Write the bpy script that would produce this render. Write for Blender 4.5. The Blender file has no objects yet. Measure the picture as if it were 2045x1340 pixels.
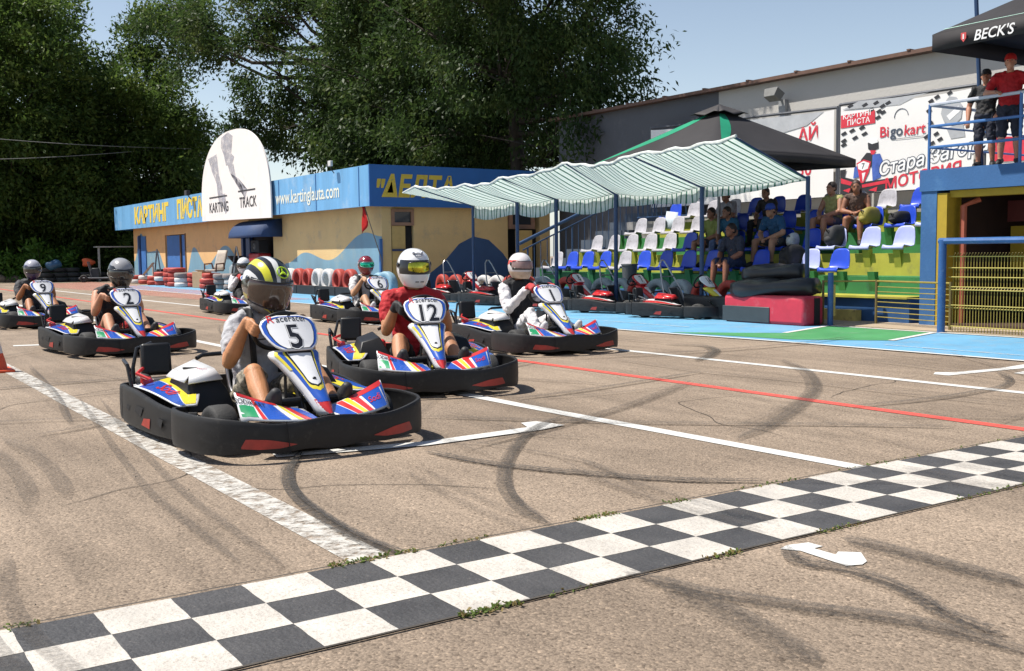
import bpy, bmesh, math, random
import numpy as np
from mathutils import Vector, Matrix, Euler
random.seed(7); RNG = np.random.default_rng(7)
R = math.radians; PI = math.pi
SC = bpy.context.scene
COL = SC.collection
# ------------------------------------------------------------------ camera
cam = bpy.data.cameras.new('camera'); camo = bpy.data.objects.new('camera', cam); COL.objects.link(camo)
cam.sensor_width = 36; cam.lens = 36.945; cam.clip_start = 0.05; cam.clip_end = 600
camo.matrix_world = Matrix.Translation((0, 0, 1.2)) @ Euler((R(90 - 4.466), 0, R(-33.961)), 'XYZ').to_matrix().to_4x4() @ Matrix.Rotation(R(-0.603), 4, 'Z')
SC.camera = camo
# ------------------------------------------------------------------ sky and sun
TOSUN = Vector((-0.45, 0.35, 1.0)).normalized()
W = bpy.data.worlds.new('World'); SC.world = W; W.use_nodes = True
nt = W.node_tree; nt.nodes.clear()
sky = nt.nodes.new('ShaderNodeTexSky'); sky.sky_type = 'NISHITA'; sky.sun_disc = False
sky.sun_elevation = math.asin(TOSUN.z); sky.sun_rotation = math.atan2(TOSUN.x, TOSUN.y)
sky.air_density = 1.0; sky.dust_density = 1.2; sky.ozone_density = 1.0; sky.altitude = 200
bg = nt.nodes.new('ShaderNodeBackground'); bg.inputs[1].default_value = 0.08
out = nt.nodes.new('ShaderNodeOutputWorld')
# pale summer haze added to the sky towards the horizon
_tc = nt.nodes.new('ShaderNodeTexCoord'); _sx = nt.nodes.new('ShaderNodeSeparateXYZ'); _m1 = nt.nodes.new('ShaderNodeMath'); _m1.operation = 'MULTIPLY'; _m1.inputs[1].default_value = -5.0
_ex = nt.nodes.new('ShaderNodeMath'); _ex.operation = 'EXPONENT'; _hz = nt.nodes.new('ShaderNodeVectorMath'); _hz.operation = 'SCALE'; _hz.inputs[0].default_value = (3.9, 4.1, 4.1); _ad = nt.nodes.new('ShaderNodeVectorMath'); _ad.operation = 'ADD'
_ab = nt.nodes.new('ShaderNodeMath'); _ab.operation = 'ABSOLUTE'
for _a, _b in ((_tc.outputs['Generated'], _sx.inputs[0]), (_sx.outputs[2], _ab.inputs[0]), (_ab.outputs[0], _m1.inputs[0]), (_m1.outputs[0], _ex.inputs[0]), (_ex.outputs[0], _hz.inputs['Scale']), (_hz.outputs[0], _ad.inputs[1]), (sky.outputs[0], _ad.inputs[0]), (_ad.outputs[0], bg.inputs[0]), (bg.outputs[0], out.inputs[0])): nt.links.new(_a, _b)
sl = bpy.data.lights.new('sun', 'SUN'); sl.energy = 5.0; sl.angle = R(0.5); sl.color = (1.0, 0.95, 0.87)
so = bpy.data.objects.new('sun', sl); COL.objects.link(so)
so.rotation_euler = (-TOSUN).to_track_quat('-Z', 'Y').to_euler(); so.location = (-9, 7, 20)
SC.view_settings.view_transform = 'Standard'; SC.view_settings.look = 'None'
SC.view_settings.exposure = 0.5; SC.view_settings.gamma = 1.0
SC.render.resolution_x = 1024; SC.render.resolution_y = 671
SC.cycles.max_bounces = 6; SC.cycles.transparent_max_bounces = 12
SC.cycles.use_denoising = True

# ------------------------------------------------------------------ materials
MATS = {}
def srgb(h):
    h = h.lstrip('#'); v = [int(h[i:i+2], 16) / 255 for i in (0, 2, 4)]
    return tuple(c / 12.92 if c <= .04045 else ((c + .055) / 1.055) ** 2.4 for c in v)
def N(nt, t, **k):
    n = nt.nodes.new(t)
    for a, b in k.items():
        if a.startswith('i_'): n.inputs[int(a[2:])].default_value = b
        else: setattr(n, a, b)
    return n
def mat(name, col, rough=.5, metal=0, var=.12, scale=6, bump=0, bscale=60, coat=0, trans=0, spec=.5, dirt=None, dscale=3, dlo=.55, dhi=.7, streak=None, alpha=None, bdist=.01):
    if name in MATS: return MATS[name]
    m = bpy.data.materials.new(name); m.use_nodes = True; nt = m.node_tree
    b = nt.nodes['Principled BSDF']; L = nt.links.new
    b.inputs['Roughness'].default_value = rough; b.inputs['Metallic'].default_value = metal
    b.inputs['Specular IOR Level'].default_value = spec
    if coat: b.inputs['Coat Weight'].default_value = coat; b.inputs['Coat Roughness'].default_value = .12
    if trans: b.inputs['Transmission Weight'].default_value = trans
    tc = N(nt, 'ShaderNodeTexCoord'); src = tc.outputs['Object']
    no = N(nt, 'ShaderNodeTexNoise'); no.inputs['Scale'].default_value = scale; no.inputs['Detail'].default_value = 6; no.inputs['Roughness'].default_value = .65
    L(src, no.inputs['Vector'])
    if streak:
        mp = N(nt, 'ShaderNodeMapping'); mp.inputs['Scale'].default_value = streak; L(src, mp.inputs[0]); L(mp.outputs[0], no.inputs['Vector'])
    mr = N(nt, 'ShaderNodeMapRange'); mr.inputs[1].default_value = .3; mr.inputs[2].default_value = .7; mr.inputs[3].default_value = 1 - var; mr.inputs[4].default_value = 1 + var
    L(no.outputs[0], mr.inputs[0])
    mx = N(nt, 'ShaderNodeVectorMath', operation='SCALE'); mx.inputs[0].default_value = col; L(mr.outputs[0], mx.inputs['Scale'])
    cs = mx.outputs[0]
    if dirt:
        n2 = N(nt, 'ShaderNodeTexNoise'); n2.inputs['Scale'].default_value = dscale; n2.inputs['Detail'].default_value = 8; n2.inputs['Roughness'].default_value = .7
        L(src, n2.inputs['Vector'])
        r2 = N(nt, 'ShaderNodeMapRange'); r2.inputs[1].default_value = dlo; r2.inputs[2].default_value = dhi; L(n2.outputs[0], r2.inputs[0])
        mm = N(nt, 'ShaderNodeMix', data_type='RGBA'); L(r2.outputs[0], mm.inputs[0]); L(cs, mm.inputs[6]); mm.inputs[7].default_value = (*dirt, 1)
        cs = mm.outputs[2]
    L(cs, b.inputs['Base Color'])
    if rough > .15:
        rr = N(nt, 'ShaderNodeMapRange'); rr.inputs[3].default_value = max(rough - .12, .02); rr.inputs[4].default_value = min(rough + .12, 1); L(no.outputs[0], rr.inputs[0]); L(rr.outputs[0], b.inputs['Roughness'])
    if bump:
        n3 = N(nt, 'ShaderNodeTexNoise'); n3.inputs['Scale'].default_value = bscale; n3.inputs['Detail'].default_value = 4; L(src, n3.inputs['Vector'])
        bp = N(nt, 'ShaderNodeBump'); bp.inputs['Strength'].default_value = bump; bp.inputs['Distance'].default_value = bdist; L(n3.outputs[0], bp.inputs['Height']); L(bp.outputs[0], b.inputs['Normal'])
    if alpha is not None:
        lo, hi, asc, amax = alpha
        n4 = N(nt, 'ShaderNodeTexNoise'); n4.inputs['Scale'].default_value = asc; n4.inputs['Detail'].default_value = 9; n4.inputs['Roughness'].default_value = .75; L(src, n4.inputs['Vector'])
        r4 = N(nt, 'ShaderNodeMapRange'); r4.inputs[1].default_value = lo; r4.inputs[2].default_value = hi; r4.inputs[3].default_value = 0; r4.inputs[4].default_value = amax; L(n4.outputs[0], r4.inputs[0])
        L(r4.outputs[0], b.inputs['Alpha'])
    MATS[name] = m
    return m
def thin(name, col, transl=.4, rough=.6, colnode=None, var=.2, scale=1.2):
    """cloth or leaf: diffuse + translucent"""
    if name in MATS: return MATS[name]
    m = bpy.data.materials.new(name); m.use_nodes = True; nt = m.node_tree; L = nt.links.new
    b = nt.nodes['Principled BSDF']; o = nt.nodes['Material Output']
    b.inputs['Roughness'].default_value = rough; b.inputs['Specular IOR Level'].default_value = .25
    tc = N(nt, 'ShaderNodeTexCoord'); no = N(nt, 'ShaderNodeTexNoise'); no.inputs['Scale'].default_value = scale; no.inputs['Detail'].default_value = 5; L(tc.outputs['Object'], no.inputs['Vector'])
    if colnode: cs = colnode(nt, tc, no)
    else:
        mr = N(nt, 'ShaderNodeMapRange'); mr.inputs[1].default_value = .3; mr.inputs[2].default_value = .7; mr.inputs[3].default_value = 1 - var; mr.inputs[4].default_value = 1 + var; L(no.outputs[0], mr.inputs[0])
        mx = N(nt, 'ShaderNodeVectorMath', operation='SCALE'); mx.inputs[0].default_value = col; L(mr.outputs[0], mx.inputs['Scale']); cs = mx.outputs[0]
    t = N(nt, 'ShaderNodeBsdfTranslucent'); mix = N(nt, 'ShaderNodeMixShader'); mix.inputs[0].default_value = transl
    L(cs, b.inputs['Base Color']); L(cs, t.inputs[0]); L(b.outputs[0], mix.inputs[1]); L(t.outputs[0], mix.inputs[2]); L(mix.outputs[0], o.inputs[0])
    MATS[name] = m
    return m

# ------------------------------------------------------------------ mesh builder
class MB:
    def __init__(s): s.v = []; s.f = []; s.m = []
    def add(s, vs, fs, mi=0):
        o = len(s.v); s.v.extend([tuple(v) for v in vs]); s.f.extend([tuple(i + o for i in f) for f in fs]); s.m.extend([mi] * len(fs)); return s
    def xf(s, M):
        s.v = [tuple(M @ Vector(v)) for v in s.v]; return s
    def box(s, c, sz, rz=0, mi=0, rot=None, taper=1):
        x, y, z = [a / 2 for a in sz]
        vs = []
        for dz in (-1, 1):
            k = taper if dz > 0 else 1
            for dx, dy in ((-1, -1), (1, -1), (1, 1), (-1, 1)): vs.append(Vector((dx * x * k, dy * y * k, dz * z)))
        M = rot if rot is not None else Matrix.Rotation(rz, 3, 'Z')
        vs = [M @ v + Vector(c) for v in vs]
        return s.add(vs, [(0, 3, 2, 1), (4, 5, 6, 7), (0, 1, 5, 4), (1, 2, 6, 5), (2, 3, 7, 6), (3, 0, 4, 7)], mi)
    def prism(s, poly, z0, z1, mi=0, fn=None):
        """poly (a,b) extruded from z0 to z1; fn maps (a,b,c) to world"""
        fn = fn or (lambda a, b, c: (a, b, c)); n = len(poly)
        ar = sum(poly[i][0] * poly[(i + 1) % n][1] - poly[(i + 1) % n][0] * poly[i][1] for i in range(n))
        if ar < 0: poly = poly[::-1]
        vs = [fn(a, b, z0) for a, b in poly] + [fn(a, b, z1) for a, b in poly]
        return s.add(vs, [tuple(range(n))[::-1], tuple(range(n, 2 * n))] + [(i, (i + 1) % n, n + (i + 1) % n, n + i) for i in range(n)], mi)
    def tube(s, pts, r, n=8, closed=False, caps=True, mi=0, flat=1.0):
        P = [Vector(p) for p in pts]; k = len(P); rs = r if isinstance(r, (list, tuple)) else [r] * k
        T = []
        for i in range(k):
            a = P[(i - 1) % k] if (closed or i > 0) else P[i]; b = P[(i + 1) % k] if (closed or i < k - 1) else P[i]
            T.append((b - a).normalized() if (b - a).length > 1e-9 else Vector((0, 0, 1)))
        u = T[0].orthogonal().normalized()
        if abs(T[0].z) < .9: u = (Vector((0, 0, 1)) - T[0] * T[0].z).normalized()
        vs = []
        for i in range(k):
            u = (u - T[i] * u.dot(T[i])); u = u.normalized() if u.length > 1e-6 else T[i].orthogonal().normalized()
            w = T[i].cross(u)
            for j in range(n):
                a = 2 * PI * j / n; vs.append(P[i] + (u * math.cos(a) * flat + w * math.sin(a)) * rs[i])
        fs = []
        for i in range(k if closed else k - 1):
            for j in range(n):
                a, b = i * n + j, i * n + (j + 1) % n; c, d = ((i + 1) % k) * n + (j + 1) % n, ((i + 1) % k) * n + j
                fs.append((a, b, c, d))
        if caps and not closed: fs += [tuple(range(n))[::-1], tuple(range((k - 1) * n, k * n))]
        return s.add(vs, fs, mi)
    def loft(s, rings, closed=True, caps=True, mi=0):
        n = len(rings[0]); vs = [v for r_ in rings for v in r_]; fs = []
        for i in range(len(rings) - 1):
            for j in range(n if closed else n - 1):
                fs.append((i * n + j, i * n + (j + 1) % n, (i + 1) * n + (j + 1) % n, (i + 1) * n + j))
        if caps and closed: fs += [tuple(range(n))[::-1], tuple(range((len(rings) - 1) * n, len(rings) * n))]
        return s.add(vs, fs, mi)
    def grid(s, fn, us, vs_, mi=0):
        nu, nv = len(us), len(vs_); V = [fn(u, v) for v in vs_ for u in us]
        return s.add(V, [(j * nu + i, j * nu + i + 1, (j + 1) * nu + i + 1, (j + 1) * nu + i) for j in range(nv - 1) for i in range(nu - 1)], mi)
    def lathe(s, prof, n=24, M=None, mi=0, closed=False):
        M = M or Matrix.Identity(4); vs = []
        for r_, z in prof:
            for j in range(n): a = 2 * PI * j / n; vs.append(M @ Vector((r_ * math.cos(a), r_ * math.sin(a), z)))
        k = len(prof); fs = [(i * n + j, i * n + (j + 1) % n, ((i + 1) % k) * n + (j + 1) % n, ((i + 1) % k) * n + j) for i in range(k if closed else k - 1) for j in range(n)]
        return s.add(vs, fs, mi)
    def ell(s, c, r, M=None, nu=16, nv=10, mi=0):
        vs = []; M = M or Matrix.Identity(3); c = Vector(c)
        for i in range(1, nv):
            t = PI * i / nv
            for j in range(nu): a = 2 * PI * j / nu; vs.append(c + M @ Vector((r[0] * math.sin(t) * math.cos(a), r[1] * math.sin(t) * math.sin(a), r[2] * math.cos(t))))
        vs += [c + M @ Vector((0, 0, r[2])), c + M @ Vector((0, 0, -r[2]))]; T, B = len(vs) - 2, len(vs) - 1
        fs = [(i * nu + (j + 1) % nu, i * nu + j, (i + 1) * nu + j, (i + 1) * nu + (j + 1) % nu) for i in range(nv - 2) for j in range(nu)]
        fs += [(T, j, (j + 1) % nu) for j in range(nu)] + [(B, (nv - 2) * nu + (j + 1) % nu, (nv - 2) * nu + j) for j in range(nu)]
        return s.add(vs, fs, mi)
    def build(s, name, mats, parent=None, origin=None, angle=38, bevel=0, solid=0, recalc=False, seg=2):
        me = bpy.data.meshes.new(name)
        o3 = Vector(origin) if origin else Vector((0, 0, 0))
        vs = [(v[0] - o3.x, v[1] - o3.y, v[2] - o3.z) for v in s.v] if origin else s.v
        me.from_pydata(vs, [], s.f)
        mats = mats if isinstance(mats, (list, tuple)) else [mats]
        for m in mats: me.materials.append(m)
        if len(mats) > 1: me.polygons.foreach_set('material_index', s.m)
        if recalc:
            bm = bmesh.new(); bm.from_mesh(me); bmesh.ops.remove_doubles(bm, verts=bm.verts, dist=1e-5); bmesh.ops.recalc_face_normals(bm, faces=bm.faces); bm.to_mesh(me); bm.free()
        me.polygons.foreach_set('use_smooth', [angle > 0] * len(me.polygons))
        if 0 < angle < 179: me.set_sharp_from_angle(angle=R(angle))
        me.update()
        ob = bpy.data.objects.new(name, me); COL.objects.link(ob); ob.location = o3
        if parent is not None: ob.parent = parent
        if bevel:
            bv = ob.modifiers.new('bevel', 'BEVEL'); bv.width = bevel; bv.segments = seg; bv.limit_method = 'ANGLE'; bv.angle_limit = R(35)
        if solid:
            sd = ob.modifiers.new('solid', 'SOLIDIFY'); sd.thickness = solid; sd.offset = 0
        return ob
def tag(o, label=None, cat=None, group=None, kind=None):
    if label: o['label'] = label
    if cat: o['category'] = cat
    if group: o['group'] = group
    if kind: o['kind'] = kind
    return o
def thing(name, label, cat, loc=(0, 0, 0), rz=0, group=None):
    o = bpy.data.objects.new(name, None); COL.objects.link(o); o.location = loc; o.rotation_euler = (0, 0, rz); o.empty_display_size = .2
    return tag(o, label, cat, group)
def struct(o): return tag(o, kind='structure')
def copy_tree(o, parent=None):
    c = o.copy(); COL.objects.link(c)
    if parent is not None: c.parent = parent
    for ch in list(o.children): copy_tree(ch, c)
    return c
def place(o, loc, rz=0, label=None, sc=1):
    o.location = loc; o.rotation_euler = (0, 0, rz); o.scale = (sc,) * 3
    if label: o['label'] = label
    return o
_T = {}
def txt(s, size=1, bold=0.0, shear=0, sx=1, res=3):
    """flat text outline as verts (centred, baseline 0) and faces"""
    key = (s, bold, shear, res)
    if key not in _T:
        cu = bpy.data.curves.new('t', 'FONT'); cu.body = s; cu.size = 1; cu.offset = bold; cu.shear = shear; cu.resolution_u = res; cu.align_x = 'CENTER'
        ob = bpy.data.objects.new('t', cu); COL.objects.link(ob)
        me = bpy.data.meshes.new_from_object(ob.evaluated_get(bpy.context.evaluated_depsgraph_get()))
        V = [(v.co.x, v.co.y) for v in me.vertices]; Fc = [tuple(p.vertices) for p in me.polygons]
        bpy.data.objects.remove(ob); bpy.data.curves.remove(cu); bpy.data.meshes.remove(me)
        _T[key] = (V, Fc)
    V, Fc = _T[key]
    return [(x * size * sx, y * size) for x, y in V], Fc
def text_on(mb, s, fn, size, bold=0, shear=0, sx=1, mi=0, res=3):
    """fn maps text-plane (x,y) to 3D"""
    V, Fc = txt(s, size, bold, shear, sx, res)
    return mb.add([fn(x, y) for x, y in V], Fc, mi)
def smooth01(x): x = min(max(x, 0), 1); return x * x * (3 - 2 * x)
def lerp(a, b, t): return a + (b - a) * t
def interp(xs, ys, x): return float(np.interp(x, xs, ys))
# ------------------------------------------------------------------ ground
def asphalt():
    m = bpy.data.materials.new('asphalt'); m.use_nodes = True; nt = m.node_tree; L = nt.links.new; b = nt.nodes['Principled BSDF']
    tc = N(nt, 'ShaderNodeTexCoord'); s = tc.outputs['Object']
    fine = N(nt, 'ShaderNodeTexVoronoi'); fine.inputs['Scale'].default_value = 95; L(s, fine.inputs['Vector'])
    fine2 = N(nt, 'ShaderNodeTexNoise'); fine2.inputs['Scale'].default_value = 70; fine2.inputs['Detail'].default_value = 6; fine2.inputs['Roughness'].default_value = .8; L(s, fine2.inputs['Vector'])
    big = N(nt, 'ShaderNodeTexNoise'); big.inputs['Scale'].default_value = .55; big.inputs['Detail'].default_value = 8; big.inputs['Roughness'].default_value = .6; L(s, big.inputs['Vector'])
    mp = N(nt, 'ShaderNodeMapping'); mp.inputs['Scale'].default_value = (2.6, .22, 1); mp.inputs['Rotation'].default_value = (0, 0, R(3)); L(s, mp.inputs[0])
    st = N(nt, 'ShaderNodeTexNoise'); st.inputs['Scale'].default_value = 1.3; st.inputs['Detail'].default_value = 7; st.inputs['Roughness'].default_value = .7; L(mp.outputs[0], st.inputs['Vector'])
    c0 = N(nt, 'ShaderNodeValToRGB'); c0.color_ramp.elements[0].position = .33; c0.color_ramp.elements[0].color = (.225, .173, .128, 1); c0.color_ramp.elements[1].position = .66; c0.color_ramp.elements[1].color = (.335, .260, .194, 1); L(big.outputs[0], c0.inputs[0])
    # speckle: single stones light and dark
    c1 = N(nt, 'ShaderNodeValToRGB'); e = c1.color_ramp.elements; e[0].position = .0; e[0].color = (.30, .27, .25, 1); e[1].position = 1; e[1].color = (1.75, 1.72, 1.65, 1)
    for p, v in ((.25, .72), (.5, 1.0), (.8, 1.12)):
        k = e.new(p); k.color = (v, v, v, 1)
    L(fine.outputs['Color'], c1.inputs[0])
    m1 = N(nt, 'ShaderNodeMix', data_type='RGBA', blend_type='MULTIPLY'); m1.inputs[0].default_value = .8; L(c0.outputs[0], m1.inputs[6]); L(c1.outputs[0], m1.inputs[7])
    r2 = N(nt, 'ShaderNodeMapRange'); r2.inputs[1].default_value = .35; r2.inputs[2].default_value = .65; r2.inputs[3].default_value = .58; r2.inputs[4].default_value = 1.30; L(fine2.outputs[0], r2.inputs[0])
    m2 = N(nt, 'ShaderNodeVectorMath', operation='SCALE'); L(m1.outputs[2], m2.inputs[0]); L(r2.outputs[0], m2.inputs['Scale'])
    r3 = N(nt, 'ShaderNodeMapRange'); r3.inputs[1].default_value = .36; r3.inputs[2].default_value = .6; r3.inputs[3].default_value = .8; r3.inputs[4].default_value = 1.06; L(st.outputs[0], r3.inputs[0])
    m3 = N(nt, 'ShaderNodeVectorMath', operation='SCALE'); L(m2.outputs[0], m3.inputs[0]); L(r3.outputs[0], m3.inputs['Scale'])
    L(m3.outputs[0], b.inputs['Base Color']); b.inputs['Roughness'].default_value = .85; b.inputs['Specular IOR Level'].default_value = .3
    ad = N(nt, 'ShaderNodeMath', operation='MULTIPLY_ADD'); L(fine.outputs['Distance'], ad.inputs[0]); ad.inputs[1].default_value = -1; L(fine2.outputs[0], ad.inputs[2])
    bp = N(nt, 'ShaderNodeBump'); bp.inputs['Strength'].default_value = .7; bp.inputs['Distance'].default_value = .005; L(ad.outputs[0], bp.inputs['Height']); L(bp.outputs[0], b.inputs['Normal'])
    return m
ASPH = asphalt()
mb = MB(); mb.add([(-120, -60, 0), (260, -60, 0), (260, 300, 0), (-120, 300, 0)], [(0, 1, 2, 3)])
struct(mb.build('asphalt_ground', ASPH, angle=0))
PW = mat('worn_white_paint', (.60, .59, .56), .6, var=.08, scale=40, alpha=(.28, .40, 30, 1), bump=.3, bscale=80)
PW2 = mat('old_chipped_white_paint', (.54, .515, .47), .65, var=.1, scale=30, alpha=(.38, .56, 13, .95), bump=.4, bscale=60)
PR = mat('worn_red_paint', (.60, .09, .065), .6, var=.1, scale=20, alpha=(.3, .42, 24, .95))
PRF = mat('faint_red_paint', (.55, .22, .17), .7, var=.1, scale=10, alpha=(.35, .62, 6, .65))
PBL = mat('light_blue_paint', (.12, .32, .50), .65, var=.16, scale=1.4, dirt=(.22, .28, .33), dscale=2.6, dlo=.50, dhi=.78, bump=.2, bscale=60)
PGR = mat('green_track_paint', (.055, .25, .085), .6, var=.15, scale=2, dirt=(.12, .27, .14), dscale=3, bump=.2, bscale=60)
PBK = mat('black_square_paint', (.056, .054, .054), .55, var=.32, scale=3, dirt=(.17, .155, .14), dscale=52, dlo=.60, dhi=.76, bump=.6, bscale=60)
PWH = mat('white_square_paint', (.50, .465, .415), .65, var=.16, scale=4, dirt=(.30, .26, .21), dscale=60, dlo=.55, dhi=.70, bump=.7, bscale=60)
def ribbon_pts(pts, w, z, name, m, sub=6, taper=False, par=None):
    # Catmull-Rom through pts
    P = [Vector((*p, 0)) for p in pts]; P = [P[0] * 2 - P[1]] + P + [P[-1] * 2 - P[-2]]; C = []
    for i in range(1, len(P) - 2):
        for k in range(sub):
            t = k / sub; a, b_, c, d = P[i-1], P[i], P[i+1], P[i+2]
            C.append(.5 * ((2 * b_) + (c - a) * t + (2 * a - 5 * b_ + 4 * c - d) * t * t + (3 * b_ - a - 3 * c + d) * t ** 3))
    C.append(P[-2]); n = len(C); vs = []
    for i, c in enumerate(C):
        T = (C[min(i + 1, n - 1)] - C[max(i - 1, 0)]).normalized(); q = Vector((-T.y, T.x, 0))
        ww = w / 2 * (min(1, .25 + i / (n * .15), .25 + (n - 1 - i) / (n * .15)) if taper else 1)
        vs += [(c.x - q.x * ww, c.y - q.y * ww, z), (c.x + q.x * ww, c.y + q.y * ww, z)]
    mb = MB(); mb.add(vs, [(2 * i, 2 * i + 2, 2 * i + 3, 2 * i + 1) for i in range(n - 1)])
    return mb.build(name, m, par, angle=0)
def flat(poly, z, name, m):
    mb = MB(); mb.add([(x, y, z) for x, y in poly], [tuple(range(len(poly)))]); return struct(mb.build(name, m, angle=0, recalc=False))
# track markings
struct(ribbon_pts([(1.8, 3.70), (1.8, 7), (1.81, 14), (1.85, 40)], .175, .004, 'edge_line_white', PW2))
struct(ribbon_pts([(4.78, 3.66), (4.72, 5.2), (4.65, 7.5), (4.61, 15), (4.6, 48)], .125, .004, 'lane_line_white', PW))
struct(ribbon_pts([(6.70, -3), (6.66, 3.8), (6.61, 9.8), (6.54, 15), (6.5, 48)], .125, .004, 'lane_line_red', PR))
struct(ribbon_pts([(8.37, -3), (8.35, 4.8), (8.29, 10.3), (8.1, 18), (7.6, 50)], .125, .004, 'grid_line_white', PW))
flat([(10.75, -2), (13.5, -2), (13.52, 9.02), (13.5, 30), (13.0, 46), (10.3, 46), (10.38, 25), (10.42, 12.9), (10.65, 9.6), (10.71, 6.1)], .004, 'blue_painted_edge', PBL)
flat([(10.65, 11.63), (11.77, 10.40), (13.42, 10.95), (13.38, 9.02), (11.83, 8.62), (11.0, 9.56)], .008, 'green_painted_patch', PGR)
for a in ([(10.73, -2), (10.68, 6.1), (10.62, 9.6), (10.44, 12.9), (10.36, 25), (10.3, 46)], [(11.77, 10.40), (13.42, 10.95)], [(13.42, 10.95), (13.38, 9.02)], [(13.36, 9.05), (11.80, 8.62)], [(13.42, 9.0), (13.55, 2)]):
    struct(ribbon_pts(a, .09, .012, 'painted_border_white', PW))
struct(ribbon_pts([(11.25, -2), (11.2, 8.3)], .04, .012, 'painted_border_white', PW2))
struct(ribbon_pts([(11.6, 12.2), (11.5, 22)], .04, .012, 'painted_border_white', PW2))
flat([(9.2, 27), (11.6, 27), (11.9, 55), (8.2, 55)], .008, 'faded_red_verge', PRF)
STICK1 = [(2.32, 5.94), (3.26, 5.79), (4.10, 5.87), (4.19, 6.04), (4.33, 6.05), (4.32, 5.81), (4.06, 5.75), (3.20, 5.67)]
STICK1 = [(2.3, 6.02), (3.26, 5.83), (4.08, 5.88), (4.15, 6.06), (4.28, 6.06), (4.34, 5.80), (4.10, 5.74), (3.20, 5.70), (2.28, 5.90)]
flat(STICK1, .008, 'grid_slot_mark', PW)
flat([(3.205, 2.843), (3.269, 2.864), (3.370, 2.839), (3.373, 2.768), (3.320, 2.769), (3.319, 2.661), (3.361, 2.682), (3.424, 2.622), (3.343, 2.532), (3.294, 2.515), (3.231, 2.540), (3.236, 2.614), (3.249, 2.777)], .004, 'grid_slot_mark', PW)
flat([(8.94, 6.05), (8.96, 5.90), (9.6, 5.85), (10.07, 5.80), (10.42, 6.00), (9.9, 5.95), (9.26, 6.02), (9.10, 6.14)], .004, 'grid_slot_mark', PW)
flat([(2.37, 15.91), (3.2, 15.68), (3.2, 15.5), (2.35, 15.72)], .004, 'grid_slot_mark', PW)
flat([(9.59, 5.63), (9.59, 5.50), (9.82, 5.66)], .004, 'grid_slot_mark', PW)
# finish line: 3 rows of squares laid in a slightly recessed strip
SQ = .2556; SD = .2468; X0 = .7548; Y0 = 3.6633
rr = random.Random(3)
for colr, m, nm in ((0, PWH, 'finish_line_white_squares'), (1, PBK, 'finish_line_black_squares')):
    mb = MB()
    for i in range(-6, 40):
        for j in range(3):
            white = (i + j) % 2 == 0
            if white != (colr == 0): continue
            e = .0006 * ((i - 14) ** 2) * .12
            x0, x1 = X0 + i * SQ, X0 + (i + 1) * SQ; y1, y0 = Y0 - j * SD, Y0 - (j + 1) * SD
            h = .0025
            # slightly uneven hand-painted edges
            f = lambda x, y: (x + .0014 * math.sin(x * 90 + y * 63), y + .0014 * math.sin(x * 81 - y * 57), .006 if colr else .007)
            q = [f(lerp(x0, x1, k / 4), y0) for k in range(4)] + [f(x1, lerp(y0, y1, k / 4)) for k in range(4)] + [f(lerp(x1, x0, k / 4), y1) for k in range(4)] + [f(x0, lerp(y1, y0, k / 4)) for k in range(4)]
            mb.add(q, [tuple(range(16))])
    struct(mb.build(nm, m, angle=0))
SEAM = mat('dark_asphalt_joint', (.06, .05, .04), .9, var=.3, scale=20, alpha=(.3, .45, 9, 1))
for yy in (Y0 + .012, Y0 - 3 * SD - .012):
    struct(ribbon_pts([(X0 - 2, yy), (3, yy + .004), (6, yy - .003), (11, yy)], .012, .0095, 'asphalt_joint', SEAM, sub=8))
# weeds in the joints
GW = thin('weed_leaf', (.15, .21, .05), .4, scale=9, var=.4); GY = thin('dry_weed_leaf', (.26, .2, .08), .3, scale=9, var=.3)
def weeds(segs, name, lab):
    vs = []; fs = []; ms = []; r_ = random.Random(5)
    for (xa, xb, y, n, h) in segs:
        for k in range(n):
            x = lerp(xa, xb, r_.random()); yy = y + r_.gauss(0, .014); a = r_.random() * 6.28; hh = h * r_.uniform(.3, 1.1); l = hh * r_.uniform(.4, 1.6); w = r_.uniform(.003, .007)
            dx, dy = math.cos(a), math.sin(a); o = len(vs)
            vs += [(x - dy * w, yy + dx * w, .006), (x + dy * w, yy - dx * w, .006), (x + dx * l * .6 + dy * w, yy + dy * l * .6 - dx * w, .006 + hh * .8), (x + dx * l, yy + dy * l, .006 + hh * .7), (x + dx * l * .5 - dy * w, yy + dy * l * .5 + dx * w, .006 + hh * .9)]
            fs.append((o, o + 1, o + 2, o + 3, o + 4)); ms.append(1 if r_.random() < .3 else 0)
    mb = MB(); mb.v = vs; mb.f = fs; mb.m = ms
    return tag(mb.build(name, [GW, GY], angle=0), lab, 'weeds', kind='stuff')
yt = Y0 + .015; yb = Y0 - 3 * SD - .015
weeds([(1.62, 2.0, yt, 110, .016), (2.1, 2.35, yt, 40, .012), (2.8, 3.05, yt, 80, .014), (3.35, 3.48, yt, 40, .012), (3.8, 4.3, yt, 30, .012), (.25, .6, yt, 50, .015), (4.6, 5.4, yt, 30, .012), (5.5, 7.5, yt, 40, .012)], 'weeds', 'low green and dry weeds growing along the far joint of the chequered line')
weeds([(1.74, 1.98, yb, 110, .015), (2.1, 2.3, yb, 25, .010), (2.85, 3.05, yb, 50, .014), (3.5, 3.8, yb, 50, .012), (4.5, 5.2, yb, 60, .012)], 'weeds', 'low green and dry weeds growing along the near joint of the chequered line')
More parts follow.
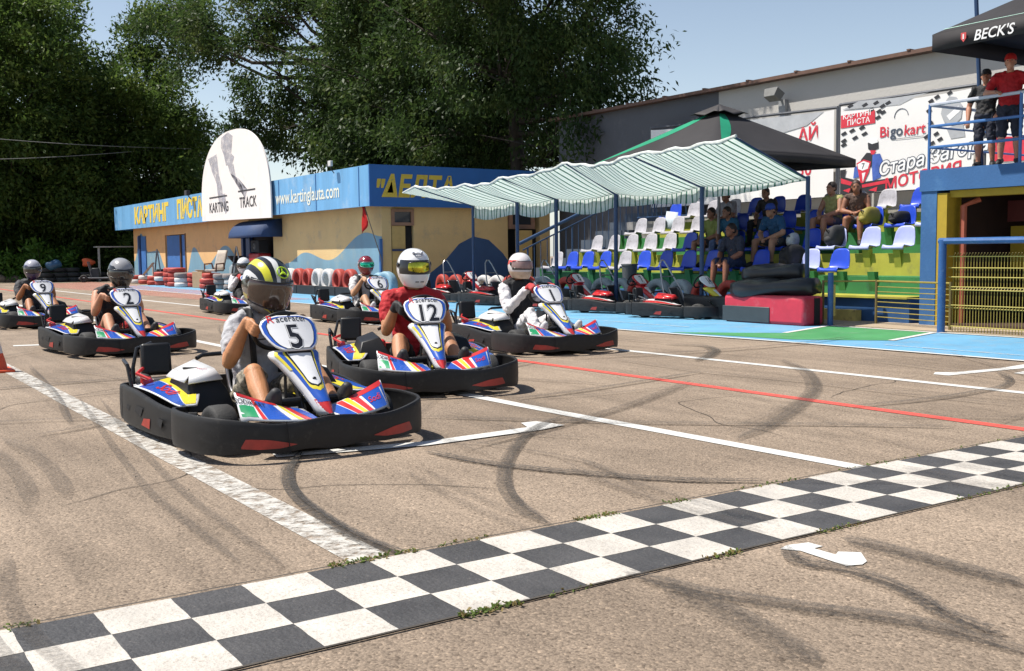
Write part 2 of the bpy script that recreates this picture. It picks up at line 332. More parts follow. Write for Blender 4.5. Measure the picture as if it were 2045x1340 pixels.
SKIDS=[
 ([(4.53,6.10),(4.02,5.75),(3.39,5.08),(2.96,4.48),(2.75,4.04),(2.67,3.70)],0.085,0.55),
 ([(3.07,5.51),(3.15,5.07),(3.29,4.71),(3.50,4.35),(3.73,4.02),(4.06,3.73)],0.060,0.80),
 ([(2.46,5.97),(2.17,5.46),(1.99,4.92),(1.91,4.37),(1.89,3.92),(1.92,3.67)],0.075,0.80),
 ([(3.68,6.75),(4.36,5.99),(4.85,5.48),(5.36,5.03),(5.87,4.59),(6.32,4.13)],0.070,0.55),
 ([(4.86,4.68),(5.47,4.95),(6.24,5.39),(7.14,5.98),(8.11,6.89),(8.76,7.78)],0.150,0.25),
 ([(9.15,10.05),(9.36,9.67),(9.12,9.16),(8.55,8.67),(8.05,8.36)],0.160,0.50),
 ([(2.48,2.94),(2.54,2.65),(2.63,2.46),(2.75,2.24),(2.88,2.01),(2.93,1.66)],0.100,0.50),
 ([(3.20,2.83),(3.11,2.66),(3.16,2.49),(3.14,2.25),(3.02,1.96),(3.01,1.78)],0.070,0.60),
 ([(3.51,2.78),(3.52,2.51),(3.52,2.19),(3.52,2.01)],0.120,0.45),
 ([(2.48,2.73),(2.47,2.42),(2.41,2.13),(2.35,1.96)],0.140,0.40),
 ([(1.89,9.34),(1.56,6.76),(1.41,5.42),(1.37,4.54),(1.35,3.92)],0.050,0.40),
 ([(2.03,9.23),(1.68,6.57),(1.54,5.25),(1.50,4.45),(1.48,3.82)],0.050,0.40),
 ([(4.78,7.06),(5.45,7.12),(6.34,7.30),(7.32,7.53)],0.070,0.50),
 ([(9.50,5.75),(9.05,5.35),(8.51,5.10),(8.05,5.04),(7.38,5.01),(6.56,5.13)],0.080,0.50),
 ([(4.85,7.01),(5.52,6.86),(6.63,6.82)],0.050,0.40),
 ([(3.28,5.89),(3.47,5.52),(3.58,5.13),(3.64,4.62),(3.43,3.92)],0.035,0.35),
 ([(2.02,12.49),(1.78,9.82),(1.54,7.98)],0.060,0.35),
 ([(3.95,6.85),(4.00,6.09),(3.90,5.65),(4.18,5.20)],0.035,0.40),
 ([(7.45,9.00),(7.32,7.53),(7.46,6.39),(7.45,5.33),(7.56,4.35)],0.060,0.30),
 ([(5.23,3.42),(5.18,2.97)],0.050,0.30),
]
for k, (pts, w, a) in enumerate(SKIDS):
    am = round(a * .62, 1)
    m = mat('tyre_rubber_mark_%d' % int(am * 10), (.05, .045, .04), .7, var=.1, alpha=(.34, .66, 40, min(1, am * 2.0)))
    struct(ribbon_pts(pts, w, .0135 + .0004 * k, 'tyre_mark', m, sub=8, taper=True))
    if w > .055:
        struct(ribbon_pts([(x + .012, y - .01) for x, y in pts], w * .5, .0235 + .0004 * k, 'tyre_mark', m, sub=8, taper=True))
# many faint overlapping tyre tracks and a few cracks
rt = random.Random(19)
FTM = [mat('faint_rubber_track_%d' % k, (.07, .058, .048), .8, var=.1, alpha=(.38, .68, 46, a)) for k, a in enumerate((.35, .5, .65))]
for k in range(46):
    x = rt.choice([rt.uniform(.6, 5), rt.uniform(2, 9.5), rt.uniform(.2, 10)]); y = rt.uniform(.8, 14); a = R(rt.gauss(90, 16)) if rt.random() < .7 else R(rt.uniform(-20, 60)); l = rt.uniform(1.2, 5.5); c = rt.gauss(0, .25); w = rt.uniform(.03, .10); pts = []
    for i in range(5): s_ = i / 4; aa = a + c * s_; pts.append((x + math.cos(aa) * l * s_, y + math.sin(aa) * l * s_))
    for off in ((0,) if rt.random() < .5 else (0, w * 1.8)):
        struct(ribbon_pts([(p + off, q + off * .3) for p, q in pts], w, .0165 + .00035 * k, 'tyre_track', FTM[k % 3], sub=6, taper=True))
CRK = mat('asphalt_crack', (.045, .036, .028), .9, alpha=(.3, .4, 14, .9))
for (x, y, a, l) in ((.2, 2.9, 12, 2.6), (3.4, 1.9, -8, 2.2), (5.2, 4.6, 75, 2.4), (1.0, 5.4, 30, 1.7), (6.9, 5.6, 20, 1.9), (2.9, 4.4, 110, 1.6), (.9, 8.6, 60, 2.5)):
    pts = [(x, y)]
    for i in range(14): a += rt.gauss(0, 16); pts.append((pts[-1][0] + math.cos(R(a)) * l / 14, pts[-1][1] + math.sin(R(a)) * l / 14))
    struct(ribbon_pts(pts, .008, .0035, 'asphalt_crack', CRK, sub=2, taper=True))
# small stones and grit
GRT = mat('pale_grit', (.34, .28, .21), .9, var=.4, scale=30); mb = MB()
for k in range(420):
    x = rt.uniform(-.3, 6.5); y = rt.uniform(1.2, 8) ** 1.0; r_ = rt.uniform(.003, .007); a = rt.random() * 6
    mb.add([(x + r_ * math.cos(a + i * 2.09), y + r_ * math.sin(a + i * 2.09), .001) for i in range(3)] + [(x, y, r_ * 1.1)], [(0, 1, 3), (1, 2, 3), (2, 0, 3)])
tag(mb.build('grit', GRT, angle=0), 'small loose grit scattered over the near asphalt', 'grit', kind='stuff')
# concrete pavement by the cage and the stand
CON = mat('tan_concrete', (.37, .29, .20), .8, var=.15, scale=2.5, dirt=(.22, .17, .12), dscale=5, bump=.4, bscale=40)
mb = MB(); mb.prism([(13.52, -4), (30, -4), (30, 30), (14.0, 30), (13.6, 11.2), (13.52, 9)], -.05, .02); struct(mb.build('pavement', CON, angle=20))
# rough earth and grass beyond the track on the left
ERT = mat('dry_earth', (.22, .18, .12), .9, var=.25, scale=.8, dirt=(.06, .10, .03), dscale=.5, dlo=.45, dhi=.6)
flat([(-60, 57), (8.6, 57), (10.4, 54), (12.9, 56), (13, 260), (-60, 260)], .01, 'rough_ground', ERT)
# ------------------------------------------------------------------ low track building (front faces -X at x=13.7, side faces -Y at y=26.9)
CRM = mat('cream_render', (.66, .47, .22), .85, var=.07, scale=1.3, dirt=(.47, .36, .22), dscale=1.5, bump=.7, bscale=22)
CRP = mat('peach_render', (.68, .42, .19), .85, var=.07, scale=1.3, dirt=(.48, .32, .19), dscale=1.5, bump=.6, bscale=22)
TEAL = mat('faded_teal_paint', (.17, .31, .40), .7, var=.12, scale=1.6, dirt=(.26, .34, .34), dscale=1.2, streak=(1, 1, .15), bump=.4, bscale=22)
NAVY = mat('navy_wall_paint', (.035, .085, .20), .7, var=.12, scale=1.5, bump=.4, bscale=22)
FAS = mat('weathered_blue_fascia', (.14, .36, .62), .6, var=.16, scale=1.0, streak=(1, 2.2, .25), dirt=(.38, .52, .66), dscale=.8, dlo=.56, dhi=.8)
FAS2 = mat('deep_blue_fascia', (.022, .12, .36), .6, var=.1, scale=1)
YEL = mat('yellow_letter_paint', (.74, .56, .07), .6, var=.12, scale=5, alpha=(.28, .42, 11, 1)); YEL2 = mat('gold_letter_paint', (.62, .45, .05), .6, var=.1)
WLET = mat('cream_letter_paint', (.72, .75, .66), .6, var=.05)
DOORB = mat('bright_blue_door', (.055, .17, .45), .5, var=.12, scale=2); DKB = mat('dark_blue_steel', (.02, .045, .13), .45, var=.15)
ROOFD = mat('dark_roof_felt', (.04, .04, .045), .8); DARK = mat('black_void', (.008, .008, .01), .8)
BROWN = mat('brown_window_frame', (.30, .17, .11), .6); GLASS = mat('dark_window_glass', (.03, .035, .04), .08, var=.05)
bld = thing('track_building', 'low cream and blue building with painted waves and blue roof fascia beside the track', 'building', (13.7, 26.9, 0))
def L3(p): return (p[0] - 13.7, p[1] - 26.9, p[2])
XF = 13.7; YS = 26.9; YE = 53.8
# walls: front wall pieces around openings
def wallbox(x0, x1, y0, y1, z0, z1, mb, mi=0): mb.box(((x0 + x1) / 2 - 13.7, (y0 + y1) / 2 - 26.9, (z0 + z1) / 2), (x1 - x0, y1 - y0, z1 - z0), mi=mi)
mb = MB()
for (y0, y1, z0, z1) in ((YS, 35.2, 0, 2.62), (35.2, 38.4, 2.45, 2.62)): wallbox(XF, XF + .25, y0, y1, z0, z1, mb)
mb.build('wall', CRM, bld)
mb = MB()
for (y0, y1, z0, z1) in ((38.4, 45.3, 0, 2.62), (45.3, 48.4, 2.18, 2.62), (48.4, YE, 0, 2.62)): wallbox(XF, XF + .25, y0, y1, z0, z1, mb)
mb.build('wall', CRP, bld)
mb = MB(); wallbox(XF + .25, 14.0, YS, YS + .25, 0, 2.62, mb); wallbox(14.72, 18.0, YS, YS + .25, 0, 2.62, mb); wallbox(14.0, 14.72, YS, YS + .25, 2.5, 2.62, mb); wallbox(18.0, 19.6, YS + .02, YS + .25, 2.5, 2.62, mb); wallbox(19.2, 19.6, YS, YS + .25, 0, 2.5, mb)
mb.build('wall', CRM, bld)
mb = MB(); wallbox(19.35, 19.6, YS + .25, YE, 0, 2.62, mb); wallbox(XF + .25, 19.35, YE - .25, YE, 0, 2.62, mb); mb.build('wall', CRM, bld)
mb = MB(); wallbox(13.22, 19.8, 26.62, 55.2, 3.60, 3.66, mb); wallbox(13.22, 19.8, 26.62, 55.2, 2.625, 2.66, mb); mb.build('roof', ROOFD, bld)
# fascia
mb = MB(); wallbox(13.17, 13.215, 26.6, 35.6, 2.56, 3.70, mb); wallbox(13.17, 13.215, 38.3, 55.2, 2.56, 3.70, mb); fa = mb.build('fascia', FAS, bld)
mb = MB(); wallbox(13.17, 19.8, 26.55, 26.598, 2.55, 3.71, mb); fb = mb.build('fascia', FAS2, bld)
mb = MB(); wallbox(13.17, 19.8, 55.2, 55.24, 2.56, 3.70, mb)
for y in (27.2, 30.2, 33.2): wallbox(13.155, 13.168, y, y + .02, 2.58, 3.68, mb)
mb.build('fascia_trim', FAS2, bld)
fx = 13.160
mb = MB(); text_on(mb, 'www.kartinglauta.com', lambda x, y: L3((fx, 31.0 - x, 2.90 + y)), .60, .012, sx=.92); mb.build('lettering', WLET, bld)
mb = MB(); text_on(mb, 'КАРТИНГ', lambda x, y: L3((fx, 48.6 - x, 2.80 + y)), .98, .05, sx=1.22); mb.build('lettering', YEL, bld); mb = MB(); text_on(mb, 'ПИСТА', lambda x, y: L3((fx, 42.9 - x, 2.82 + y)), 1.0, .05, sx=.96); mb.build('lettering', YEL, bld)
mb = MB(); text_on(mb, '"', lambda x, y: L3((13.42 + x, 26.542, 2.72 + y)), .80, .03, shear=.2); mb.build('lettering', YEL2, bld); mb = MB(); text_on(mb, 'ΔЕЛТА', lambda x, y: L3((14.72 + x, 26.542, 2.84 + y)), .82, .035, shear=.2, sx=.85); mb.build('lettering', YEL2, bld)
# painted waves, a few mm proud of the wall
def wave(mbv, ys, zs, y0, y1, x=XF - .004, n=60):
    pts = [lerp(y0, y1, i / n) for i in range(n + 1)]
    # smooth interpolation by cosine
    def f(y):
        for a in range(len(ys) - 1):
            if min(ys[a], ys[a+1]) <= y <= max(ys[a], ys[a+1]):
                t = (y - ys[a]) / (ys[a+1] - ys[a]); return lerp(zs[a], zs[a+1], .5 - .5 * math.cos(PI * t))
        return zs[-1]
    mbv.add([L3((x, y, .0)) for y in pts] + [L3((x, y, f(y))) for y in pts], [(i, i + 1, n + 2 + i, n + 1 + i) for i in range(n)])
mb = MB(); wave(mb, [26.9, 27.9, 30.6, 32.4, 34.0, 35.2], [1.72, 1.85, 1.05, 1.30, .95, .35], 26.9, 35.2)
wave(mb, [38.4, 40.2, 42.6, 44.2, 45.3], [1.0, 1.62, .85, 1.6, .5], 38.4, 45.3)
wave(mb, [48.4, 49.6, 51.2, 52.4, 53.8], [.7, 1.5, 1.45, 2.35, 1.0], 48.4, 53.8); mb.build('painted_wave', TEAL, bld)
mb = MB(); n = 50; xs = [14.85 + 3.15 * i / n for i in range(n + 1)]
fz = lambda x: interp([14.85, 15.2, 15.7, 16.25, 16.75, 17.3, 17.8, 18.0], [.55, .62, .95, 1.50, 1.72, 1.62, 1.22, .98], x)
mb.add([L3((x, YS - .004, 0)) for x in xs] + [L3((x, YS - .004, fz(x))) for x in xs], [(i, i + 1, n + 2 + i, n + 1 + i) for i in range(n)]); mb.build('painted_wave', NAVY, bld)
# side door with transom, window above stairs
mb = MB(); wallbox(14.02, 14.44, YS - .02, YS + .03, 0, 2.02, mb); d = mb.build('door', mat('ochre_door', (.52, .36, .13), .6), bld)
mb = MB(); wallbox(14.0, 14.72, YS - .05, YS + .02, 2.03, 2.12, mb); wallbox(14.0, 14.09, YS - .05, YS + .02, 2.12, 2.5, mb); wallbox(14.63, 14.72, YS - .05, YS + .02, 2.12, 2.5, mb); wallbox(14.09, 14.63, YS - .05, YS + .02, 2.42, 2.5, mb); fr = mb.build('door_frame', BROWN, bld)
mb = MB(); wallbox(14.09, 14.63, YS, YS + .02, 2.12, 2.42, mb); mb.build('pane', GLASS, fr)
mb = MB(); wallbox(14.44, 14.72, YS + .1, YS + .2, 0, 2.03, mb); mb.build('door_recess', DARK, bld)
mb = MB(); wallbox(14.0, 14.5, YS - .06, YS - .03, 1.30, 1.36, mb); mb.build('door_bar', DKB, d)
mb = MB(); wallbox(18.03, 18.98, YS - .06, YS + .02, 1.95, 2.08, mb); wallbox(18.03, 18.15, YS - .06, YS + .02, 2.08, 2.5, mb); wallbox(18.85, 18.98, YS - .06, YS + .02, 2.08, 2.5, mb); wb = mb.build('window', BROWN, bld)
mb = MB(); wallbox(18.15, 18.85, YS - .02, YS, 2.08, 2.5, mb); mb.build('pane', GLASS, wb)
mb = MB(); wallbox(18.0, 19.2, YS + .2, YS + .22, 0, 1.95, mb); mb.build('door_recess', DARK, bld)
mb = MB(); wallbox(18.1, 18.7, YS - .3, YS - .26, .0, 1.9, mb); mb.build('door', mat('ochre_door', (.5, .3, .12)), bld)
mb = MB(); wallbox(13.62, 13.70, 26.86, 26.94, 0, 1.65, mb); mb.build('corner_post', mat('blue_corner_paint', (.03, .13, .34)), bld)
# front openings
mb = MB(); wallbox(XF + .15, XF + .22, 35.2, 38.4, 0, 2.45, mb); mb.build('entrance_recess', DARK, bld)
mb = MB(); wallbox(XF - .02, XF + .10, 37.5, 37.9, 0, 2.42, mb); wallbox(XF - .02, XF + .1, 38.2, 38.4, 0, 2.45, mb); mb.build('entrance_frame', DKB, bld)
mb = MB(); wallbox(XF + .06, XF + .12, 45.4, 48.3, 0, 2.15, mb); dd = mb.build('door', DOORB, bld)
mb = MB(); wallbox(XF + .0, XF + .058, 46.05, 46.2, 0, 2.15, mb); wallbox(XF - .02, XF + .03, 45.25, 45.4, 0, 2.2, mb); mb.build('door_post', mat('dark_wood', (.10, .055, .03)), dd)
mb = MB(); wallbox(XF - .05, XF - .008, 51.5, 52.9, 0, 2.2, mb); dd = mb.build('door', DOORB, bld)
mb = MB(); wallbox(XF - .1, XF - .052, 52.3, 52.6, 0, 2.25, mb); mb.build('door_post', DKB, dd)
# hood over the entrance
mb = MB()
def hood(t, y): a = t * PI / 2; return L3((XF - .02 - .75 * math.sin(a), y, 1.85 + .62 * math.cos(a)))
mb.grid(lambda t, y: hood(t, y), [i / 10 for i in range(11)], [34.3, 37.6])
for y in (34.3, 37.6):
    mb.add([L3((XF - .02, y, 1.85))] + [hood(i / 10, y) for i in range(11)], [tuple(range(12))])
mb.build('door_hood', mat('navy_awning_cloth', (.012, .04, .12), .7), bld, solid=.015)
# arched sign standing on the fascia
SIGNW = mat('sign_white_panel', (.80, .765, .735), .6, var=.03, scale=1.5, dirt=(.66, .62, .60), dscale=1.4, dlo=.55, dhi=.8)
sg = thing('arched_sign', 'tall white arched sign with grey sketch and KARTING TRACK lettering above the entrance', 'sign', (13.08, 37.0, 2.45))
SY, SZ = 37.0, 2.45
Bz, Tz, YL, YR = 2.47, 5.72, 40.85, 33.6
def archpoly():
    c = (YL + YR) / 2; h = (YL - YR) / 2; pts = [(YL, Bz + .1), (YR, Bz)]
    for k in range(0, 33):
        a = PI * k / 32; y = c - h * math.copysign(abs(math.cos(a)) ** .85, math.cos(a)); z = 3.05 + (Tz - 3.05) * abs(math.sin(a)) ** .8
        pts.append((y, z))
    return pts
mb = MB(); mb.prism([(a - SY, b - SZ) for a, b in archpoly()], -.05, 0, fn=lambda a, b, c: (c, a, b)); mb.build('panel', SIGNW, sg, angle=20)
INK = mat('sign_black_ink', (.035, .035, .04), .6); GRY = mat('sign_grey_wash', (.36, .36, .41), .7, var=.3, scale=5, alpha=(.3, .6, 3.5, .85))
mb = MB(); fn = lambda yc, zc: (lambda x, y: (-.058, yc - x - SY, zc + y - SZ))
text_on(mb, 'KARTING', fn(38.85, 2.86), .52, .012, sx=.98); text_on(mb, 'TRACK', fn(35.75, 2.92), .52, .012, sx=1.0)
for y0, y1, z in ((39.9, 37.9, 3.42), (36.7, 35.0, 3.50)): mb.box((-.057, (y0 + y1) / 2 - SY, z - SZ), (.004, y0 - y1, .05))
mb.build('lettering', INK, sg, angle=0)
mb = MB()
def sk(pts, z=0): mb.add([(-.0545 - z, a - SY, b - SZ) for a, b in pts], [tuple(range(len(pts)))])
sk([(39.9, 4.9), (38.9, 5.0), (38.7, 4.2), (38.4, 3.75), (38.35, 3.1), (38.6, 2.95), (38.9, 3.4), (39.0, 3.9), (39.5, 4.4)])
sk([(38.3, 5.55), (37.6, 5.68), (37.1, 5.5), (37.3, 4.9), (37.0, 4.75), (37.2, 4.5), (37.9, 4.5), (38.1, 4.9), (38.4, 5.2)], .001)
sk([(37.7, 4.5), (37.1, 4.5), (36.9, 4.0), (36.3, 3.7), (36.0, 3.2), (35.8, 3.55), (36.1, 3.6), (36.6, 3.95), (37.2, 4.1), (37.5, 4.2)], .002)
sk([(38.5, 3.5), (38.1, 3.5), (37.9, 2.9), (38.1, 2.75), (38.3, 3.0)], .003)
mb.build('sketch', GRY, sg, angle=0)
# small lamps on the roof edge
lp = thing('fascia_floodlight', 'small white floodlight on the roof edge above the website lettering', 'floodlight', (13.1, 28.7, 3.7))
mb = MB(); mb.box((-.12, 0, .18), (.08, .2, .16)); mb.build('lamp_head', mat('grey_white_plastic', (.6, .6, .6)), lp, bevel=.01); mb = MB(); mb.tube([(0, 0, -.1), (-.1, 0, .02), (-.1, 0, .12)], .015, 6); mb.build('arm', ROOFD, lp)
lp = thing('fascia_floodlight', 'small dark floodlight on the roof edge left of the arched sign', 'floodlight', (13.1, 42.4, 3.7))
mb = MB(); mb.box((-.15, 0, .05), (.15, .3, .2)); mb.build('lamp_head', ROOFD, lp, bevel=.01); mb = MB(); mb.tube([(0, 0, -.2), (-.12, 0, -.05)], .02, 6); mb.build('arm', ROOFD, lp)
# black speaker and red fan box in the entrance
sp = thing('loudspeaker', 'black loudspeaker box hung in the entrance under the dark blue hood', 'loudspeaker', (13.45, 35.9, 1.35))
mb = MB(); mb.box((0, 0, .2), (.35, .8, .42)); mb.build('cabinet', DARK, sp, bevel=.02); mb = MB(); mb.lathe([(.12, 0), (.10, .02), (.03, .03)], 16, Matrix.Translation((-.18, 0, .2)) @ Matrix.Rotation(-PI / 2, 4, 'Y')); mb.build('speaker_cone', mat('dark_grey_plastic', (.05, .05, .05)), sp)
sp = thing('vending_cabinet', 'red cabinet standing in the entrance below the loudspeaker', 'cabinet', (13.5, 36.0, 0))
mb = MB(); mb.box((0, 0, .65), (.5, 1.0, 1.3)); mb.build('cabinet_body', mat('dark_red_plastic', (.35, .02, .025), .4), sp, bevel=.06); mb = MB(); mb.box((-.26, 0, .8), (.02, .6, .5)); mb.build('front_panel', mat('dark_red_panel', (.2, .012, .02)), sp)
# red flag on a thin pole
fl = thing('red_flag', 'red pennant flag on a thin leaning pole at the building corner', 'flag', (13.3, 26.1, .0))
mb = MB(); mb.tube([(-.05, -.2, .2), (-.02, 0.0, 1.05), (.0, 1.23, 2.82)], .014, 6); mb.build('pole', mat('dark_pole', (.06, .05, .04)), fl)
mb = MB(); mb.grid(lambda u, v: (.02 * math.sin(u * 6), lerp(1.22 + u * .25 - u * .15, .80 + u * .18, v) , lerp(2.80 - u * .05, 2.2 - u * .33, v) - u * .10 * (1 - v)), [i / 6 * 1.0 for i in range(7)], [i / 8 for i in range(9)])
mb = MB()
P0, P1, P2, P3 = Vector((0, 1.23, 2.82)), Vector((0, .78, 2.12)), Vector((-.02, 1.0, 1.72)), Vector((-.05, 1.36, 1.95))
mb.grid(lambda u, v: tuple(P0.lerp(P1, v).lerp(P0.lerp(P3 if u < 0 else P2.lerp(P3, .35), v) , u) + Vector((.03 * math.sin(u * 7 + v * 5), 0, 0))), [i / 6 for i in range(7)], [i / 8 for i in range(9)])
mb.build('flag_cloth', thin('red_flag_cloth', (.55, .02, .02), .35), fl, solid=.003)
# ------------------------------------------------------------------ large grey hall behind the stand
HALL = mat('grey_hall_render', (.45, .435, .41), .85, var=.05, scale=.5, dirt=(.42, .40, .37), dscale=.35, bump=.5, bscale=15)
RUST = mat('rust_brown_flashing', (.13, .07, .05), .7, var=.2)
hall = thing('grey_hall', 'large plain grey hall with a brown roof edge rising behind the grandstand', 'hall', (20, 0, 0))
mb = MB(); mb.add([(.2, 20.15, 0), (18, 20.15, 0), (18, 27.2, 0), (.2, 27.2, 0), (.2, 20.15, 5.38), (18, 20.15, 6.2), (18, 27.2, 6.2), (.2, 27.2, 5.38)], [(0, 3, 2, 1), (4, 5, 6, 7), (0, 1, 5, 4), (1, 2, 6, 5), (2, 3, 7, 6), (3, 0, 4, 7)]); mb.build('wall', mat('darker_hall_render', (.10, .105, .12), .85, var=.12, scale=.6, dirt=(.16, .165, .18), dscale=.8, dlo=.56, dhi=.75, bump=.5, bscale=15), hall, angle=10)  # left end of the wall, given a darker colour
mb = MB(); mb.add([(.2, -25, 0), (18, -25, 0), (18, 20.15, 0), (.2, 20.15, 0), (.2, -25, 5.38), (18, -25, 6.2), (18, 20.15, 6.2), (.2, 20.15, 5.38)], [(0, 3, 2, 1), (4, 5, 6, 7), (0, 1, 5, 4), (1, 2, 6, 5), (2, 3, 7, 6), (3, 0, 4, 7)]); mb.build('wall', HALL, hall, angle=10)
mb = MB(); mb.box((.12, 1.2, 5.41), (.36, 52.4, .085))
for k in range(34): mb.box((.06, -24.5 + 1.55 * k, 5.47), (.28, .08, .03))
mb.build('roof_edge', RUST, hall, angle=10)
# wall floodlight
lp = thing('wall_floodlight', 'grey floodlight on a bracket high on the hall wall above the banners', 'floodlight', (20.2, 17.9, 4.75))
mb = MB(); mb.box((-.42, 0, .22), (.24, .34, .22), rot=Euler((0, R(28), 0)).to_matrix(), taper=1.25); mb.build('lamp_head', mat('grey_lamp_metal', (.16, .16, .155), .5), lp, bevel=.01)
mb = MB(); mb.box((-.05, 0, -.1), (.14, .2, .45)); mb.box((-.25, 0, .12), (.35, .05, .05)); mb.build('bracket', mat('grey_steel', (.30, .31, .32), .5, metal=.2), lp)
# ------------------------------------------------------------------ banners on steel frames in front of the hall (x = 19.6)
BW = mat('banner_white_vinyl', (.80, .78, .76), .45, var=.03, scale=1.2); BGY = mat('banner_grey_print', (.42, .43, .45), .5, var=.15, scale=2)
BRD = mat('banner_red_print', (.62, .035, .06), .5); BBK = mat('banner_black_print', (.03, .03, .035), .5); BBL = mat('banner_blue_print', (.06, .12, .42), .5, var=.25, scale=6)
STL = mat('dark_steel_tube', (.10, .105, .12), .45, metal=.3); WHT = mat('banner_pure_white', (.82, .82, .82), .5)
BX = 19.6
def banner(nm, lab, y0, y1, zb, zt, zt2):
    """y0 = left edge (larger y), y1 = right edge"""
    t = thing(nm, lab, 'banner', (BX, (y0 + y1) / 2, zb))
    cy = (y0 + y1) / 2
    mb = MB()
    def f(u, v):
        y = lerp(y0 - .06, y1 + .06, u); z = lerp(zb, lerp(zt, zt2, u) - .05 - .05 * math.sin(PI * u) ** .5, v)
        return (.004 * math.sin(u * 11 + v * 3) * math.sin(v * 5) + .002 * math.sin(v * 9 - u * 5), y - cy, z - zb)
    mb.grid(f, [i / 40 for i in range(41)], [i / 14 for i in range(15)]); mb.build('sheet', BW, t)
    mb = MB(); r = .035
    for y in (y0, y1): mb.tube([(.05, y - cy, -zb + 1.9), (.05, y - cy, lerp(zt, zt2, (y0 - y) / (y0 - y1)) - zb)], r, 8)
    mb.tube([(.05, y0 - cy, zt - zb), (.05, y1 - cy, zt2 - zb)], r, 8); mb.tube([(.05, y0 - cy, 0), (.05, y1 - cy, 0)], .02, 6)
    mb.build('frame', STL, t)
    return t, cy, zb
def flatten(t, cy, zb, polys, m, nm, x=-.03):
    mb = MB()
    for k, p in enumerate(polys): mb.add([(x * .35 - .0004 * (k % 7), y - cy, z - zb) for y, z in p], [tuple(range(len(p)))])
    return mb.build(nm, m, t, angle=0)
# left banner : spans behind the parasol
t, cy, zb = banner('banner', 'wide white banner with red letters partly hidden behind the black parasol', 22.2, 15.86, 2.42, 4.6, 4.42)
mb = MB(); F2 = lambda yc, zc, x=-.035: (lambda a, b: (x * .35, yc - a - cy, zc + b - zb))
text_on(mb, 'FOR SALE', F2(19.52, 2.72), .27, .012, shear=.15, sx=1.15); mb.build('red_lettering', BRD, t, angle=0); mb = MB(); text_on(mb, 'АЙ', F2(16.65, 3.76), .42, .02); mb.build('red_lettering', BRD, t, angle=0); mb = MB(); text_on(mb, '30', F2(16.75, 2.95), .42, .015)
mb.build('red_lettering', BRD, t, angle=0)
mb = MB(); text_on(mb, 'www.bigokart.com', F2(20.9, 2.76), .13, .0); mb.box((-.012, 21.2 - cy, .22), (.003, 1.1, .015)); mb.build('small_lettering', BBK, t, angle=0)
mb = MB(); mb.lathe([(.19, -.01), (.27, 0), (.19, .01)], 20, Matrix.Translation((-.05, 20.2 - cy, .42)) @ Matrix.Rotation(-PI / 2, 4, 'Y')); mb.build('tyre_picture', BBK, t)
flatten(t, cy, zb, [[(18.6, 4.42), (16.2, 4.36), (16.7, 4.10), (17.6, 3.98), (18.6, 4.0)]], BGY, 'grey_swoosh')
# right banner
t, cy, zb = banner('banner', 'white printed banner with red КАРТИНГ ПИСТА box and drawing of a kart driver', 15.80, 12.4, 2.46, 4.47, 4.46)
Y_ = lambda px: interp([1690, 1750, 1800, 1850, 1900, 1945], [15.78, 14.95, 14.31, 13.70, 13.13, 12.65], px)
def BPT(px, py):
    y = Y_(px); ztop = interp([1690, 1945], [212, 175], px); zbot = interp([1690, 1945], [386, 362], px)
    return (y, lerp(4.46, 2.48, (py - ztop) / (zbot - ztop)))
PL = lambda l: [BPT(*p) for p in l]
flatten(t, cy, zb, [PL([(1696, 222), (1728, 205), (1800, 198), (1868, 188), (1840, 196), (1810, 212), (1760, 216)])], BGY, 'grey_swoosh', -.028)
flatten(t, cy, zb, [PL([(1694, 233), (1760, 222), (1761, 247), (1694, 258)])], BRD, 'red_box')
chk = []
for (a, b) in ((1712, 214), (1740, 212), (1752, 222), (1762, 208), (1775, 214), (1768, 224), (1786, 208), (1766, 236), (1776, 226), (1700, 268), (1716, 262), (1735, 256), (1700, 282), (1722, 276), (1740, 268), (1700, 290), (1884, 196), (1872, 204), (1868, 222), (1872, 246), (1864, 272), (1884, 266), (1876, 284), (1892, 276), (1910, 188)):
    chk.append(PL([(a - 6, b + 1), (a + 3, b - 5), (a + 7, b), (a - 2, b + 5)]))
flatten(t, cy, zb, chk, BBK, 'chequer_marks', -.03)
flatten(t, cy, zb, [PL([(1897, 210), (1910, 195), (1925, 196), (1938, 212), (1936, 235), (1920, 250), (1900, 244), (1893, 228)]), PL([(1905, 255), (1940, 245), (1945, 270), (1915, 275)])], BGY, 'helmet_picture', -.03)
flatten(t, cy, zb, [PL([(1905, 232), (1930, 212), (1934, 222), (1912, 240)])], WHT, 'helmet_visor', -.04)
def SL(yc, zc, sl, x=-.036): return lambda a, b: (x * .35, yc - a - cy, zc + b + a * sl - zb)
mb = MB(); text_on(mb, 'КАРТИНГ', SL(15.27, 4.135, .03), .165, .014, sx=1.05); text_on(mb, 'ПИСТА', SL(15.25, 3.985, .03), .165, .014, sx=1.05); mb.build('white_lettering', WHT, t, angle=0)
mb = MB(); text_on(mb, 'Bi', SL(14.57, 3.63, 0), .32, .014); text_on(mb, 'kart', SL(13.83, 3.62, .02), .32, .010, shear=.1); text_on(mb, 'МОТОРИЯ', SL(13.62, 2.62, .14), .33, .02, sx=1.1); mb.build('red_lettering', BRD, t, angle=0)
mb = MB(); text_on(mb, 'go', SL(14.26, 3.63, 0), .32, .014)
for k in range(12):
    a0, a1 = PI * k / 12 - .1, PI * (k + 1) / 12 - .1; 
    mb.tube([(-.010, 14.15 + .17 * math.cos(a0) - cy, 4.02 + .17 * math.sin(a0) - zb), (-.010, 14.15 + .17 * math.cos(a1) - cy, 4.02 + .17 * math.sin(a1) - zb)], .008, 4)
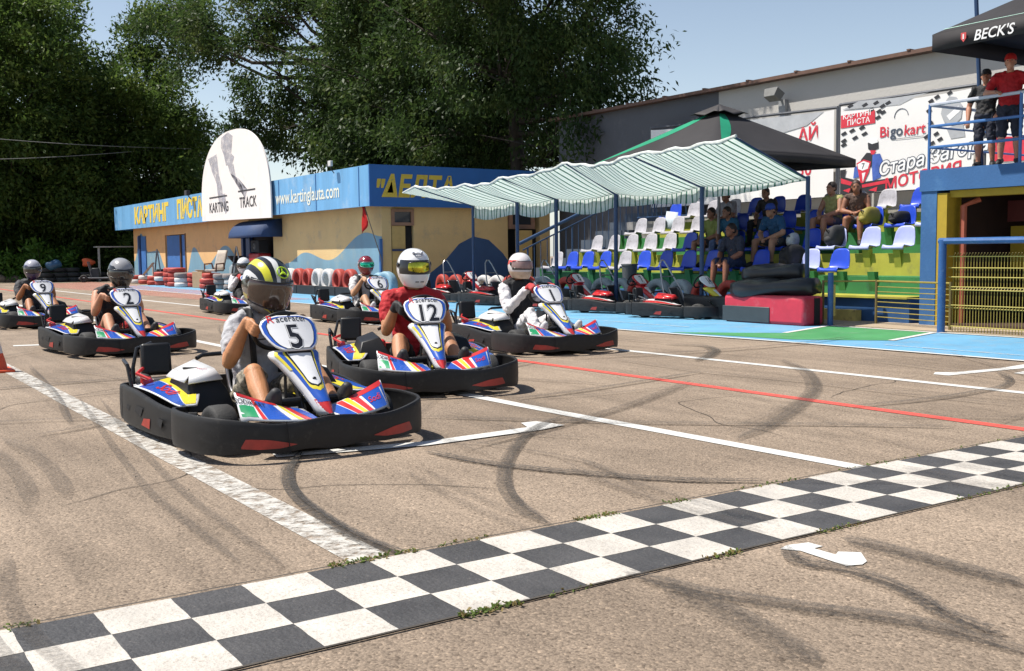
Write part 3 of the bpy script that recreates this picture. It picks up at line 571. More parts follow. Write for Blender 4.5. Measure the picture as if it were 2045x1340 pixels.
mb.box((-.012, 13.95 - cy, 3.56 - zb), (.003, .7, .01)); text_on(mb, 'Стара Загора', SL(13.42, 2.98, .14), .40, .055, shear=.1, sx=.98); mb.build('dark_lettering', mat('banner_dark_grey', (.06, .075, .11)), t, angle=0)
mb = MB(); text_on(mb, 'Стара Загора', SL(13.42, 2.98, .14, -.040), .40, .014, shear=.1, sx=.98); mb.build('white_lettering', WHT, t, angle=0)
# printed kart with driver
flatten(t, cy, zb, [PL([(1694, 352), (1740, 362), (1800, 352), (1798, 375), (1740, 384), (1694, 388)]), PL([(1735, 318), (1745, 305), (1758, 305), (1760, 330), (1740, 338), (1730, 332)]), PL([(1747, 286), (1757, 278), (1768, 282), (1769, 296), (1756, 302), (1748, 298)]), PL([(1694, 340), (1706, 338), (1702, 356), (1694, 358)])], BBK, 'kart_picture', -.03)
flatten(t, cy, zb, [PL([(1757, 308), (1772, 306), (1778, 320), (1774, 352), (1758, 360), (1756, 335)]), PL([(1722, 335), (1734, 325), (1732, 352), (1720, 356)])], BBL, 'suit_picture', -.036)
flatten(t, cy, zb, [PL([(1696, 356), (1735, 368), (1790, 356), (1792, 362), (1735, 374), (1696, 366)]), PL([(1726, 326), (1740, 318), (1754, 322), (1750, 342), (1740, 364), (1734, 364), (1730, 345)]), PL([(1752, 300), (1764, 300), (1760, 308), (1754, 308)]), PL([(1700, 380), (1716, 374), (1712, 384)]), PL([(1750, 378), (1768, 370), (1766, 380)])], BRD, 'red_trim_picture', -.042)
flatten(t, cy, zb, [PL([(1728, 328), (1740, 321), (1751, 325), (1748, 336), (1738, 340), (1730, 337)]), PL([(1746, 284), (1752, 276), (1764, 276), (1768, 284), (1756, 288)]), PL([(1737, 345), (1744, 343), (1739, 362)])], WHT, 'number_picture', -.048)
mb = MB(); text_on(mb, '7', SL(*BPT(1739, 336), 0, -.052), .17, .01); mb.build('black_lettering', BBK, t, angle=0)
# second banner further right, seen between the people on the balcony
t, cy, zb = banner('banner', 'white and red banner seen between the legs of the people on the balcony', 12.25, 8.5, 2.46, 4.46, 4.5)
flatten(t, cy, zb, [[(12.1, 3.4), (8.9, 3.1), (8.9, 2.8), (12.1, 2.9)]], BRD, 'red_band')
# ------------------------------------------------------------------ grandstand (rows run along Y, rise towards +X)
GRN = mat('green_stand_paint', (.025, .17, .05), .65, var=.2, scale=2, dirt=(.02, .09, .04), dscale=3); YLW = mat('yellow_stand_paint', (.40, .37, .045), .65, var=.2, scale=2, dirt=(.24, .22, .06), dscale=3)
BLW = mat('blue_stand_paint', (.02, .075, .2), .6, var=.12, scale=2); YST = mat('yellow_stone_base', (.50, .40, .12), .8, var=.2, scale=6, dirt=(.25, .18, .08), dscale=8)
ROWX = [15.0, 15.8, 16.6, 17.4]; ROWZ = [.86, 1.25, 1.65, 2.02]; YL = [20.9, 20.35, 19.85, 19.3]; YR_ = 10.35
st = thing('grandstand', 'stepped concrete grandstand painted in green, yellow and blue bands', 'grandstand', (15, 16, 0))
q = lambda x, y, z: (x - 15, y - 16, z)
def sb(mb, x0, x1, y0, y1, z0, z1): mb.box(q((x0 + x1) / 2, (y0 + y1) / 2, (z0 + z1) / 2), (x1 - x0, y1 - y0, z1 - z0))
cols = [GRN, YLW, GRN, YLW]
mb = MB(); sb(mb, 14.62, 15.1, YR_, 21.3, .0, .40); mb.build('base_step', BLW, st)
mb = MB(); sb(mb, 14.45, 14.60, YR_ + .9, 14, 0, .20); sb(mb, 14.42, 14.6, 14, 21.3, 0, .22); mb.build('footing', YST, st)
mb = MB(); sb(mb, 14.55, 15.1, YR_, 13.2, .405, .44); mb.build('ledge', YLW, st)
for i, (x, z) in enumerate(zip(ROWX, ROWZ)):
    top = z - .12
    m = cols[i]
    mb = MB(); sb(mb, x + .10, x + .92, YR_, YL[i] + .25, (.2 if i == 0 else ROWZ[i-1] - .3), top); mb.build('tier', m, st, angle=20)
# seat brackets: trapezoid blocks under the seats
for i in (0, 1, 2, 3):
    yy = YL[i] + .1
    while yy > YR_ + .5:
        mb = MB(); x, z = ROWX[i], ROWZ[i]; w = .07
        mb.prism([(x + .02, z - .035), (x + .14, z - .035), (x + .14, z - .36), (x + .098, z - .36)], yy - w, yy + w, fn=lambda a, b, c: q(a, c, b)); yy -= .64; mb.build('seat_bracket', cols[i], st, angle=20)
mb = MB(); sb(mb, 15.5, 20.0, 21.2, 21.6, 0, .5)
for i in range(9): sb(mb, 15.0 + .5 * i, 20, 21.0 + .2, 22.6, .1 + .24 * i, .1 + .24 * (i + 1))
mb.build('side_stairs', mat('dark_blue_grey_concrete', (.07, .09, .12), .8), st)
mb = MB(); sb(mb, 18.4, 20.1, 9, 21.8, 0, 2.0); mb.build('rear_walkway', mat('grey_concrete', (.28, .27, .26), .85, var=.15), st)
# seats
SEATC = {'b': mat('blue_plastic_seat', (.016, .060, .48), .35, var=.08, scale=8), 'w': mat('faded_white_plastic_seat', (.40, .39, .42), .5, var=.14, scale=14, dirt=(.20, .19, .20), dscale=10, dlo=.5, dhi=.75), 'l': mat('pale_blue_plastic_seat', (.36, .40, .66), .4, var=.1, scale=5)}
def seat_mesh():
    mb = MB()
    prof = [(0.0, -.05), (-.005, -.01), (.02, .012), (.10, 0.0), (.22, -.015), (.31, .0), (.36, .06), (.385, .16), (.40, .26), (.415, .34), (.425, .37)]
    prof = [(-.40 + a - .02, b) for a, b in prof]
    def f(u, k):
        a, b = prof[int(k)]; e = abs(u)
        w = .215 if k < 6 else lerp(.215, .165, smooth01((k - 6) / 4))
        return (a + (0 if k < 6 else -.03 * e * e), u * w, b + (.022 * e ** 3 if 1 < k < 6 else 0) - (.05 * e ** 4 if k > 8 else 0))
    mb.grid(lambda u, k: f(u, k), [-1, -.9, -.7, -.4, 0, .4, .7, .9, 1], list(range(len(prof)))); return mb
MBS = seat_mesh(); protos = {}
CN = {'b': 'bright blue', 'w': 'weathered white', 'l': 'pale blue'}
rows = [ # (y list, colour string) from left (large y) to right
 ('wbbbwbbbbbbbbbb' , 20.42), ('wwwwwblbbbbbblll', 20.0), ('wwwwwwbbbbbbblb l', 19.45), ('bwwwwbbbwwwbb', 18.75)]
seatpos = [
 [(20.75,'w'),(20.15,'b'),(19.55,'b'),(18.9,'b'),(18.2,'w'),(17.55,'b'),(16.85,'b'),(16.15,'b'),(15.45,'b'),(14.8,'b'),(14.15,'b'),(13.5,'b'),(12.95,'l'),(12.3,'b')],
 [(20.2,'w'),(19.55,'w'),(18.9,'w'),(18.25,'w'),(17.6,'w'),(16.95,'b'),(16.25,'l'),(15.55,'b'),(14.9,'b'),(14.25,'b'),(13.6,'b'),(13.0,'l'),(12.25,'l'),(11.55,'l')],
 [(19.5,'w'),(18.85,'w'),(18.2,'w'),(17.55,'w'),(16.9,'w'),(16.2,'b'),(15.55,'b'),(14.9,'b'),(14.2,'b'),(13.5,'b'),(12.8,'b'),(12.1,'b'),(11.45,'l')],
 [(19.15,'b'),(18.5,'w'),(17.85,'w'),(17.2,'w'),(16.55,'b'),(15.9,'b'),(15.2,'b'),(14.5,'w'),(13.8,'w'),(13.1,'w'),(12.35,'b'),(11.65,'b')]]
POSW = ['front', 'second', 'third', 'top']
ORD = ['first', 'second', 'third', 'fourth', 'fifth', 'sixth', 'seventh', 'eighth', 'ninth', 'tenth', 'eleventh', 'twelfth', 'thirteenth', 'fourteenth']
for i in range(4):
    for k, (y, c) in enumerate(seatpos[i]):
        lab = '%s plastic stadium seat, %s from the left in the %s row' % (CN[c], ORD[k], POSW[i])
        if c not in protos:
            o = MBS.build('stadium_seat', SEATC[c], angle=60, solid=.012); protos[c] = o
        else: o = copy_tree(protos[c])
        tag(o, lab, 'seat', 'plastic seats of the grandstand'); o.location = (ROWX[i] + .42, y, ROWZ[i]); o.rotation_euler = (0, 0, R(random.uniform(-1.5, 1.5)))
# rail of the side stairs
RBL = mat('navy_rail_paint', (.025, .065, .15), .5, var=.15)
rl = thing('stair_railing', 'dark blue metal stair railing with balusters climbing left of the stand', 'railing', (14.8, 21.6, 0))
mb = MB(); A0, A1 = Vector((0, 0, 1.44)), Vector((4.6, 0, 3.30)); B0, B1 = Vector((.1, 0, 1.28)), Vector((4.6, 0, 3.1)); mb.tube([A0, A1], .045, 8); mb.tube([B0, B1], .02, 6); mb.tube([(0.1, 0, .25), (4.6, 0, 2.1)], .03, 6); mb.build('handrail', RBL, rl)
mb = MB()
for k in range(22):
    x = .25 + k * .2; mb.tube([(x, 0, .28 + (x - .1) * .41), (x, 0, 1.28 + (x - .1) * .404)], .011 if k % 7 else .025, 6)
mb.build('balusters', RBL, rl)
rl2 = thing('rear_railing', 'dark metal railing with curled bars behind the top left of the stand', 'railing', (18.3, 20, 2.0))
mb = MB(); mb.tube([(0, 1.2, .9), (0, -1.1, .9)], .03, 6); mb.tube([(0, 1.2, .1), (0, -1.1, .1)], .02, 6); mb.build('rails', RBL, rl2)
mb = MB()
for k in range(13):
    y = 1.15 - k * .18; mb.tube([(0, y, .1), (0, y + .03, .35), (0, y - .05, .55), (0, y + .03, .75), (0, y, .9)], .013, 5)
mb.build('balusters', RBL, rl2)
# litter bin and paper
tb = thing('litter_bin', 'dark grey litter bin hung at the front row of seats', 'bin', (14.75, 17.35, .42)); mb = MB(); mb.lathe([(.0, 0), (.13, 0), (.17, .5), (.155, .5), (.12, .02)], 18); mb.build('bin_body', mat('bin_grey', (.08, .09, .10)), tb); mb = MB(); mb.lathe([(.165, .49), (.185, .5), (.18, .53), (.165, .53)], 18, closed=True); mb.build('rim', mat('bin_grey', (.1, .1, .1)), tb)
mb = MB(); mb.add([(17.0, 18.75, 1.78), (17.0, 18.35, 1.70), (17.12, 18.38, 2.12), (17.12, 18.78, 2.16)], [(0, 1, 2, 3)]); tag(mb.build('paper_sheet', mat('light_blue_paper', (.5, .56, .6)), origin=(17, 18.5, 1.75), solid=.003), 'pale grey paper sheet propped on a white seat of the third row', 'paper')
# ------------------------------------------------------------------ striped awning on blue posts
def stripe_col(nt, tc, no):
    L = nt.links.new; sx = N(nt, 'ShaderNodeSeparateXYZ'); L(tc.outputs['Object'], sx.inputs[0])
    wob = N(nt, 'ShaderNodeMath', operation='MULTIPLY_ADD'); L(no.outputs[0], wob.inputs[0]); wob.inputs[1].default_value = .03; L(sx.outputs[1], wob.inputs[2])
    m1 = N(nt, 'ShaderNodeMath', operation='MULTIPLY'); L(wob.outputs[0], m1.inputs[0]); m1.inputs[1].default_value = 7.5
    fr = N(nt, 'ShaderNodeMath', operation='FRACT'); L(m1.outputs[0], fr.inputs[0])
    cr = N(nt, 'ShaderNodeValToRGB'); e = cr.color_ramp.elements; e[0].position = 0; e[0].color = (.09, .27, .20, 1); e[1].position = 1; e[1].color = (.09, .27, .20, 1)
    for p, c in ((.20, (.09, .27, .20, 1)), (.25, (.84, .88, .85, 1)), (.50, (.86, .9, .87, 1)), (.54, (.55, .72, .65, 1)), (.60, (.86, .9, .87, 1)), (.96, (.84, .88, .85, 1))):
        k = e.new(p); k.color = c
    L(fr.outputs[0], cr.inputs[0]); return cr.outputs[0]
AWN = thin('green_white_striped_cloth', None, .68, colnode=stripe_col, scale=1.5)
PBLU = mat('blue_post_paint', (.014, .045, .12), .45, var=.12)
aw = thing('striped_awning', 'long green and white striped cloth awning on rafters over the tyre wall', 'awning', (13.6, 16.7, 0))
PY = [21.87, 19.96, 18.46, 16.44, 14.0, 11.57]; PXE = [12.04, 12.24, 12.23, 12.37, 12.0, 11.97]; PZE = [2.79, 2.71, 2.77, 2.92, 2.87, 2.93]
def awn(u, y):
    """u 0 at post line .. 1 at the raised edge"""
    xe = interp(PY[::-1], PXE[::-1], y); ze = interp(PY[::-1], PZE[::-1], y)
    k = min(range(6), key=lambda i: abs(PY[i] - y)); 
    sag = 0
    for a in range(5):
        if PY[a+1] <= y <= PY[a]:
            t = (y - PY[a+1]) / (PY[a] - PY[a+1]); sag = math.sin(PI * t)
    if 16.44 >= y >= 14.0: sag *= 1.5
    elif y < 14: sag *= .5
    x = lerp(13.62, xe, u); z = lerp(2.37, ze, u) - sag * (.07 + .07 * math.sin(PI * u)) + (.02 * math.sin(y * 9 + u * 4) * u)
    return (x - 13.6, y - 16.7, z)
# left tip tapers to a point
us = [i / 14 for i in range(15)]; ys = [21.87 - (21.87 - 11.57) * i / 110 for i in range(111)]
mb = MB(); mb.grid(awn, us, ys)
tipf = lambda u, v: tuple(Vector(awn(u, 21.87)).lerp(Vector((12.4 - 13.6, 23.2 - 16.7, 2.72)), v))
mb.grid(lambda u, v: tipf(u, v), us, [1, .8, .6, .4, .2, 0]); cl = mb.build('cloth', AWN, aw, angle=180, solid=.004)
mb = MB()
def val(v, y):
    if y > 16.6: d = .30 + .03 * math.sin(y * 3)
    elif y > 14.1: d = .16 + .10 * abs(y - 15.3)
    else: d = .05 + .16 * smooth01((y - 11.5) / 2.5)
    p = awn(0, y); return (p[0] + .03 + .03 * v * math.sin(y * 12), p[1], p[2] + .02 - d * v)
mb.grid(val, [0, .5, 1], ys); mb.build('valance', AWN, aw, angle=180, solid=.004)
mb = MB()
yy2 = [21.87 - (21.87 - 11.57) * i / 60 for i in range(61)]
mb.tube([Vector(tipf(1, .95))] + [Vector(awn(1, y)) + Vector((0, 0, .012)) for y in yy2], [.02 + .012 * math.sin(i * 2.1) ** 2 for i in range(62)], 6); mb.build('rolled_hem', mat('white_hem_cloth', (.62, .66, .63), .7, var=.2, scale=12), aw)
mb = MB()
for i in range(6):
    y = PY[i]; mb.tube([(0, y - 16.7, 2.36), Vector(awn(1, y)) + Vector((0, 0, -.02))], .018, 6)
mb.build('rafters', PBLU, aw)
for i in range(6):
    mb = MB(); mb.tube([(0.02, PY[i] - 16.7, 0), (0.02, PY[i] - 16.7, 2.4)], .042 if i not in (0, 5) else .036, 10); mb.build('post', PBLU, aw)
# ------------------------------------------------------------------ big black parasol behind the awning
BLKC = thin('black_parasol_cloth', (.035, .033, .035), .04, rough=.75); GRC = thin('green_parasol_band', (.03, .36, .2), .3, rough=.6)
def parasol(nm, lab, loc, half, ztop, zrim, rz, green=True, polexy=(0, 0), lean=(0, 0), pole_bot=0, writing=None, cap=True, sagk=.06, flap=.16):
    t = thing(nm, lab, 'parasol', loc, rz)
    K = 4; mb = MB(); seg = 8
    cor = [Vector((half * sx, half * sy, zrim)) for sx, sy in ((1, 1), (-1, 1), (-1, -1), (1, -1))]; ap = Vector((0, 0, ztop)); panels = []
    for k in range(4):
        a, b = cor[k], cor[(k + 1) % 4]
        def pf(u, v, a=a, b=b):
            p = ap.lerp(a.lerp(b, u), v); return p + Vector((0, 0, -sagk * math.sin(PI * u) * math.sin(PI * min(v, 1) * .9) * v * 2 + sagk * 1.2 * math.sin(PI * u) * v ** 3))
        panels.append(pf); mb.grid(lambda u, v: pf(u, v), [i / seg for i in range(seg + 1)], [.02 + .98 * i / 10 for i in range(11)])
    cp = mb.build('canopy', BLKC, t, angle=180, solid=.004, recalc=True)
    mb = MB()
    for k in range(4):
        a, b = cor[k], cor[(k + 1) % 4]; pf = panels[k]
        mb.grid(lambda u, v: pf(u, 1) + Vector((0, 0, -flap * v)), [i / 8 for i in range(9)], [0, 1])
    mb.build('rim_flap', BLKC, t, angle=180, solid=.004)
    if green:
        mb = MB()
        for k in range(4):
            pf = panels[k]; n_ = (cor[k].lerp(cor[(k+1) % 4], .5) - ap).normalized()
            for sgn in (1,):
                mb.grid(lambda u, v: pf(lerp(.02, .30 * (1 - v) ** 1.3 + .03, u), lerp(.12, .97, v)) + Vector((0, 0, .008)), [0, .33, .66, 1], [i / 10 for i in range(11)])
        mb.build('green_band', GRC, cp, angle=180)
    if cap:
        mb = MB(); c2 = [Vector((.42 * sx * half / 1.9, .42 * sy * half / 1.9, zrim + (ztop - zrim) * .80 + .10)) for sx, sy in ((1, 1), (-1, 1), (-1, -1), (1, -1))]; a2 = ap + Vector((0, 0, .10))
        for k in range(4):
            a, b = c2[k], c2[(k+1) % 4]
            mb.grid(lambda u, v: a2.lerp(a.lerp(b, u), v) + Vector((0, 0, .03 * math.sin(PI * u * 3) * v)), [i / 6 for i in range(7)], [i / 5 for i in range(6)])
        mb.build('vent_cap', thin('parasol_cap_cloth', (.07, .065, .065), .2), t, angle=180, solid=.004)
    mb = MB()
    for k in range(4): mb.tube([ap - Vector((0, 0, .05)), cor[k] - Vector((0, 0, .02))], .014, 5); mb.tube([Vector((0, 0, zrim - .25)), ap.lerp(cor[k], .5) - Vector((0, 0, .03))], .012, 5)
    mb.build('ribs', STL, t)
    mb = MB(); mb.tube([(lean[0], lean[1], pole_bot), (0, 0, ztop)], .032, 10); mb.build('pole', mat('grey_parasol_pole', (.22, .22, .23), .5, metal=.3), t)
    return t, panels
t, pn = parasol('black_parasol', 'large square black and green parasol standing in the grandstand behind the awning', (15.85, 15.8, 0), 1.92, 4.12, 3.02, R(0), pole_bot=.8)
# ------------------------------------------------------------------ balcony building on the right (front face at x=14.5)
BBLU = mat('blue_tower_render', (.032, .115, .285), .7, var=.12, scale=1.1, dirt=(.10, .24, .44), dscale=1.2, dlo=.5, dhi=.85, bump=.3, bscale=25)
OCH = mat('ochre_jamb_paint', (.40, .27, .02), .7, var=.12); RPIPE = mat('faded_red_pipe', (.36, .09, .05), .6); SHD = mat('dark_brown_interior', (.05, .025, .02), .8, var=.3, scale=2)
tw = thing('balcony_building', 'blue painted block with an open ground floor and a balcony on top', 'building', (14.5, 10, 0))
q = lambda x, y, z: (x - 14.5, y - 10, z)
def tb2(mb, x0, x1, y0, y1, z0, z1): mb.box(q((x0 + x1) / 2, (y0 + y1) / 2, (z0 + z1) / 2), (x1 - x0, y1 - y0, z1 - z0))
mb = MB(); tb2(mb, 14.5, 18.3, 1, 10.12, 2.09, 2.42); mb.build('balcony_slab', BBLU, tw, angle=10)
mb = MB(); tb2(mb, 14.52, 18.2, 9.83, 10.1, 0, 2.09); mb.build('side_wall', BBLU, tw, angle=10)
mb = MB(); tb2(mb, 14.53, 14.9, 9.66, 9.825, 0, 2.05); tb2(mb, 14.6, 14.8, 1, 9.66, 1.98, 2.085); mb.build('door_jamb', OCH, tw)
mb = MB(); tb2(mb, 18.0, 18.2, 1, 9.83, 0, 2.09); tb2(mb, 14.6, 18.0, 1, 9.8, .0, .06); tb2(mb, 14.95, 18.0, 9.79, 9.822, .06, 2.08); mb.build('interior_wall', SHD, tw)  # includes a dark lining added over the blue side wall to darken the interior
mb = MB(); mb.tube([q(14.75, 9.52, 0), q(14.75, 9.52, 1.85), q(14.9, 9.35, 1.95)], .05, 8); mb.build('drain_pipe', RPIPE, tw)
mb = MB(); tb2(mb, 16.0, 16.1, 8.2, 9.5, 1.35, 1.55); tb2(mb, 16.0, 16.1, 8.75, 9.5, .9, 1.32); mb.build('wall_panel', OCH, tw)
mb = MB(); tb2(mb, 15.9, 15.98, 8.7, 9.5, 1.62, 1.95); mb.build('wall_panel', mat('dark_red_board', (.12, .02, .02)), tw)
mb = MB(); tb2(mb, 14.9, 15.5, 3, 8.4, 1.2, 1.24); tb2(mb, 14.9, 15.5, 3, 8.4, 1.62, 1.65); tb2(mb, 15.0, 15.4, 3, 8.6, .0, 1.15); mb.build('counter', mat('dark_navy_counter', (.02, .03, .07)), tw)
mb = MB()
for k in range(10): mb.ell(q(15.0, 8.3 - k * .35, 1.28), (.09, .11, .05)); mb.ell(q(15.05, 8.4 - k * .3, 1.68), (.06, .07, .04))
mb.build('stored_helmets', mat('dusty_grey_plastic', (.25, .24, .24), .5), tw)
# balcony rail
bal = thing('balcony_railing', 'blue and white metal railing around the balcony', 'railing', (14.5, 10, 2.42))
RB2 = mat('mid_blue_rail_paint', (.05, .15, .38), .45, var=.1)
mb = MB()
for z in (.34, .66): mb.tube([(.05, 0, z), (.05, -7, z)], .022, 6); mb.tube([(.05, 0, z), (3.6, 0, z)], .016, 6)
mb.build('lower_rails', RB2, bal)
mb = MB(); mb.tube([(3.6, 0, 1.0), (.05, 0, .99), (.05, -7, 1.03)], .025, 6); mb.build('top_rail', mat('pale_rail_paint', (.45, .48, .55), .45), bal)
for y in (0, -1.47, -3.0, -4.5): mb = MB(); mb.tube([(.05, y, 0), (.05, y, 1.0)], .024, 6); mb.build('rail_post', RB2, bal)
# balcony parasol with lettering
lt, pn = parasol('black_parasol', "black parasol with white BECK'S lettering on its rim over the balcony", (15.45, 7.65, 2.42), 1.75, 2.85, 1.86, 0, green=False, lean=(0, 0), cap=False, sagk=.03, flap=.24)
mb = MB(); text_on(mb, "BECK'S", lambda a, b: (-1.775, 1.10 - .30 - a, 1.665 + b - .0), .20, .012, shear=.25, sx=.95); mb.build('parasol_lettering', mat('white_print', (.75, .75, .75)), lt, angle=0)
mb = MB(); mb.prism([(-.04, .06), (.04, .06), (.04, -.02), (0, -.07), (-.04, -.02)], 0, .006, fn=lambda a, b, c: (-1.772 - c, 1.24 - a, 1.74 + b)); sh = mb.build('shield_emblem', mat('red_print', (.6, .08, .08)), lt, angle=20)
mb = MB(); mb.box((-1.781, 1.24, 1.745), (.004, .02, .07)); mb.build('emblem_key', mat('white_print', (.75, .75, .75)), sh)
mb = MB(); mb.grid(lambda u, v: tuple(pn[1](u, .93 + .05 * v) + Vector((0, 0, .01))), [i / 11 for i in range(12)], [0, .25]); mb.build('pale_stripe', mat('pale_green_print', (.4, .6, .5)), lt, angle=180)
ms = thing('mast', 'thin dark blue mast rising from the balcony past the black parasol', 'mast', (15.0, 9.40, 2.42)); mb = MB(); mb.tube([(0, 0, 0), (0, .08, 1.4), (0, .26, 4.2)], .032, 8); mb.build('mast_tube', PBLU, ms); mb = MB(); mb.lathe([(.0, .0), (.09, 0), (.09, .02), (.03, .04)], 12); mb.build('foot_plate', PBLU, ms)
# ground fence and cage at the right
FB = mat('bright_blue_post_paint', (.025, .10, .28), .45, var=.15, dirt=(.12, .2, .33), dscale=9); YW = mat('yellow_wire', (.28, .22, .04), .5, var=.15); 
po = thing('fence_post', 'blue steel post at the corner of the green patch', 'post', (13.56, 11.04, 0)); mb = MB(); mb.tube([(0, 0, 0), (0, 0, .86)], .045, 12); mb.build('post_tube', FB, po); mb = MB(); mb.lathe([(.0, .86), (.047, .86), (.05, .84)], 12); mb.box((.06, -.0, .4), (.06, .05, .5)); mb.build('bracket', YST, po)
gf = thing('gate_fence', 'low rusty yellow gate of thin horizontal bars beside the blue block', 'gate', (14.2, 10.12, 0))
mb = MB()
for k in range(8): z = .13 + k * .08; mb.tube([(0, .52, z), (-.35, -1.0, z)], .008, 5)
mb.tube([(-.6, 1.1, .70), (0, .54, .70), (-.35, -1.0, .70)], .014, 6); mb.build('bars', YW, gf)
pass
for x, y in ((0, .54), (-.35, -1.0), (-.6, 1.1)): mb = MB(); mb.tube([(x, y, .02), (x, y, .72)], .022, 6); mb.build('gate_post', mat('dark_brass', (.16, .12, .04)), gf)
cg = thing('wire_fence', 'blue framed fence of yellow wire mesh in front of the block', 'fence', (13.5, 9.03, 0))
mb = MB(); mb.tube([(0, 0, 0), (0, 0, 1.33)], .055, 12); mb.tube([(0, 0.05, 1.31), (0, -7, 1.31)], .045, 8); mb.build('frame', FB, cg)
mb = MB()
for z in (.10, .40, .62, .66, .80, .93, 1.09): mb.tube([(.06, -.06, z), (.06, -7, z)], .0075, 5)
mb.tube([(.10, 0, .36), (.1, -7, .36)], .007, 5); mb.build('horizontal_wires', mat('bright_yellow_wire', (.45, .37, .09), .5), cg)
mb = MB()
for k in range(140):
    y = -.12 - k * .045
    if y < -6: break
    mb.tube([(.09, y, .0), (.09, y, .62), (.13, y, .66)], .0055, 4, caps=False); mb.tube([(.09, y, .66), (.09, y, 1.1), (.13, y, 1.14)], .0055, 4, caps=False)
ver = mb.build('vertical_wires', YW, cg); tag(ver, kind='stuff')
# ------------------------------------------------------------------ karts. local frame: nose towards -Y, origin on the ground under the middle
BUMP = mat('scuffed_black_plastic', (.017, .017, .018), .55, var=.3, scale=9, spec=.35, dirt=(.05, .046, .042), dscale=14, dlo=.56, dhi=.8, streak=(1, 1, 3))
BLK = mat('satin_black_plastic', (.011, .011, .012), .42, var=.25, scale=10, spec=.35); RUB = mat('tyre_rubber', (.030, .029, .028), .75, var=.25, scale=20, bump=.3, bscale=90)
TUB = mat('black_chassis_tube', (.03, .03, .032), .35, metal=.4); CHR = mat('grey_steel_parts', (.32, .32, .33), .35, metal=.8); GRP = mat('grey_seat_shell', (.035, .035, .037), .45, var=.2)
SW = mat('sticker_white', (.74, .74, .75), .28, var=.03, coat=.3); SBL = mat('sticker_blue', (.018, .085, .42), .28, var=.08, coat=.3); SRD = mat('sticker_red', (.55, .03, .03), .3, var=.08, coat=.3)
SYL = mat('sticker_yellow', (.72, .60, .045), .3, var=.05, coat=.3); SGN = mat('sticker_green', (.02, .30, .12), .3, coat=.3); SBK = mat('sticker_black', (.015, .015, .018), .3, coat=.3); SSV = mat('sticker_silver', (.45, .46, .49), .3, metal=.3)
LENS = mat('faded_red_insert', (.34, .035, .025), .5, var=.3, scale=12); LRED = mat('red_fairing_plastic', (.50, .018, .022), .28, coat=.4)
def frange(a, b, n): return [a + (b - a) * i / (n - 1) for i in range(n)]
def crom(P, sub):
    P = [Vector(p) for p in P]; P = [P[0] * 2 - P[1]] + P + [P[-1] * 2 - P[-2]]; C = []
    for i in range(1, len(P) - 2):
        for k in range(sub):
            t = k / sub; a, b, c, d = P[i-1], P[i], P[i+1], P[i+2]
            C.append(.5 * ((2 * b) + (c - a) * t + (2 * a - 5 * b + 4 * c - d) * t * t + (3 * b - a - 3 * c + d) * t ** 3))
    return C + [P[-2]]
def wall(mb, path, prof, closed=False, mi=0):
    """path: Vector (x,y,extra) list; prof(i,t)-> list of (outward, z)"""
    n = len(path); rings = []
    for i, p in enumerate(path):
        a, b = path[max(i - 1, 0)], path[min(i + 1, n - 1)]; T = Vector((b.x - a.x, b.y - a.y)).normalized(); o = Vector((T.y, -T.x))
        rings.append([(p.x + o.x * d, p.y + o.y * d, z) for d, z in prof(p)])
    mb.loft(rings, closed=True, caps=True, mi=mi)
def bprof(zt, zb, t=.016, bul=.009):
    def f(p):
        a = zt(p); b = zb(p)
        return [(bul * .35, b), (bul, b + .03), (bul * 1.15, (a + b) / 2), (bul * .9, a - .03), (bul * .5, a - .006), (0, a), (-.018, a - .001), (-.021, a - .012), (-t, a - .02), (-t, b + .004)]
    return f
def NAS(fr, w, kind='low'):
    """surface of the front fairing: fr = 0 tip..1 top, w = sideways -1..1 of local half width"""
    y = interp([0, .12, .35, .6, .8, 1], [-.90, -.83, -.67, -.50, -.40, -.33], fr); z = interp([0, .12, .35, .6, .8, 1], [.235, .315, .46, .61, .72, .80], fr)
    return y, z
def lowW(t): return interp([0, .04, .10, .2, .35, .48, .56, .60], [.025, .042, .050, .064, .095, .130, .160, .135], t)
def plateW(t): return interp([.56, .60, .66, .75, .85, .92, .965, 1], [.085, .135, .163, .186, .190, .172, .135, .07], t)
def low_fn(off):
    def f(x, t):
        y, z = NAS(t, 0); w = lowW(min(t, .6)); e = abs(x) / max(w, .01)
        o_ = off + .004 if off else 0; return (x + .045 * max(0, 1 - t / .56), y + .045 * e ** 2.2 - o_ * .8, z - .012 * e ** 2 + o_ * .6)
    return f
def plate_fn(off):
    def f(x, t):
        y, z = NAS(t, 0); e = abs(x) / .19
        return (x, y - .022 + .05 * e ** 2 - off * .82, z + .012 + off * .57)
    return f
def ribbon(mb, fn, ts, fa, fb, mi=0, nu=7):
    mb.grid(lambda u, t: fn(lerp(fa(t), fb(t), u), t), [i / (nu - 1) for i in range(nu)], ts, mi)
def frange(a, b, n): return [a + (b - a) * i / (n - 1) for i in range(n)]
def taper_in(t, t0, k, w): return w * math.sqrt(max(0, 1 - (1 - min(1, max(0, (t - t0) / k))) ** 2))
def deck(off, side):
    """painted nose deck; u 0 centre..1 outer, v 0 front..1 back"""
    def f(u, v):
        x = .07 + .42 * u; yf = -.985 + .17 * u ** 2.4; yb = -.74 + .05 * u
        z = .215 + .02 * u + v * (.035 + .115 * u ** 1.4) + off
        if u > .93: z -= (u - .93) * .3 * (1 - v)
        return (side * x, lerp(yf, yb, v) - off * .3, z)
    return f
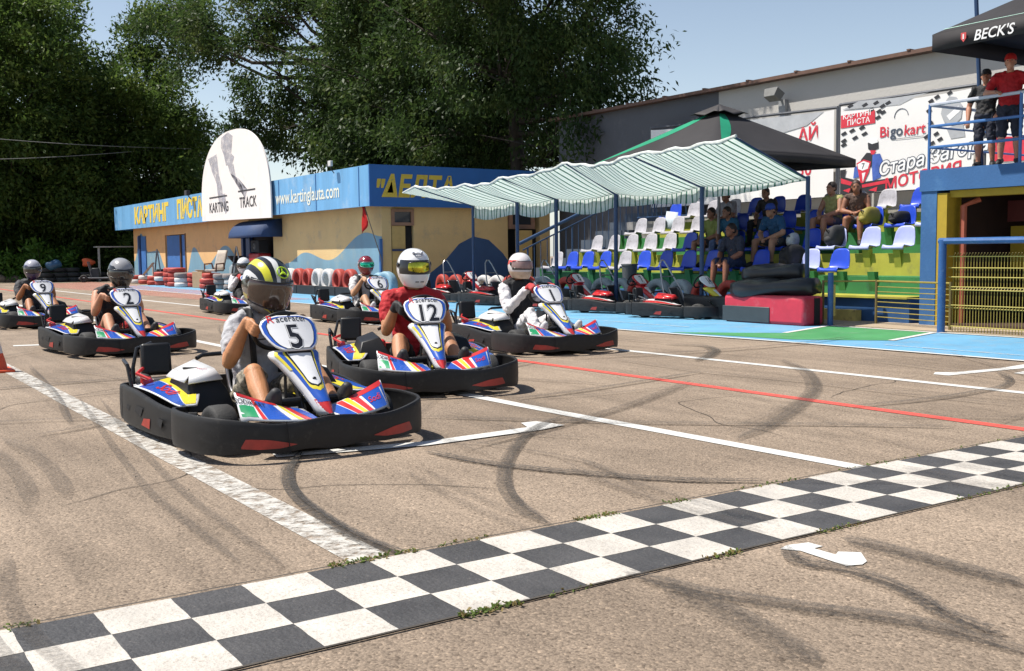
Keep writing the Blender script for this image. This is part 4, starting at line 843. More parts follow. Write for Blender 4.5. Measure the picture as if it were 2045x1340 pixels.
def pod(off, side):
    def f(u, v):   # u 0 inner..1 outer, v 0 rear..1 front
        x = lerp(.40, .70 - .03 * v, u) if v < .6 else lerp(.40 + .16 * (v - .6) / .4, .70 - .03 * v, u); y = .80 - 1.02 * v
        z = .285 + .085 * math.sin(PI * min(1, v * .9 + .22)) * (1 - u * .75) - .02 * v + off
        return (side * x, y, z)
    return f
def make_kart(style='race', cover_col='white'):
    t = thing('racing_kart', 'k', 'go-kart', (0, 0, 0))
    red = style != 'race'
    # front bumper with hooked ends
    P = [(.66, -.27), (.735, -.30), (.765, -.40), (.768, -.55), (.735, -.76), (.655, -.90), (.52, -.985), (.34, -1.035), (.15, -1.055)]
    if red: P = [(.62, -.30), (.70, -.34), (.72, -.45), (.715, -.58), (.66, -.74), (.56, -.85), (.42, -.94), (.25, -1.0), (.1, -1.03)]
    full = [(-x, y, 0) for x, y in P] + [(0, -1.06 if not red else -1.035, 0)] + [(x, y, 0) for x, y in reversed(P)]
    path = crom(full, 5)
    zt = lambda p: (.232 + .028 * smooth01((abs(p.x) - .15) / .45) + .018 * math.cos(p.x * 8)) if not red else (.20 + .06 * smooth01((abs(p.x) - .2) / .4))
    mb = MB(); wall(mb, path, bprof(zt, lambda p: .055 + .012 * math.sin(p.x * 9) ** 2)); fb = mb.build('front_bumper', BUMP, t, angle=50, recalc=True)
    mb = MB()
    for s in ((-1, 1) if not red else ()):
        fwd = [p for p in path if p.y < -.6]; xsF = [p.x for p in fwd]; ysF = [p.y for p in fwd]
        def ins(u, v, s=s):
            a = lerp(-.155, .15, u); x = s * (.40 - a); y = float(np.interp(x, xsF, ysF)); y2 = float(np.interp(x + .01, xsF, ysF)); T = Vector((.01, y2 - y)).normalized(); o = Vector((T.y, -T.x))
            lo = interp([0, .3, .7, 1], [.095, .085, .085, .100], u); hi = interp([0, .08, .5, 1], [.105, .150, .138, .102], u)
            return (x + o.x * .0125, y + o.y * .0125, lerp(lo, hi, v))
        mb = MB(); mb.grid(ins, frange(0, 1, 14), [0, .5, 1]); mb.build('red_insert', LENS, fb, angle=0)
    if not red:
        mb = MB()
        for x in (-.30,): mb.add([(x, -1.068, .05), (x + .006, -1.068, .05), (x - .012, -1.062, .24), (x - .018, -1.062, .24)], [(0, 1, 2, 3)])
        mb.build('bumper_seam', DARK, fb, angle=0)
    # side bumpers
    for s in (-1, 1):
        P = [(.60, -.33), (.66, -.28), (.70, -.15), (.735, .05), (.752, .35), (.752, .65), (.735, .85)]
        path = crom([(s * x, y, 0) for x, y in (P if s > 0 else P[::-1])], 4)
        if s > 0: path = path
        zs = lambda p: .235 + .075 * smooth01((p.y + .3) / .9); mb = MB(); wall(mb, path, bprof(zs, lambda p: .05)); sbm = mb.build('side_bumper', BUMP, t, angle=50, recalc=True)
        mb = MB()
        for y, w, h, z in ((.62, .05, .02, .17), (.36, .10, .035, .175), (-.02, .07, .03, .14)):
            X = .752 + .013 if y > .3 else .729 + .012
            mb.add([(s * (X + .001), y - w, z + h), (s * X, y + w * .6, z + h * 1.1), (s * (X + .001), y + w, z - h * .3), (s * X, y - w * .3, z - h)], [(0, 1, 2, 3)])
        mb.build('dark_hole_plate', DARK, sbm, angle=0)  # near-black plates on the surface stand in for the dark of open holes
        mb = MB(); mb.add([(s * .757, .16, .08), (s * .764, .32, .09), (s * .764, .26, .14), (s * .757, .14, .15)], [(0, 1, 2, 3)]); mb.build('red_insert', LENS, sbm, angle=0)
        # pod panel
        mb = MB(); mb.grid(pod(0, s), frange(0, 1, 7), frange(0, 1, 14)); pp = mb.build('side_pod', SW if not red else BLK, t, angle=180, solid=.01)
        mb = MB(); mb.grid(lambda u, v: pod(.008, s)(lerp(.52 + .2 * (v - .3), .97, u), v), frange(0, 1, 6), frange(.16, 1, 12), mi=0)
        mb.grid(lambda u, v: pod(.008, s)(lerp(.10, .49 + .2 * (v - .3), u), v), frange(0, 1, 5), frange(.12, .97, 12), mi=1)
        if not red:
            text_on(mb, 'Sodi', lambda a, b, s=s: pod(.011, s)(.82 - b * 2.6, .52 - s * a), .17, .014, shear=.2, mi=2)
        mb.build('pod_sticker', [SBL, SYL, SRD] if not red else [SRD, SW, SRD], pp, angle=180)
    # rear bumper
    P = [(.735, .86), (.72, .97), (.64, 1.045), (.45, 1.075), (.2, 1.085)]
    path = crom([(x, y, 0) for x, y in P] + [(0, 1.088, 0)] + [(-x, y, 0) for x, y in reversed(P)], 4)
    mb = MB(); wall(mb, path, bprof(lambda p: .30, lambda p: .06)); mb.build('rear_bumper', BUMP, t, angle=50, recalc=True)
    # floor, chassis
    mb = MB(); mb.prism([(-.30, -.86), (.30, -.86), (.34, .15), (-.34, .15)], .045, .055); mb.build('floor_tray', TUB, t)
    mb = MB()
    for s in (-1, 1):
        mb.tube([(s * .22, -.92, .10), (s * .30, -.75, .075), (s * .34, -.1, .07), (s * .32, .9, .09), (s * .25, 1.04, .14)], .016, 8)
        mb.tube([(s * .34, -.28, .075), (s * .62, -.24, .12), (s * .66, .5, .14), (s * .34, .62, .09)], .013, 8); mb.tube([(s * .25, -.6, .09), (s * .5, -.62, .12)], .014, 8)
    mb.tube([(-.3, -.92, .11), (.3, -.92, .11)], .015, 8); mb.tube([(-.34, .3, .08), (.34, .3, .08)], .015, 8); mb.build('chassis', TUB, t)
    mb = MB(); mb.tube([(-.66, .68, .14), (.66, .68, .14)], .018, 10); mb.tube([(-.25, .72, .47), (-.2, .74, .49), (.28, .76, .50), (.33, .7, .42), (.33, .6, .2)], .016, 8); mb.tube([(-.66, .84, .18), (-.66, .86, .42), (-.62, .9, .55), (-.5, .95, .58)], .014, 8); mb.tube([(-.70, .70, .2), (-.72, .78, .45), (-.70, .95, .47), (-.6, 1.0, .3)], .014, 8); mb.build('rear_frame', TUB, t)
    # wheels
    def wheel(x, y, r, w, steer=0):
        M = Matrix.Translation((x, y, r)) @ Matrix.Rotation(steer, 4, 'Z') @ Matrix.Rotation(PI / 2, 4, 'Y'); h = w / 2
        mb = MB(); mb.lathe([(r * .50, -h * .9), (r * .72, -h), (r * .92, -h * .93), (r * .985, -h * .7), (r, 0), (r * .985, h * .7), (r * .92, h * .93), (r * .72, h), (r * .50, h * .9), (r * .46, 0)], 28, M, closed=True); ty = mb.build('wheel', RUB, t, angle=60, recalc=True)
        mb = MB(); mb.lathe([(.0, -h * .2), (r * .2, -h * .3), (r * .22, -h * .5), (r * .35, -h * .5), (r * .42, -h * .8), (r * .52, -h * .88), (r * .52, h * .88), (r * .42, h * .8), (r * .22, h * .5), (0, h * .3)], 20, M); mb.build('rim', CHR, ty, angle=40)
    wheel(-.525, -.53, .150, .15, R(4)); wheel(.525, -.53, .150, .15, R(4)); wheel(-.53, .68, .14, .19); wheel(.53, .68, .14, .19)
    # nose deck
    for s in (-1, 1):
        mb = MB(); mb.grid(deck(0, s), frange(0, 1, 14), frange(0, 1, 6)); dk = mb.build('nose_deck', SW if not red else BLK, t, angle=180, solid=.012)
        mb = MB()
        bands = ([(.0, .22, 0), (.24, .34, 1), (.36, .44, 2), (.46, .56, 1), (.57, .60, 3), (.61, .93, 0)] if s > 0 else [(.0, .16, 0), (.17, .27, 1), (.29, .35, 2), (.36, .44, 3), (.45, .72, 0), (.73, .78, 1)]) if not red else [(.1, .4, 1), (.45, .8, 2)]
        for a, b, mi in bands:
            mb.grid(lambda u, v: deck(.008, s)(min(1, max(0, lerp(a, b, u) + (.16 if s < 0 else -.13) * (v - .5) * (1 - lerp(a, b, u)))), lerp(.03, .97, v)), frange(0, 1, 5), frange(0, 1, 6), mi)
        if not red:
            mb.grid(lambda u, v: deck(.0095, s)(lerp(.80, .985, u), lerp(.1, .55, v)) if s < 0 else deck(.0095, s)(lerp(.95, .99, u), lerp(.0, .9, v)), frange(0, 1, 4), frange(0, 1, 4), 4 if s < 0 else 0)
            mb.grid(lambda u, v: deck(.0097, s)(lerp(.42, .98, u), lerp(.86, .985, v) if s < 0 else lerp(.80, .985, v)), frange(0, 1, 8), frange(0, 1, 3), 1)
            if s < 0: text_on(mb, 'SODIKART', lambda a, b: deck(.0115, -1)(.83 - a * 1.9, .70 + b * 6 - .1), .045, .004, shear=.2, mi=5)
            else: text_on(mb, 'Sodi', lambda a, b: deck(.0115, 1)(.75 + a * 2.0, .35 + b * 5), .07, .005, shear=.2, mi=1)
        mb.build('deck_sticker', [SBL, SRD, SYL, SW, SGN, SBK] if not red else [SBK, SRD, SW], dk, angle=180)
    # lower fairing
    base = SW if not red else LRED
    T = frange(0, .6, 22); mb = MB(); f0 = low_fn(0)
    ribbon(mb, f0, T, lambda t_: -lowW(t_), lambda t_: lowW(t_), nu=13)
    for s in (-1, 1): mb.grid(lambda u, t_: tuple(Vector(f0(s * lowW(t_), t_)) + Vector((s * .012 * u, .05 * u, -.012 * u))), [0, .5, 1], T)
    lf = mb.build('front_fairing', base, t, angle=180, recalc=True, solid=.006)
    mb = MB()
    if style == 'race':
        ribbon(mb, low_fn(.003), frange(.0, .13, 6), lambda t_: -.97 * lowW(t_), lambda t_: .97 * lowW(t_), mi=1)
        ribbon(mb, low_fn(.004), frange(.10, .575, 20), lambda t_: -.88 * lowW(t_) * (1 if t_ > .13 else .9), lambda t_: .93 * lowW(t_), mi=0)
        ribbon(mb, low_fn(.0055), frange(.195, .57, 18), lambda t_: -taper_in(t_, .195, .05, .66 * lowW(t_)), lambda t_: taper_in(t_, .195, .05, .66 * lowW(t_)), mi=2)
        ribbon(mb, low_fn(.0055), frange(.40, .58, 8), lambda t_: -.98 * lowW(t_), lambda t_: -.84 * lowW(t_), mi=2, nu=3)
        ribbon(mb, low_fn(.007), frange(.23, .57, 18), lambda t_: -taper_in(t_, .23, .05, .58 * lowW(t_)), lambda t_: taper_in(t_, .23, .05, .58 * lowW(t_)), mi=3)
        ribbon(mb, low_fn(.0085), frange(.245, .565, 18), lambda t_: -taper_in(t_, .245, .05, .50 * lowW(t_)), lambda t_: taper_in(t_, .245, .05, .50 * lowW(t_)), mi=4)
        ribbon(mb, low_fn(.010), frange(.545, .578, 4), lambda t_: -.075, lambda t_: .08, mi=3)
        for k in range(1): mb.ell(low_fn(.010)(0, .30), (.013, .003, .011), mi=3)
        mb.build('fairing_sticker', [SBL, SRD, SYL, SBK, SW], lf, angle=180)
    else:
        c = SW if style == 'red' else SYL
        ribbon(mb, low_fn(.004), frange(.08, .5, 14), lambda t_: -.45 * lowW(t_), lambda t_: .45 * lowW(t_), mi=0)
        ribbon(mb, low_fn(.0055), frange(.0, .12, 5), lambda t_: -.97 * lowW(t_), lambda t_: .97 * lowW(t_), mi=1)
        mb.build('fairing_sticker', [SW, SRD], lf, angle=180)
        if style == 'yellow': lf.data.materials[0] = SYL
    # number plate shield
    mb = MB(); T = frange(.565, 1, 22); f1 = plate_fn(0); ribbon(mb, f1, T, lambda t_: -plateW(t_), lambda t_: plateW(t_), nu=15)
    npl = mb.build('number_plate', SW if style != 'red' else LRED, t, angle=180, recalc=True, solid=.012)
    mb = MB()
    sc_ = lambda k, a, b: (lambda t_: k * plateW(lerp(.565, 1, (t_ - a) / (b - a))))
    if style == 'race':
        ribbon(mb, plate_fn(.0075), frange(.58, .985, 20), lambda t_: -sc_(.955, .58, .985)(t_), lambda t_: sc_(.955, .58, .985)(t_), 0, 15)
        ribbon(mb, plate_fn(.009), frange(.578, .97, 20), lambda t_: -sc_(.83, .578, .97)(t_), lambda t_: sc_(.83, .578, .97)(t_), 1, 15)
        ribbon(mb, plate_fn(.0105), frange(.582, .965, 20), lambda t_: -sc_(.80, .582, .965)(t_), lambda t_: sc_(.80, .582, .965)(t_), 2, 15)
        mb.build('plate_sticker', [SBL, SBK, SW], npl, angle=180)
    else:
        ribbon(mb, plate_fn(.0095), frange(.60, .965, 14), lambda t_: -.80 * plateW(t_), lambda t_: .80 * plateW(t_), 0, 9); mb.build('plate_sticker', [SW], npl, angle=180)
    # steering wheel and column
    C = Vector((0, -.23, .695)); up = Vector((0, -.42, .907)); mb = MB(); ring = [C + Vector((1, 0, 0)) * .172 * math.cos(a) + up * .145 * math.sin(a) * (.82 if math.sin(a) < 0 else 1) for a in [2 * PI * i / 40 for i in range(40)]]
    mb.tube(ring, .0155, 10, closed=True); swl = mb.build('steering_wheel', BLK, t, angle=180)
    mb = MB()
    for a in (R(200), R(-20), R(270)): mb.tube([C - up * .01 + Vector((0, -.02, -.015)), C + Vector((.165 * math.cos(a), 0, 0)) + up * .13 * math.sin(a)], .010, 6, flat=.5)
    mb.ell(C + Vector((0, -.015, -.01)), (.05, .03, .045)); mb.build('spokes', TUB, swl)
    mb = MB(); mb.tube([C, (0, -.62, .14)], .012, 8); mb.tube([(-.06, -.45, .10), (-.05, -.42, .52)], .010, 6); mb.tube([(.06, -.45, .10), (.05, -.42, .52)], .010, 6); mb.build('steering_column', TUB, t)
    mb = MB(); mb.tube([(-.10, -.60, .25), (-.20, -.35, .12), (-.36, -.05, .12), (-.42, .15, .2)], .006, 5); mb.tube([(.1, -.6, .25), (.22, -.3, .13), (.38, .1, .16), (.40, .4, .22)], .006, 5); mb.tube([(.03, -.5, .2), (.10, -.2, .28), (.26, 0, .22), (.36, .1, .3)], .008, 5); mb.build('cables', SYL if not red else SBK, t)
    for s in (-1, 1): mb = MB(); mb.tube([(s * .30, -.60, .13), (s * .42, -.56, .15), (s * .49, -.53, .15)], .018, 6); mb.tube([(s * .05, -.50, .12), (s * .36, -.54, .14)], .009, 6); mb.box((s * .38, -.545, .15), (.05, .05, .10)); mb.build('stub_axle', CHR, t)
    # seat bucket
    prof = [(-.06, .155), (.0, .10), (.10, .075), (.22, .09), (.31, .17), (.36, .30), (.39, .42), (.405, .52), (.41, .57)]
    def seat(u, k):
        a, b = prof[int(k)]; e = abs(u); hgt = interp([0, 1, 2, 3, 4, 5, 6, 7, 8], [.03, .10, .16, .20, .16, .12, .10, .07, .03], k)
        nx, nz = (0, 1) if k < 3 else (-.75, .65) if k < 5 else (-1, .1); w = interp([0, 4, 6, 8], [.15, .17, .17, .145], k)
        return (w * math.copysign(min(1, e * 1.25) ** .9, u) + .012 * (u > .9) - .012 * (u < -.9), a + nx * hgt * e ** 3, b + nz * hgt * e ** 3)
    mb = MB(); mb.grid(seat, [-1, -.93, -.8, -.6, -.3, 0, .3, .6, .8, .93, 1], list(range(9))); st_o = mb.build('seat', GRP, t, angle=180, solid=.012)
    mb = MB()
    for s in (-1, 1): mb.tube([Vector(seat(s, k)) for k in range(1, 9)], .011, 6)
    mb.tube([Vector(seat(u, 8)) for u in frange(-1, 1, 9)], .011, 6); mb.build('seat_edge', CHR, st_o, angle=180)
    # fuel tank / pedal box
    mb = MB(); mb.ell((0.0, -.30, .17), (.13, .17, .14)); mb.build('fuel_tank', BLK, t, angle=180)
    mb = MB(); 
    for s in (-1, 1): mb.tube([(s * .05, -.655, .305), (s * .30, -.655, .30)], .017, 8); mb.tube([(s * .28, -.655, .3), (s * .29, -.70, .08)], .012, 6); mb.box((s * .17, -.64, .27), (.25, .012, .055), rot=Euler((R(25), 0, 0)).to_matrix())
    mb.build('footrest', TUB, t)
    for s in (-1, 1): mb = MB(); mb.tube([(s * .13, -.72, .07), (s * .13, -.76, .16), (s * .13, -.72, .24)], .009, 6); mb.box((s * .13, -.715, .24), (.07, .012, .06)); mb.build('pedal', CHR, t)
    # engine covers
    def cover(s, m, top_m):
        mb = MB(); q = lambda x, y, z: (s * x, y, z)
        b = [(.24, -.02), (.545, .02), (.555, .50), (.28, .60)]; tt = [(.33, .12, .44), (.50, .12, .40), (.50, .44, .42), (.34, .50, .47)]
        mb.loft([[q(x, y, .18) for x, y in b], [q(lerp(b[i][0], tt[i][0], .25), lerp(b[i][1], tt[i][1], .25), .30) for i in range(4)], [q(*p) for p in tt]], closed=True, caps=True)
        cv = mb.build('engine_cover', m, t, recalc=True, bevel=.010, angle=35, seg=2)
        if top_m:
            mb = MB(); up_ = Vector((0, -.006, .014)); A = [Vector(q(*p)) + up_ for p in tt]; B = [Vector(q(lerp(b[i][0], tt[i][0], .25), lerp(b[i][1], tt[i][1], .25), .30)) + Vector((s * .01, 0, .014)) for i in range(4)]
            mb.add([A[0], A[1], A[2], A[3]], [(0, 1, 2, 3)]); lw = A[0].lerp(B[0], .55) + Vector((0, -.014, .01)), A[1].lerp(B[1], .55) + Vector((0, -.014, .01)); mb.add([A[0], A[1], lw[1], lw[0]], [(0, 1, 2, 3)])
            mb.add([A[1] + Vector((s * .004, 0, 0)), A[2] + Vector((s * .004, 0, 0)), A[2].lerp(B[2], .5) + Vector((s * .022, 0, .012)), A[1].lerp(B[1], .5) + Vector((s * .022, 0, .012))], [(0, 1, 2, 3)])
            tp = mb.build('cover_panel', top_m, cv, angle=20, recalc=True, solid=.008)
            mb = MB(); mb.box(q(.43, .30, .447), (.10, .022, .012), rz=R(40) * s); mb.build('cover_slot', SBK, tp)
            mb = MB(); text_on(mb, 'SODI', lambda a, c: (s * .41 - c * s * -1 - s * .04, .2 + a, .449) if s > 0 else (-.41 + c - .0, .2 - a * -1, .452), .06, .003); mb.build('cover_lettering', SRD, tp, angle=0)
        return cv
    cover(-1, BLK, SW if cover_col == 'white' and not red else (LRED if red else None)); cover(1, BLK, None)
    mb = MB(); mb.box((-.31, .25, .36), (.10, .12, .10)); mb.build('red_air_filter', SRD, t, bevel=.03, seg=3)
    # rear box
    mb = MB(); mb.box((-.50, .86, .47), (.205, .10, .225), rot=Euler((R(-12), 0, R(-8))).to_matrix()); mb.build('rear_box', BLK, t, bevel=.02)
    mb = MB(); mb.box((-.44, .74, .27), (.28, .14, .16)); mb.box((.42, .74, .27), (.26, .2, .14)); mb.ell((-.60, .82, .33), (.06, .06, .05)); mb.build('engine_block', mat('oily_metal', (.12, .11, .11), .45, metal=.6, var=.4, scale=20), t, bevel=.01)
    mb = MB()
    for k in range(3): mb.box((-.62, .64 + .03 * k, .33 + .008 * k), (.07, .006, .04))
    mb.tube([(-.63, .55, .36), (-.70, .62, .40), (-.62, .76, .42)], .012, 6); mb.build('exhaust_guard', SRD if not red else CHR, t)
    if red:
        mb = MB(); mb.tube([(-.17, .42, .2), (-.155, .55, .80), (-.12, .60, 1.05), (-.05, .62, 1.12), (.03, .62, 1.12), (.09, .58, 1.02), (.16, .30, .55), (.19, .2, .25)], .017, 8); mb.tube([(-.15, .55, .8), (.12, .42, .8)], .012, 6); mb.build('roll_hoop', CHR, t)
    return t, npl
def add_number(npl, s, style='race', size=.172):
    fn = plate_fn
    if style == 'race':
        m = lambda off: (lambda a, b: fn(off)(a, .586 + b / .46))
        mb = MB(); text_on(mb, s, m(.0120), size, .050, sx=1.2, res=2); o1 = mb.build('number_outline', SBK, npl, angle=0)
        mb = MB(); text_on(mb, s, m(.0128), size, .041, sx=1.2, res=2); mb.build('number_outline', SW, npl, angle=0)
        mb = MB(); text_on(mb, s, m(.0136), size, .018, sx=1.2, res=2); mb.build('number', SBK, npl, angle=0)
        mb = MB(); text_on(mb, 'aceFacer', lambda a, b: fn(.0125)(a * 1 + .018, .905 + b / .42 - a * a * 1.6), .054, .004, sx=1.1); mb.build('plate_lettering', SBK, npl, angle=0)
        mb = MB(); text_on(mb, 'R', lambda a, b: fn(.0125)(a - .122, .884 + b / .42), .066, .006, sx=1.1); mb.build('plate_lettering', SRD, npl, angle=0)
    else:
        mb = MB(); text_on(mb, s, lambda a, b: fn(.014)(a, .66 + b / .42), .15, .010, sx=1.0); mb.build('number', SBK, npl, angle=0)
KARTS = {}
GK = 'race karts on track'
for n, loc, yaw, cov, lab in (('5', (2.585, 6.81), .8, 'white', 'black go-kart with number 5 on its white front plate, nearest to the camera'),
    ('12', (4.69, 8.53), -17.8, 'black', 'black go-kart with number 12 on its white front plate, turned towards the camera'),
    ('1', (7.58, 10.78), -5.5, 'white', 'black go-kart with number 1 on its plate, driven by the racer in white'),
    ('6', (8.44, 17.15), -1, 'white', 'distant black go-kart with number 6 on its plate before the painted tyres'),
    ('2', (3.33, 14.03), 3.7, 'white', 'black go-kart with number 2 on its front plate, behind kart number 5 on the left'),
    ('3', (7.83, 21.83), -4, 'white', 'farthest black go-kart, half hidden behind the driver in the striped helmet'),
    ('9', (3.45, 20.25), 3, 'white', 'black go-kart with number 9 on its front plate at the left edge')):
    k, npl = make_kart('race', cov)
    if n != '3': add_number(npl, n)
    place(k, (*loc, 0), R(yaw), lab); k['group'] = GK; KARTS[n] = k
for n, y, style, x in (('14', 14.15, 'yellow', 13.45), ('7', 16.15, 'red', 13.6), ('8', 18.15, 'red', 13.6), ('4', 20.6, 'red', 13.7), ('10', 22.75, 'red', 13.8)):
    k, npl = make_kart(style, 'black'); add_number(npl, n, 'p')
    place(k, (x, y, 0), R(11 if n != '14' else 14), {'14': 'parked go-kart with white and yellow nose and number 14, nearest of the parked row', '7': 'parked red and black go-kart with number 7 beside the tyre wall', '8': 'parked red and black go-kart with number 8 just behind the racer in the white suit', '4': 'parked red go-kart with silver roll hoop directly left of the racer in the white suit', '10': 'parked red go-kart with silver roll hoop behind the driver in the red T-shirt'}[n], .93)
    k['group'] = 'empty karts parked in a row'
# ------------------------------------------------------------------ people
WRT = bpy.data.textures.new('cloth_folds', 'CLOUDS'); WRT.noise_scale = .075; WRT.noise_depth = 1
def organic(name, mb, m, voxel=.010, it=5, parent=None, origin=None, smooth=.55):
    me = bpy.data.meshes.new('tmp'); me.from_pydata(mb.v, [], mb.f); ob = bpy.data.objects.new('tmp', me); COL.objects.link(ob)
    r_ = ob.modifiers.new('r', 'REMESH'); r_.mode = 'VOXEL'; r_.voxel_size = voxel; r_.adaptivity = 0
    s_ = ob.modifiers.new('s', 'SMOOTH'); s_.factor = smooth; s_.iterations = it
    if name in ('shirt', 'shorts', 'trousers', 'vest'): d_ = ob.modifiers.new('d', 'DISPLACE'); d_.texture = WRT; d_.texture_coords = 'LOCAL'; d_.strength = .042; d_.mid_level = .45
    me2 = bpy.data.meshes.new_from_object(ob.evaluated_get(bpy.context.evaluated_depsgraph_get())); bpy.data.objects.remove(ob); bpy.data.meshes.remove(me)
    me2.name = name; me2.materials.clear(); me2.materials.append(m); me2.polygons.foreach_set('use_smooth', [True] * len(me2.polygons))
    o = bpy.data.objects.new(name, me2); COL.objects.link(o)
    if parent is not None: o.parent = parent
    return o
def cap(mb, p0, p1, r0, r1, n=12, flat=1.0):
    p0, p1 = Vector(p0), Vector(p1); d = (p1 - p0).normalized(); P = [p0 - d * r0 * .98, p0 - d * r0 * .7, p0, p1, p1 + d * r1 * .7, p1 + d * r1 * .98]
    mb.tube(P, [r0 * .15, r0 * .72, r0, r1, r1 * .72, r1 * .15], n, flat=flat)
def limb(mb, pts, rs, n=12):
    P = [Vector(p) for p in pts]; d0 = (P[1] - P[0]).normalized(); d1 = (P[-1] - P[-2]).normalized()
    mb.tube([P[0] - d0 * rs[0] * .95, P[0] - d0 * rs[0] * .65] + P + [P[-1] + d1 * rs[-1] * .65, P[-1] + d1 * rs[-1] * .95], [rs[0] * .2, rs[0] * .76] + list(rs) + [rs[-1] * .76, rs[-1] * .2], n)
def torso(mb, J, g=0, top=1.0, bottom=True, s=1):
    lat = (J['shR'] - J['shL']).normalized(); st = []
    shw = (J['shR'] - J['shL']).length / 2; pe, ch, nk = J['pel'], J['chest'], J['neck']
    seq = [(pe + (pe - ch) * .18, .11, .075), (pe, .165, .115), (pe.lerp(ch, .45), .148, .105), (pe.lerp(ch, .8), .158, .112), (ch.lerp(nk, .25), .172, .118), (ch.lerp(nk, .60), shw * .88, .10), (ch.lerp(nk, .85), shw * .70, .085), (nk, .085, .075)]
    rings = []
    for i, (c, w, d) in enumerate(seq):
        ax = (seq[min(i + 1, 7)][0] - seq[max(i - 1, 0)][0]).normalized(); l = (lat - ax * lat.dot(ax)).normalized(); dp = ax.cross(l); w = w * s + g; d = d * s + g
        rings.append([c + l * w * math.copysign(abs(math.cos(a)) ** .85, math.cos(a)) + dp * d * math.copysign(abs(math.sin(a)) ** .85, math.sin(a)) for a in [2 * PI * k / 20 for k in range(20)]])
    mb.loft(rings)
    for k in ('shL', 'shR'): cap(mb, J[k] + Vector((0, 0, -.005)), nk.lerp(J[k], .45) + Vector((0, 0, .0)), .058 * s + g, .05 * s + g)
def hand_grip(mb, G, t, b, n_, s=1, g=0):
    """hand closed round a rim: G rim point, t rim tangent, b from rim towards the wrist, n_ outer side"""
    G, t, b, n_ = [Vector(v) for v in (G, t, b, n_)]; t = t.normalized(); b = (b - t * b.dot(t)).normalized(); n_ = t.cross(b) * (1 if t.cross(b).dot(n_) > 0 else -1); R_ = (.0155 + .011 + g) * 1.0
    M = Matrix([t, b, n_]).transposed()
    mb.ell(G + b * (.052 * s) + n_ * .006, (.044 * s + g, .042 * s + g, .020 * s + g), M, 14, 8)
    for j in range(4):
        off = t * ((j - 1.5) * .0205 * s); L = [1.0, 1.1, 1.05, .85][j]; pts = [G + off * .9 + b * .055 * s + n_ * .018]
        for th in (62, 105, 150, 190 * L, 222 * L): a = R(th - 20); pts.append(G + off + b * math.cos(a) * R_ + n_ * math.sin(a) * R_)
        limb(mb, pts, [.0105 * s + g, .0105 * s + g, .010 * s + g, .0095 * s + g, .009 * s + g, .008 * s + g], 8)
    o = t * (-.040 * s); pts = [G + b * .06 * s - n_ * .004 + o * .6]
    for th in (-50, -95, -140): a = R(th); pts.append(G + o * 1.0 + b * math.cos(a) * R_ * 1.1 + n_ * math.sin(a) * R_ * 1.1)
    limb(mb, pts, [.014 * s + g, .0125 * s + g, .0115 * s + g, .009 * s + g], 8)
    return G + b * .098 * s
def hand_open(mb, wr, d, up, side, s=1, curl=.5, g=0):
    wr, d, up = Vector(wr), Vector(d).normalized(), Vector(up); up = (up - d * up.dot(d)).normalized(); la = d.cross(up) * side
    M = Matrix([la, d, up]).transposed(); mb.ell(wr + d * .05 * s, (.042 * s + g, .055 * s + g, .018 * s + g), M, 14, 8)
    for j in range(4):
        p = wr + d * .088 * s + la * ((j - 1.5) * .021 * s); L = [.068, .078, .072, .056][j] * s; a1 = curl * .6; q = d * math.cos(a1) - up * math.sin(a1); a2 = curl * 1.5; q2 = d * math.cos(a2) - up * math.sin(a2)
        limb(mb, [p - d * .02, p, p + q * L * .5, p + q * L * .5 + q2 * L * .5], [.010 * s + g, .010 * s + g, .009 * s + g, .0075 * s + g], 8)
    p = wr + d * .03 * s - la * .035 * s; q = (d * .7 - la * .6 - up * .3).normalized(); limb(mb, [p, p + q * .035 * s, p + (q + d * .5).normalized() * .065 * s], [.013 * s + g, .0115 * s + g, .009 * s + g], 8)
def foot(mb, an, to, s=1, g=0):
    d = (to - an).normalized(); limb(mb, [an + Vector((0, 0, 0)) - d * .035 * s, an.lerp(to, .4), an.lerp(to, .8), to], [.040 * s + g, .042 * s + g, .040 * s + g, .028 * s + g], 12)
def head_mesh(mb, M, s=1):
    """M: head frame, origin head centre, -Y forward"""
    q = lambda v: M @ (Vector(v) * s); R3 = M.to_3x3()
    mb.ell(q((0, .012, .028)), (.076 * s, .096 * s, .094 * s), R3, 22, 14); mb.ell(q((0, -.022, -.045)), (.062 * s, .070 * s, .072 * s), R3, 20, 12); mb.ell(q((0, -.055, -.095)), (.030 * s, .028 * s, .022 * s), R3, 12, 8)
    limb(mb, [q((0, -.078, .028)), q((0, -.098, -.005)), q((0, -.106, -.022))], [.010 * s, .013 * s, .016 * s], 8); mb.ell(q((0, -.082, -.060)), (.027 * s, .016 * s, .012 * s), R3, 12, 8)
    for x in (-1, 1): mb.ell(q((x * .077, .01, -.005)), (.012 * s, .022 * s, .033 * s), R3, 10, 8); mb.ell(q((x * .032, -.078, .036)), (.026 * s, .012 * s, .010 * s), R3, 10, 6)
def frame(c, yaw=0, pitch=0, roll=0):
    return Matrix.Translation(Vector(c)) @ Matrix.Rotation(R(yaw), 4, 'Z') @ Matrix.Rotation(R(pitch), 4, 'X') @ Matrix.Rotation(R(roll), 4, 'Y')
SK = {}
def skin(h): 
    if h not in SK: SK[h] = mat('skin_%d' % len(SK), srgb(h), .55, var=.14, scale=11, bump=.25, bscale=110)
    return SK[h]
def cloth(name, c, **k): return mat(name, c, k.pop('rough', .8), var=k.pop('var', .16), scale=k.pop('scale', 9), bump=.8, bdist=.035, bscale=k.pop('bscale', 10), **k)
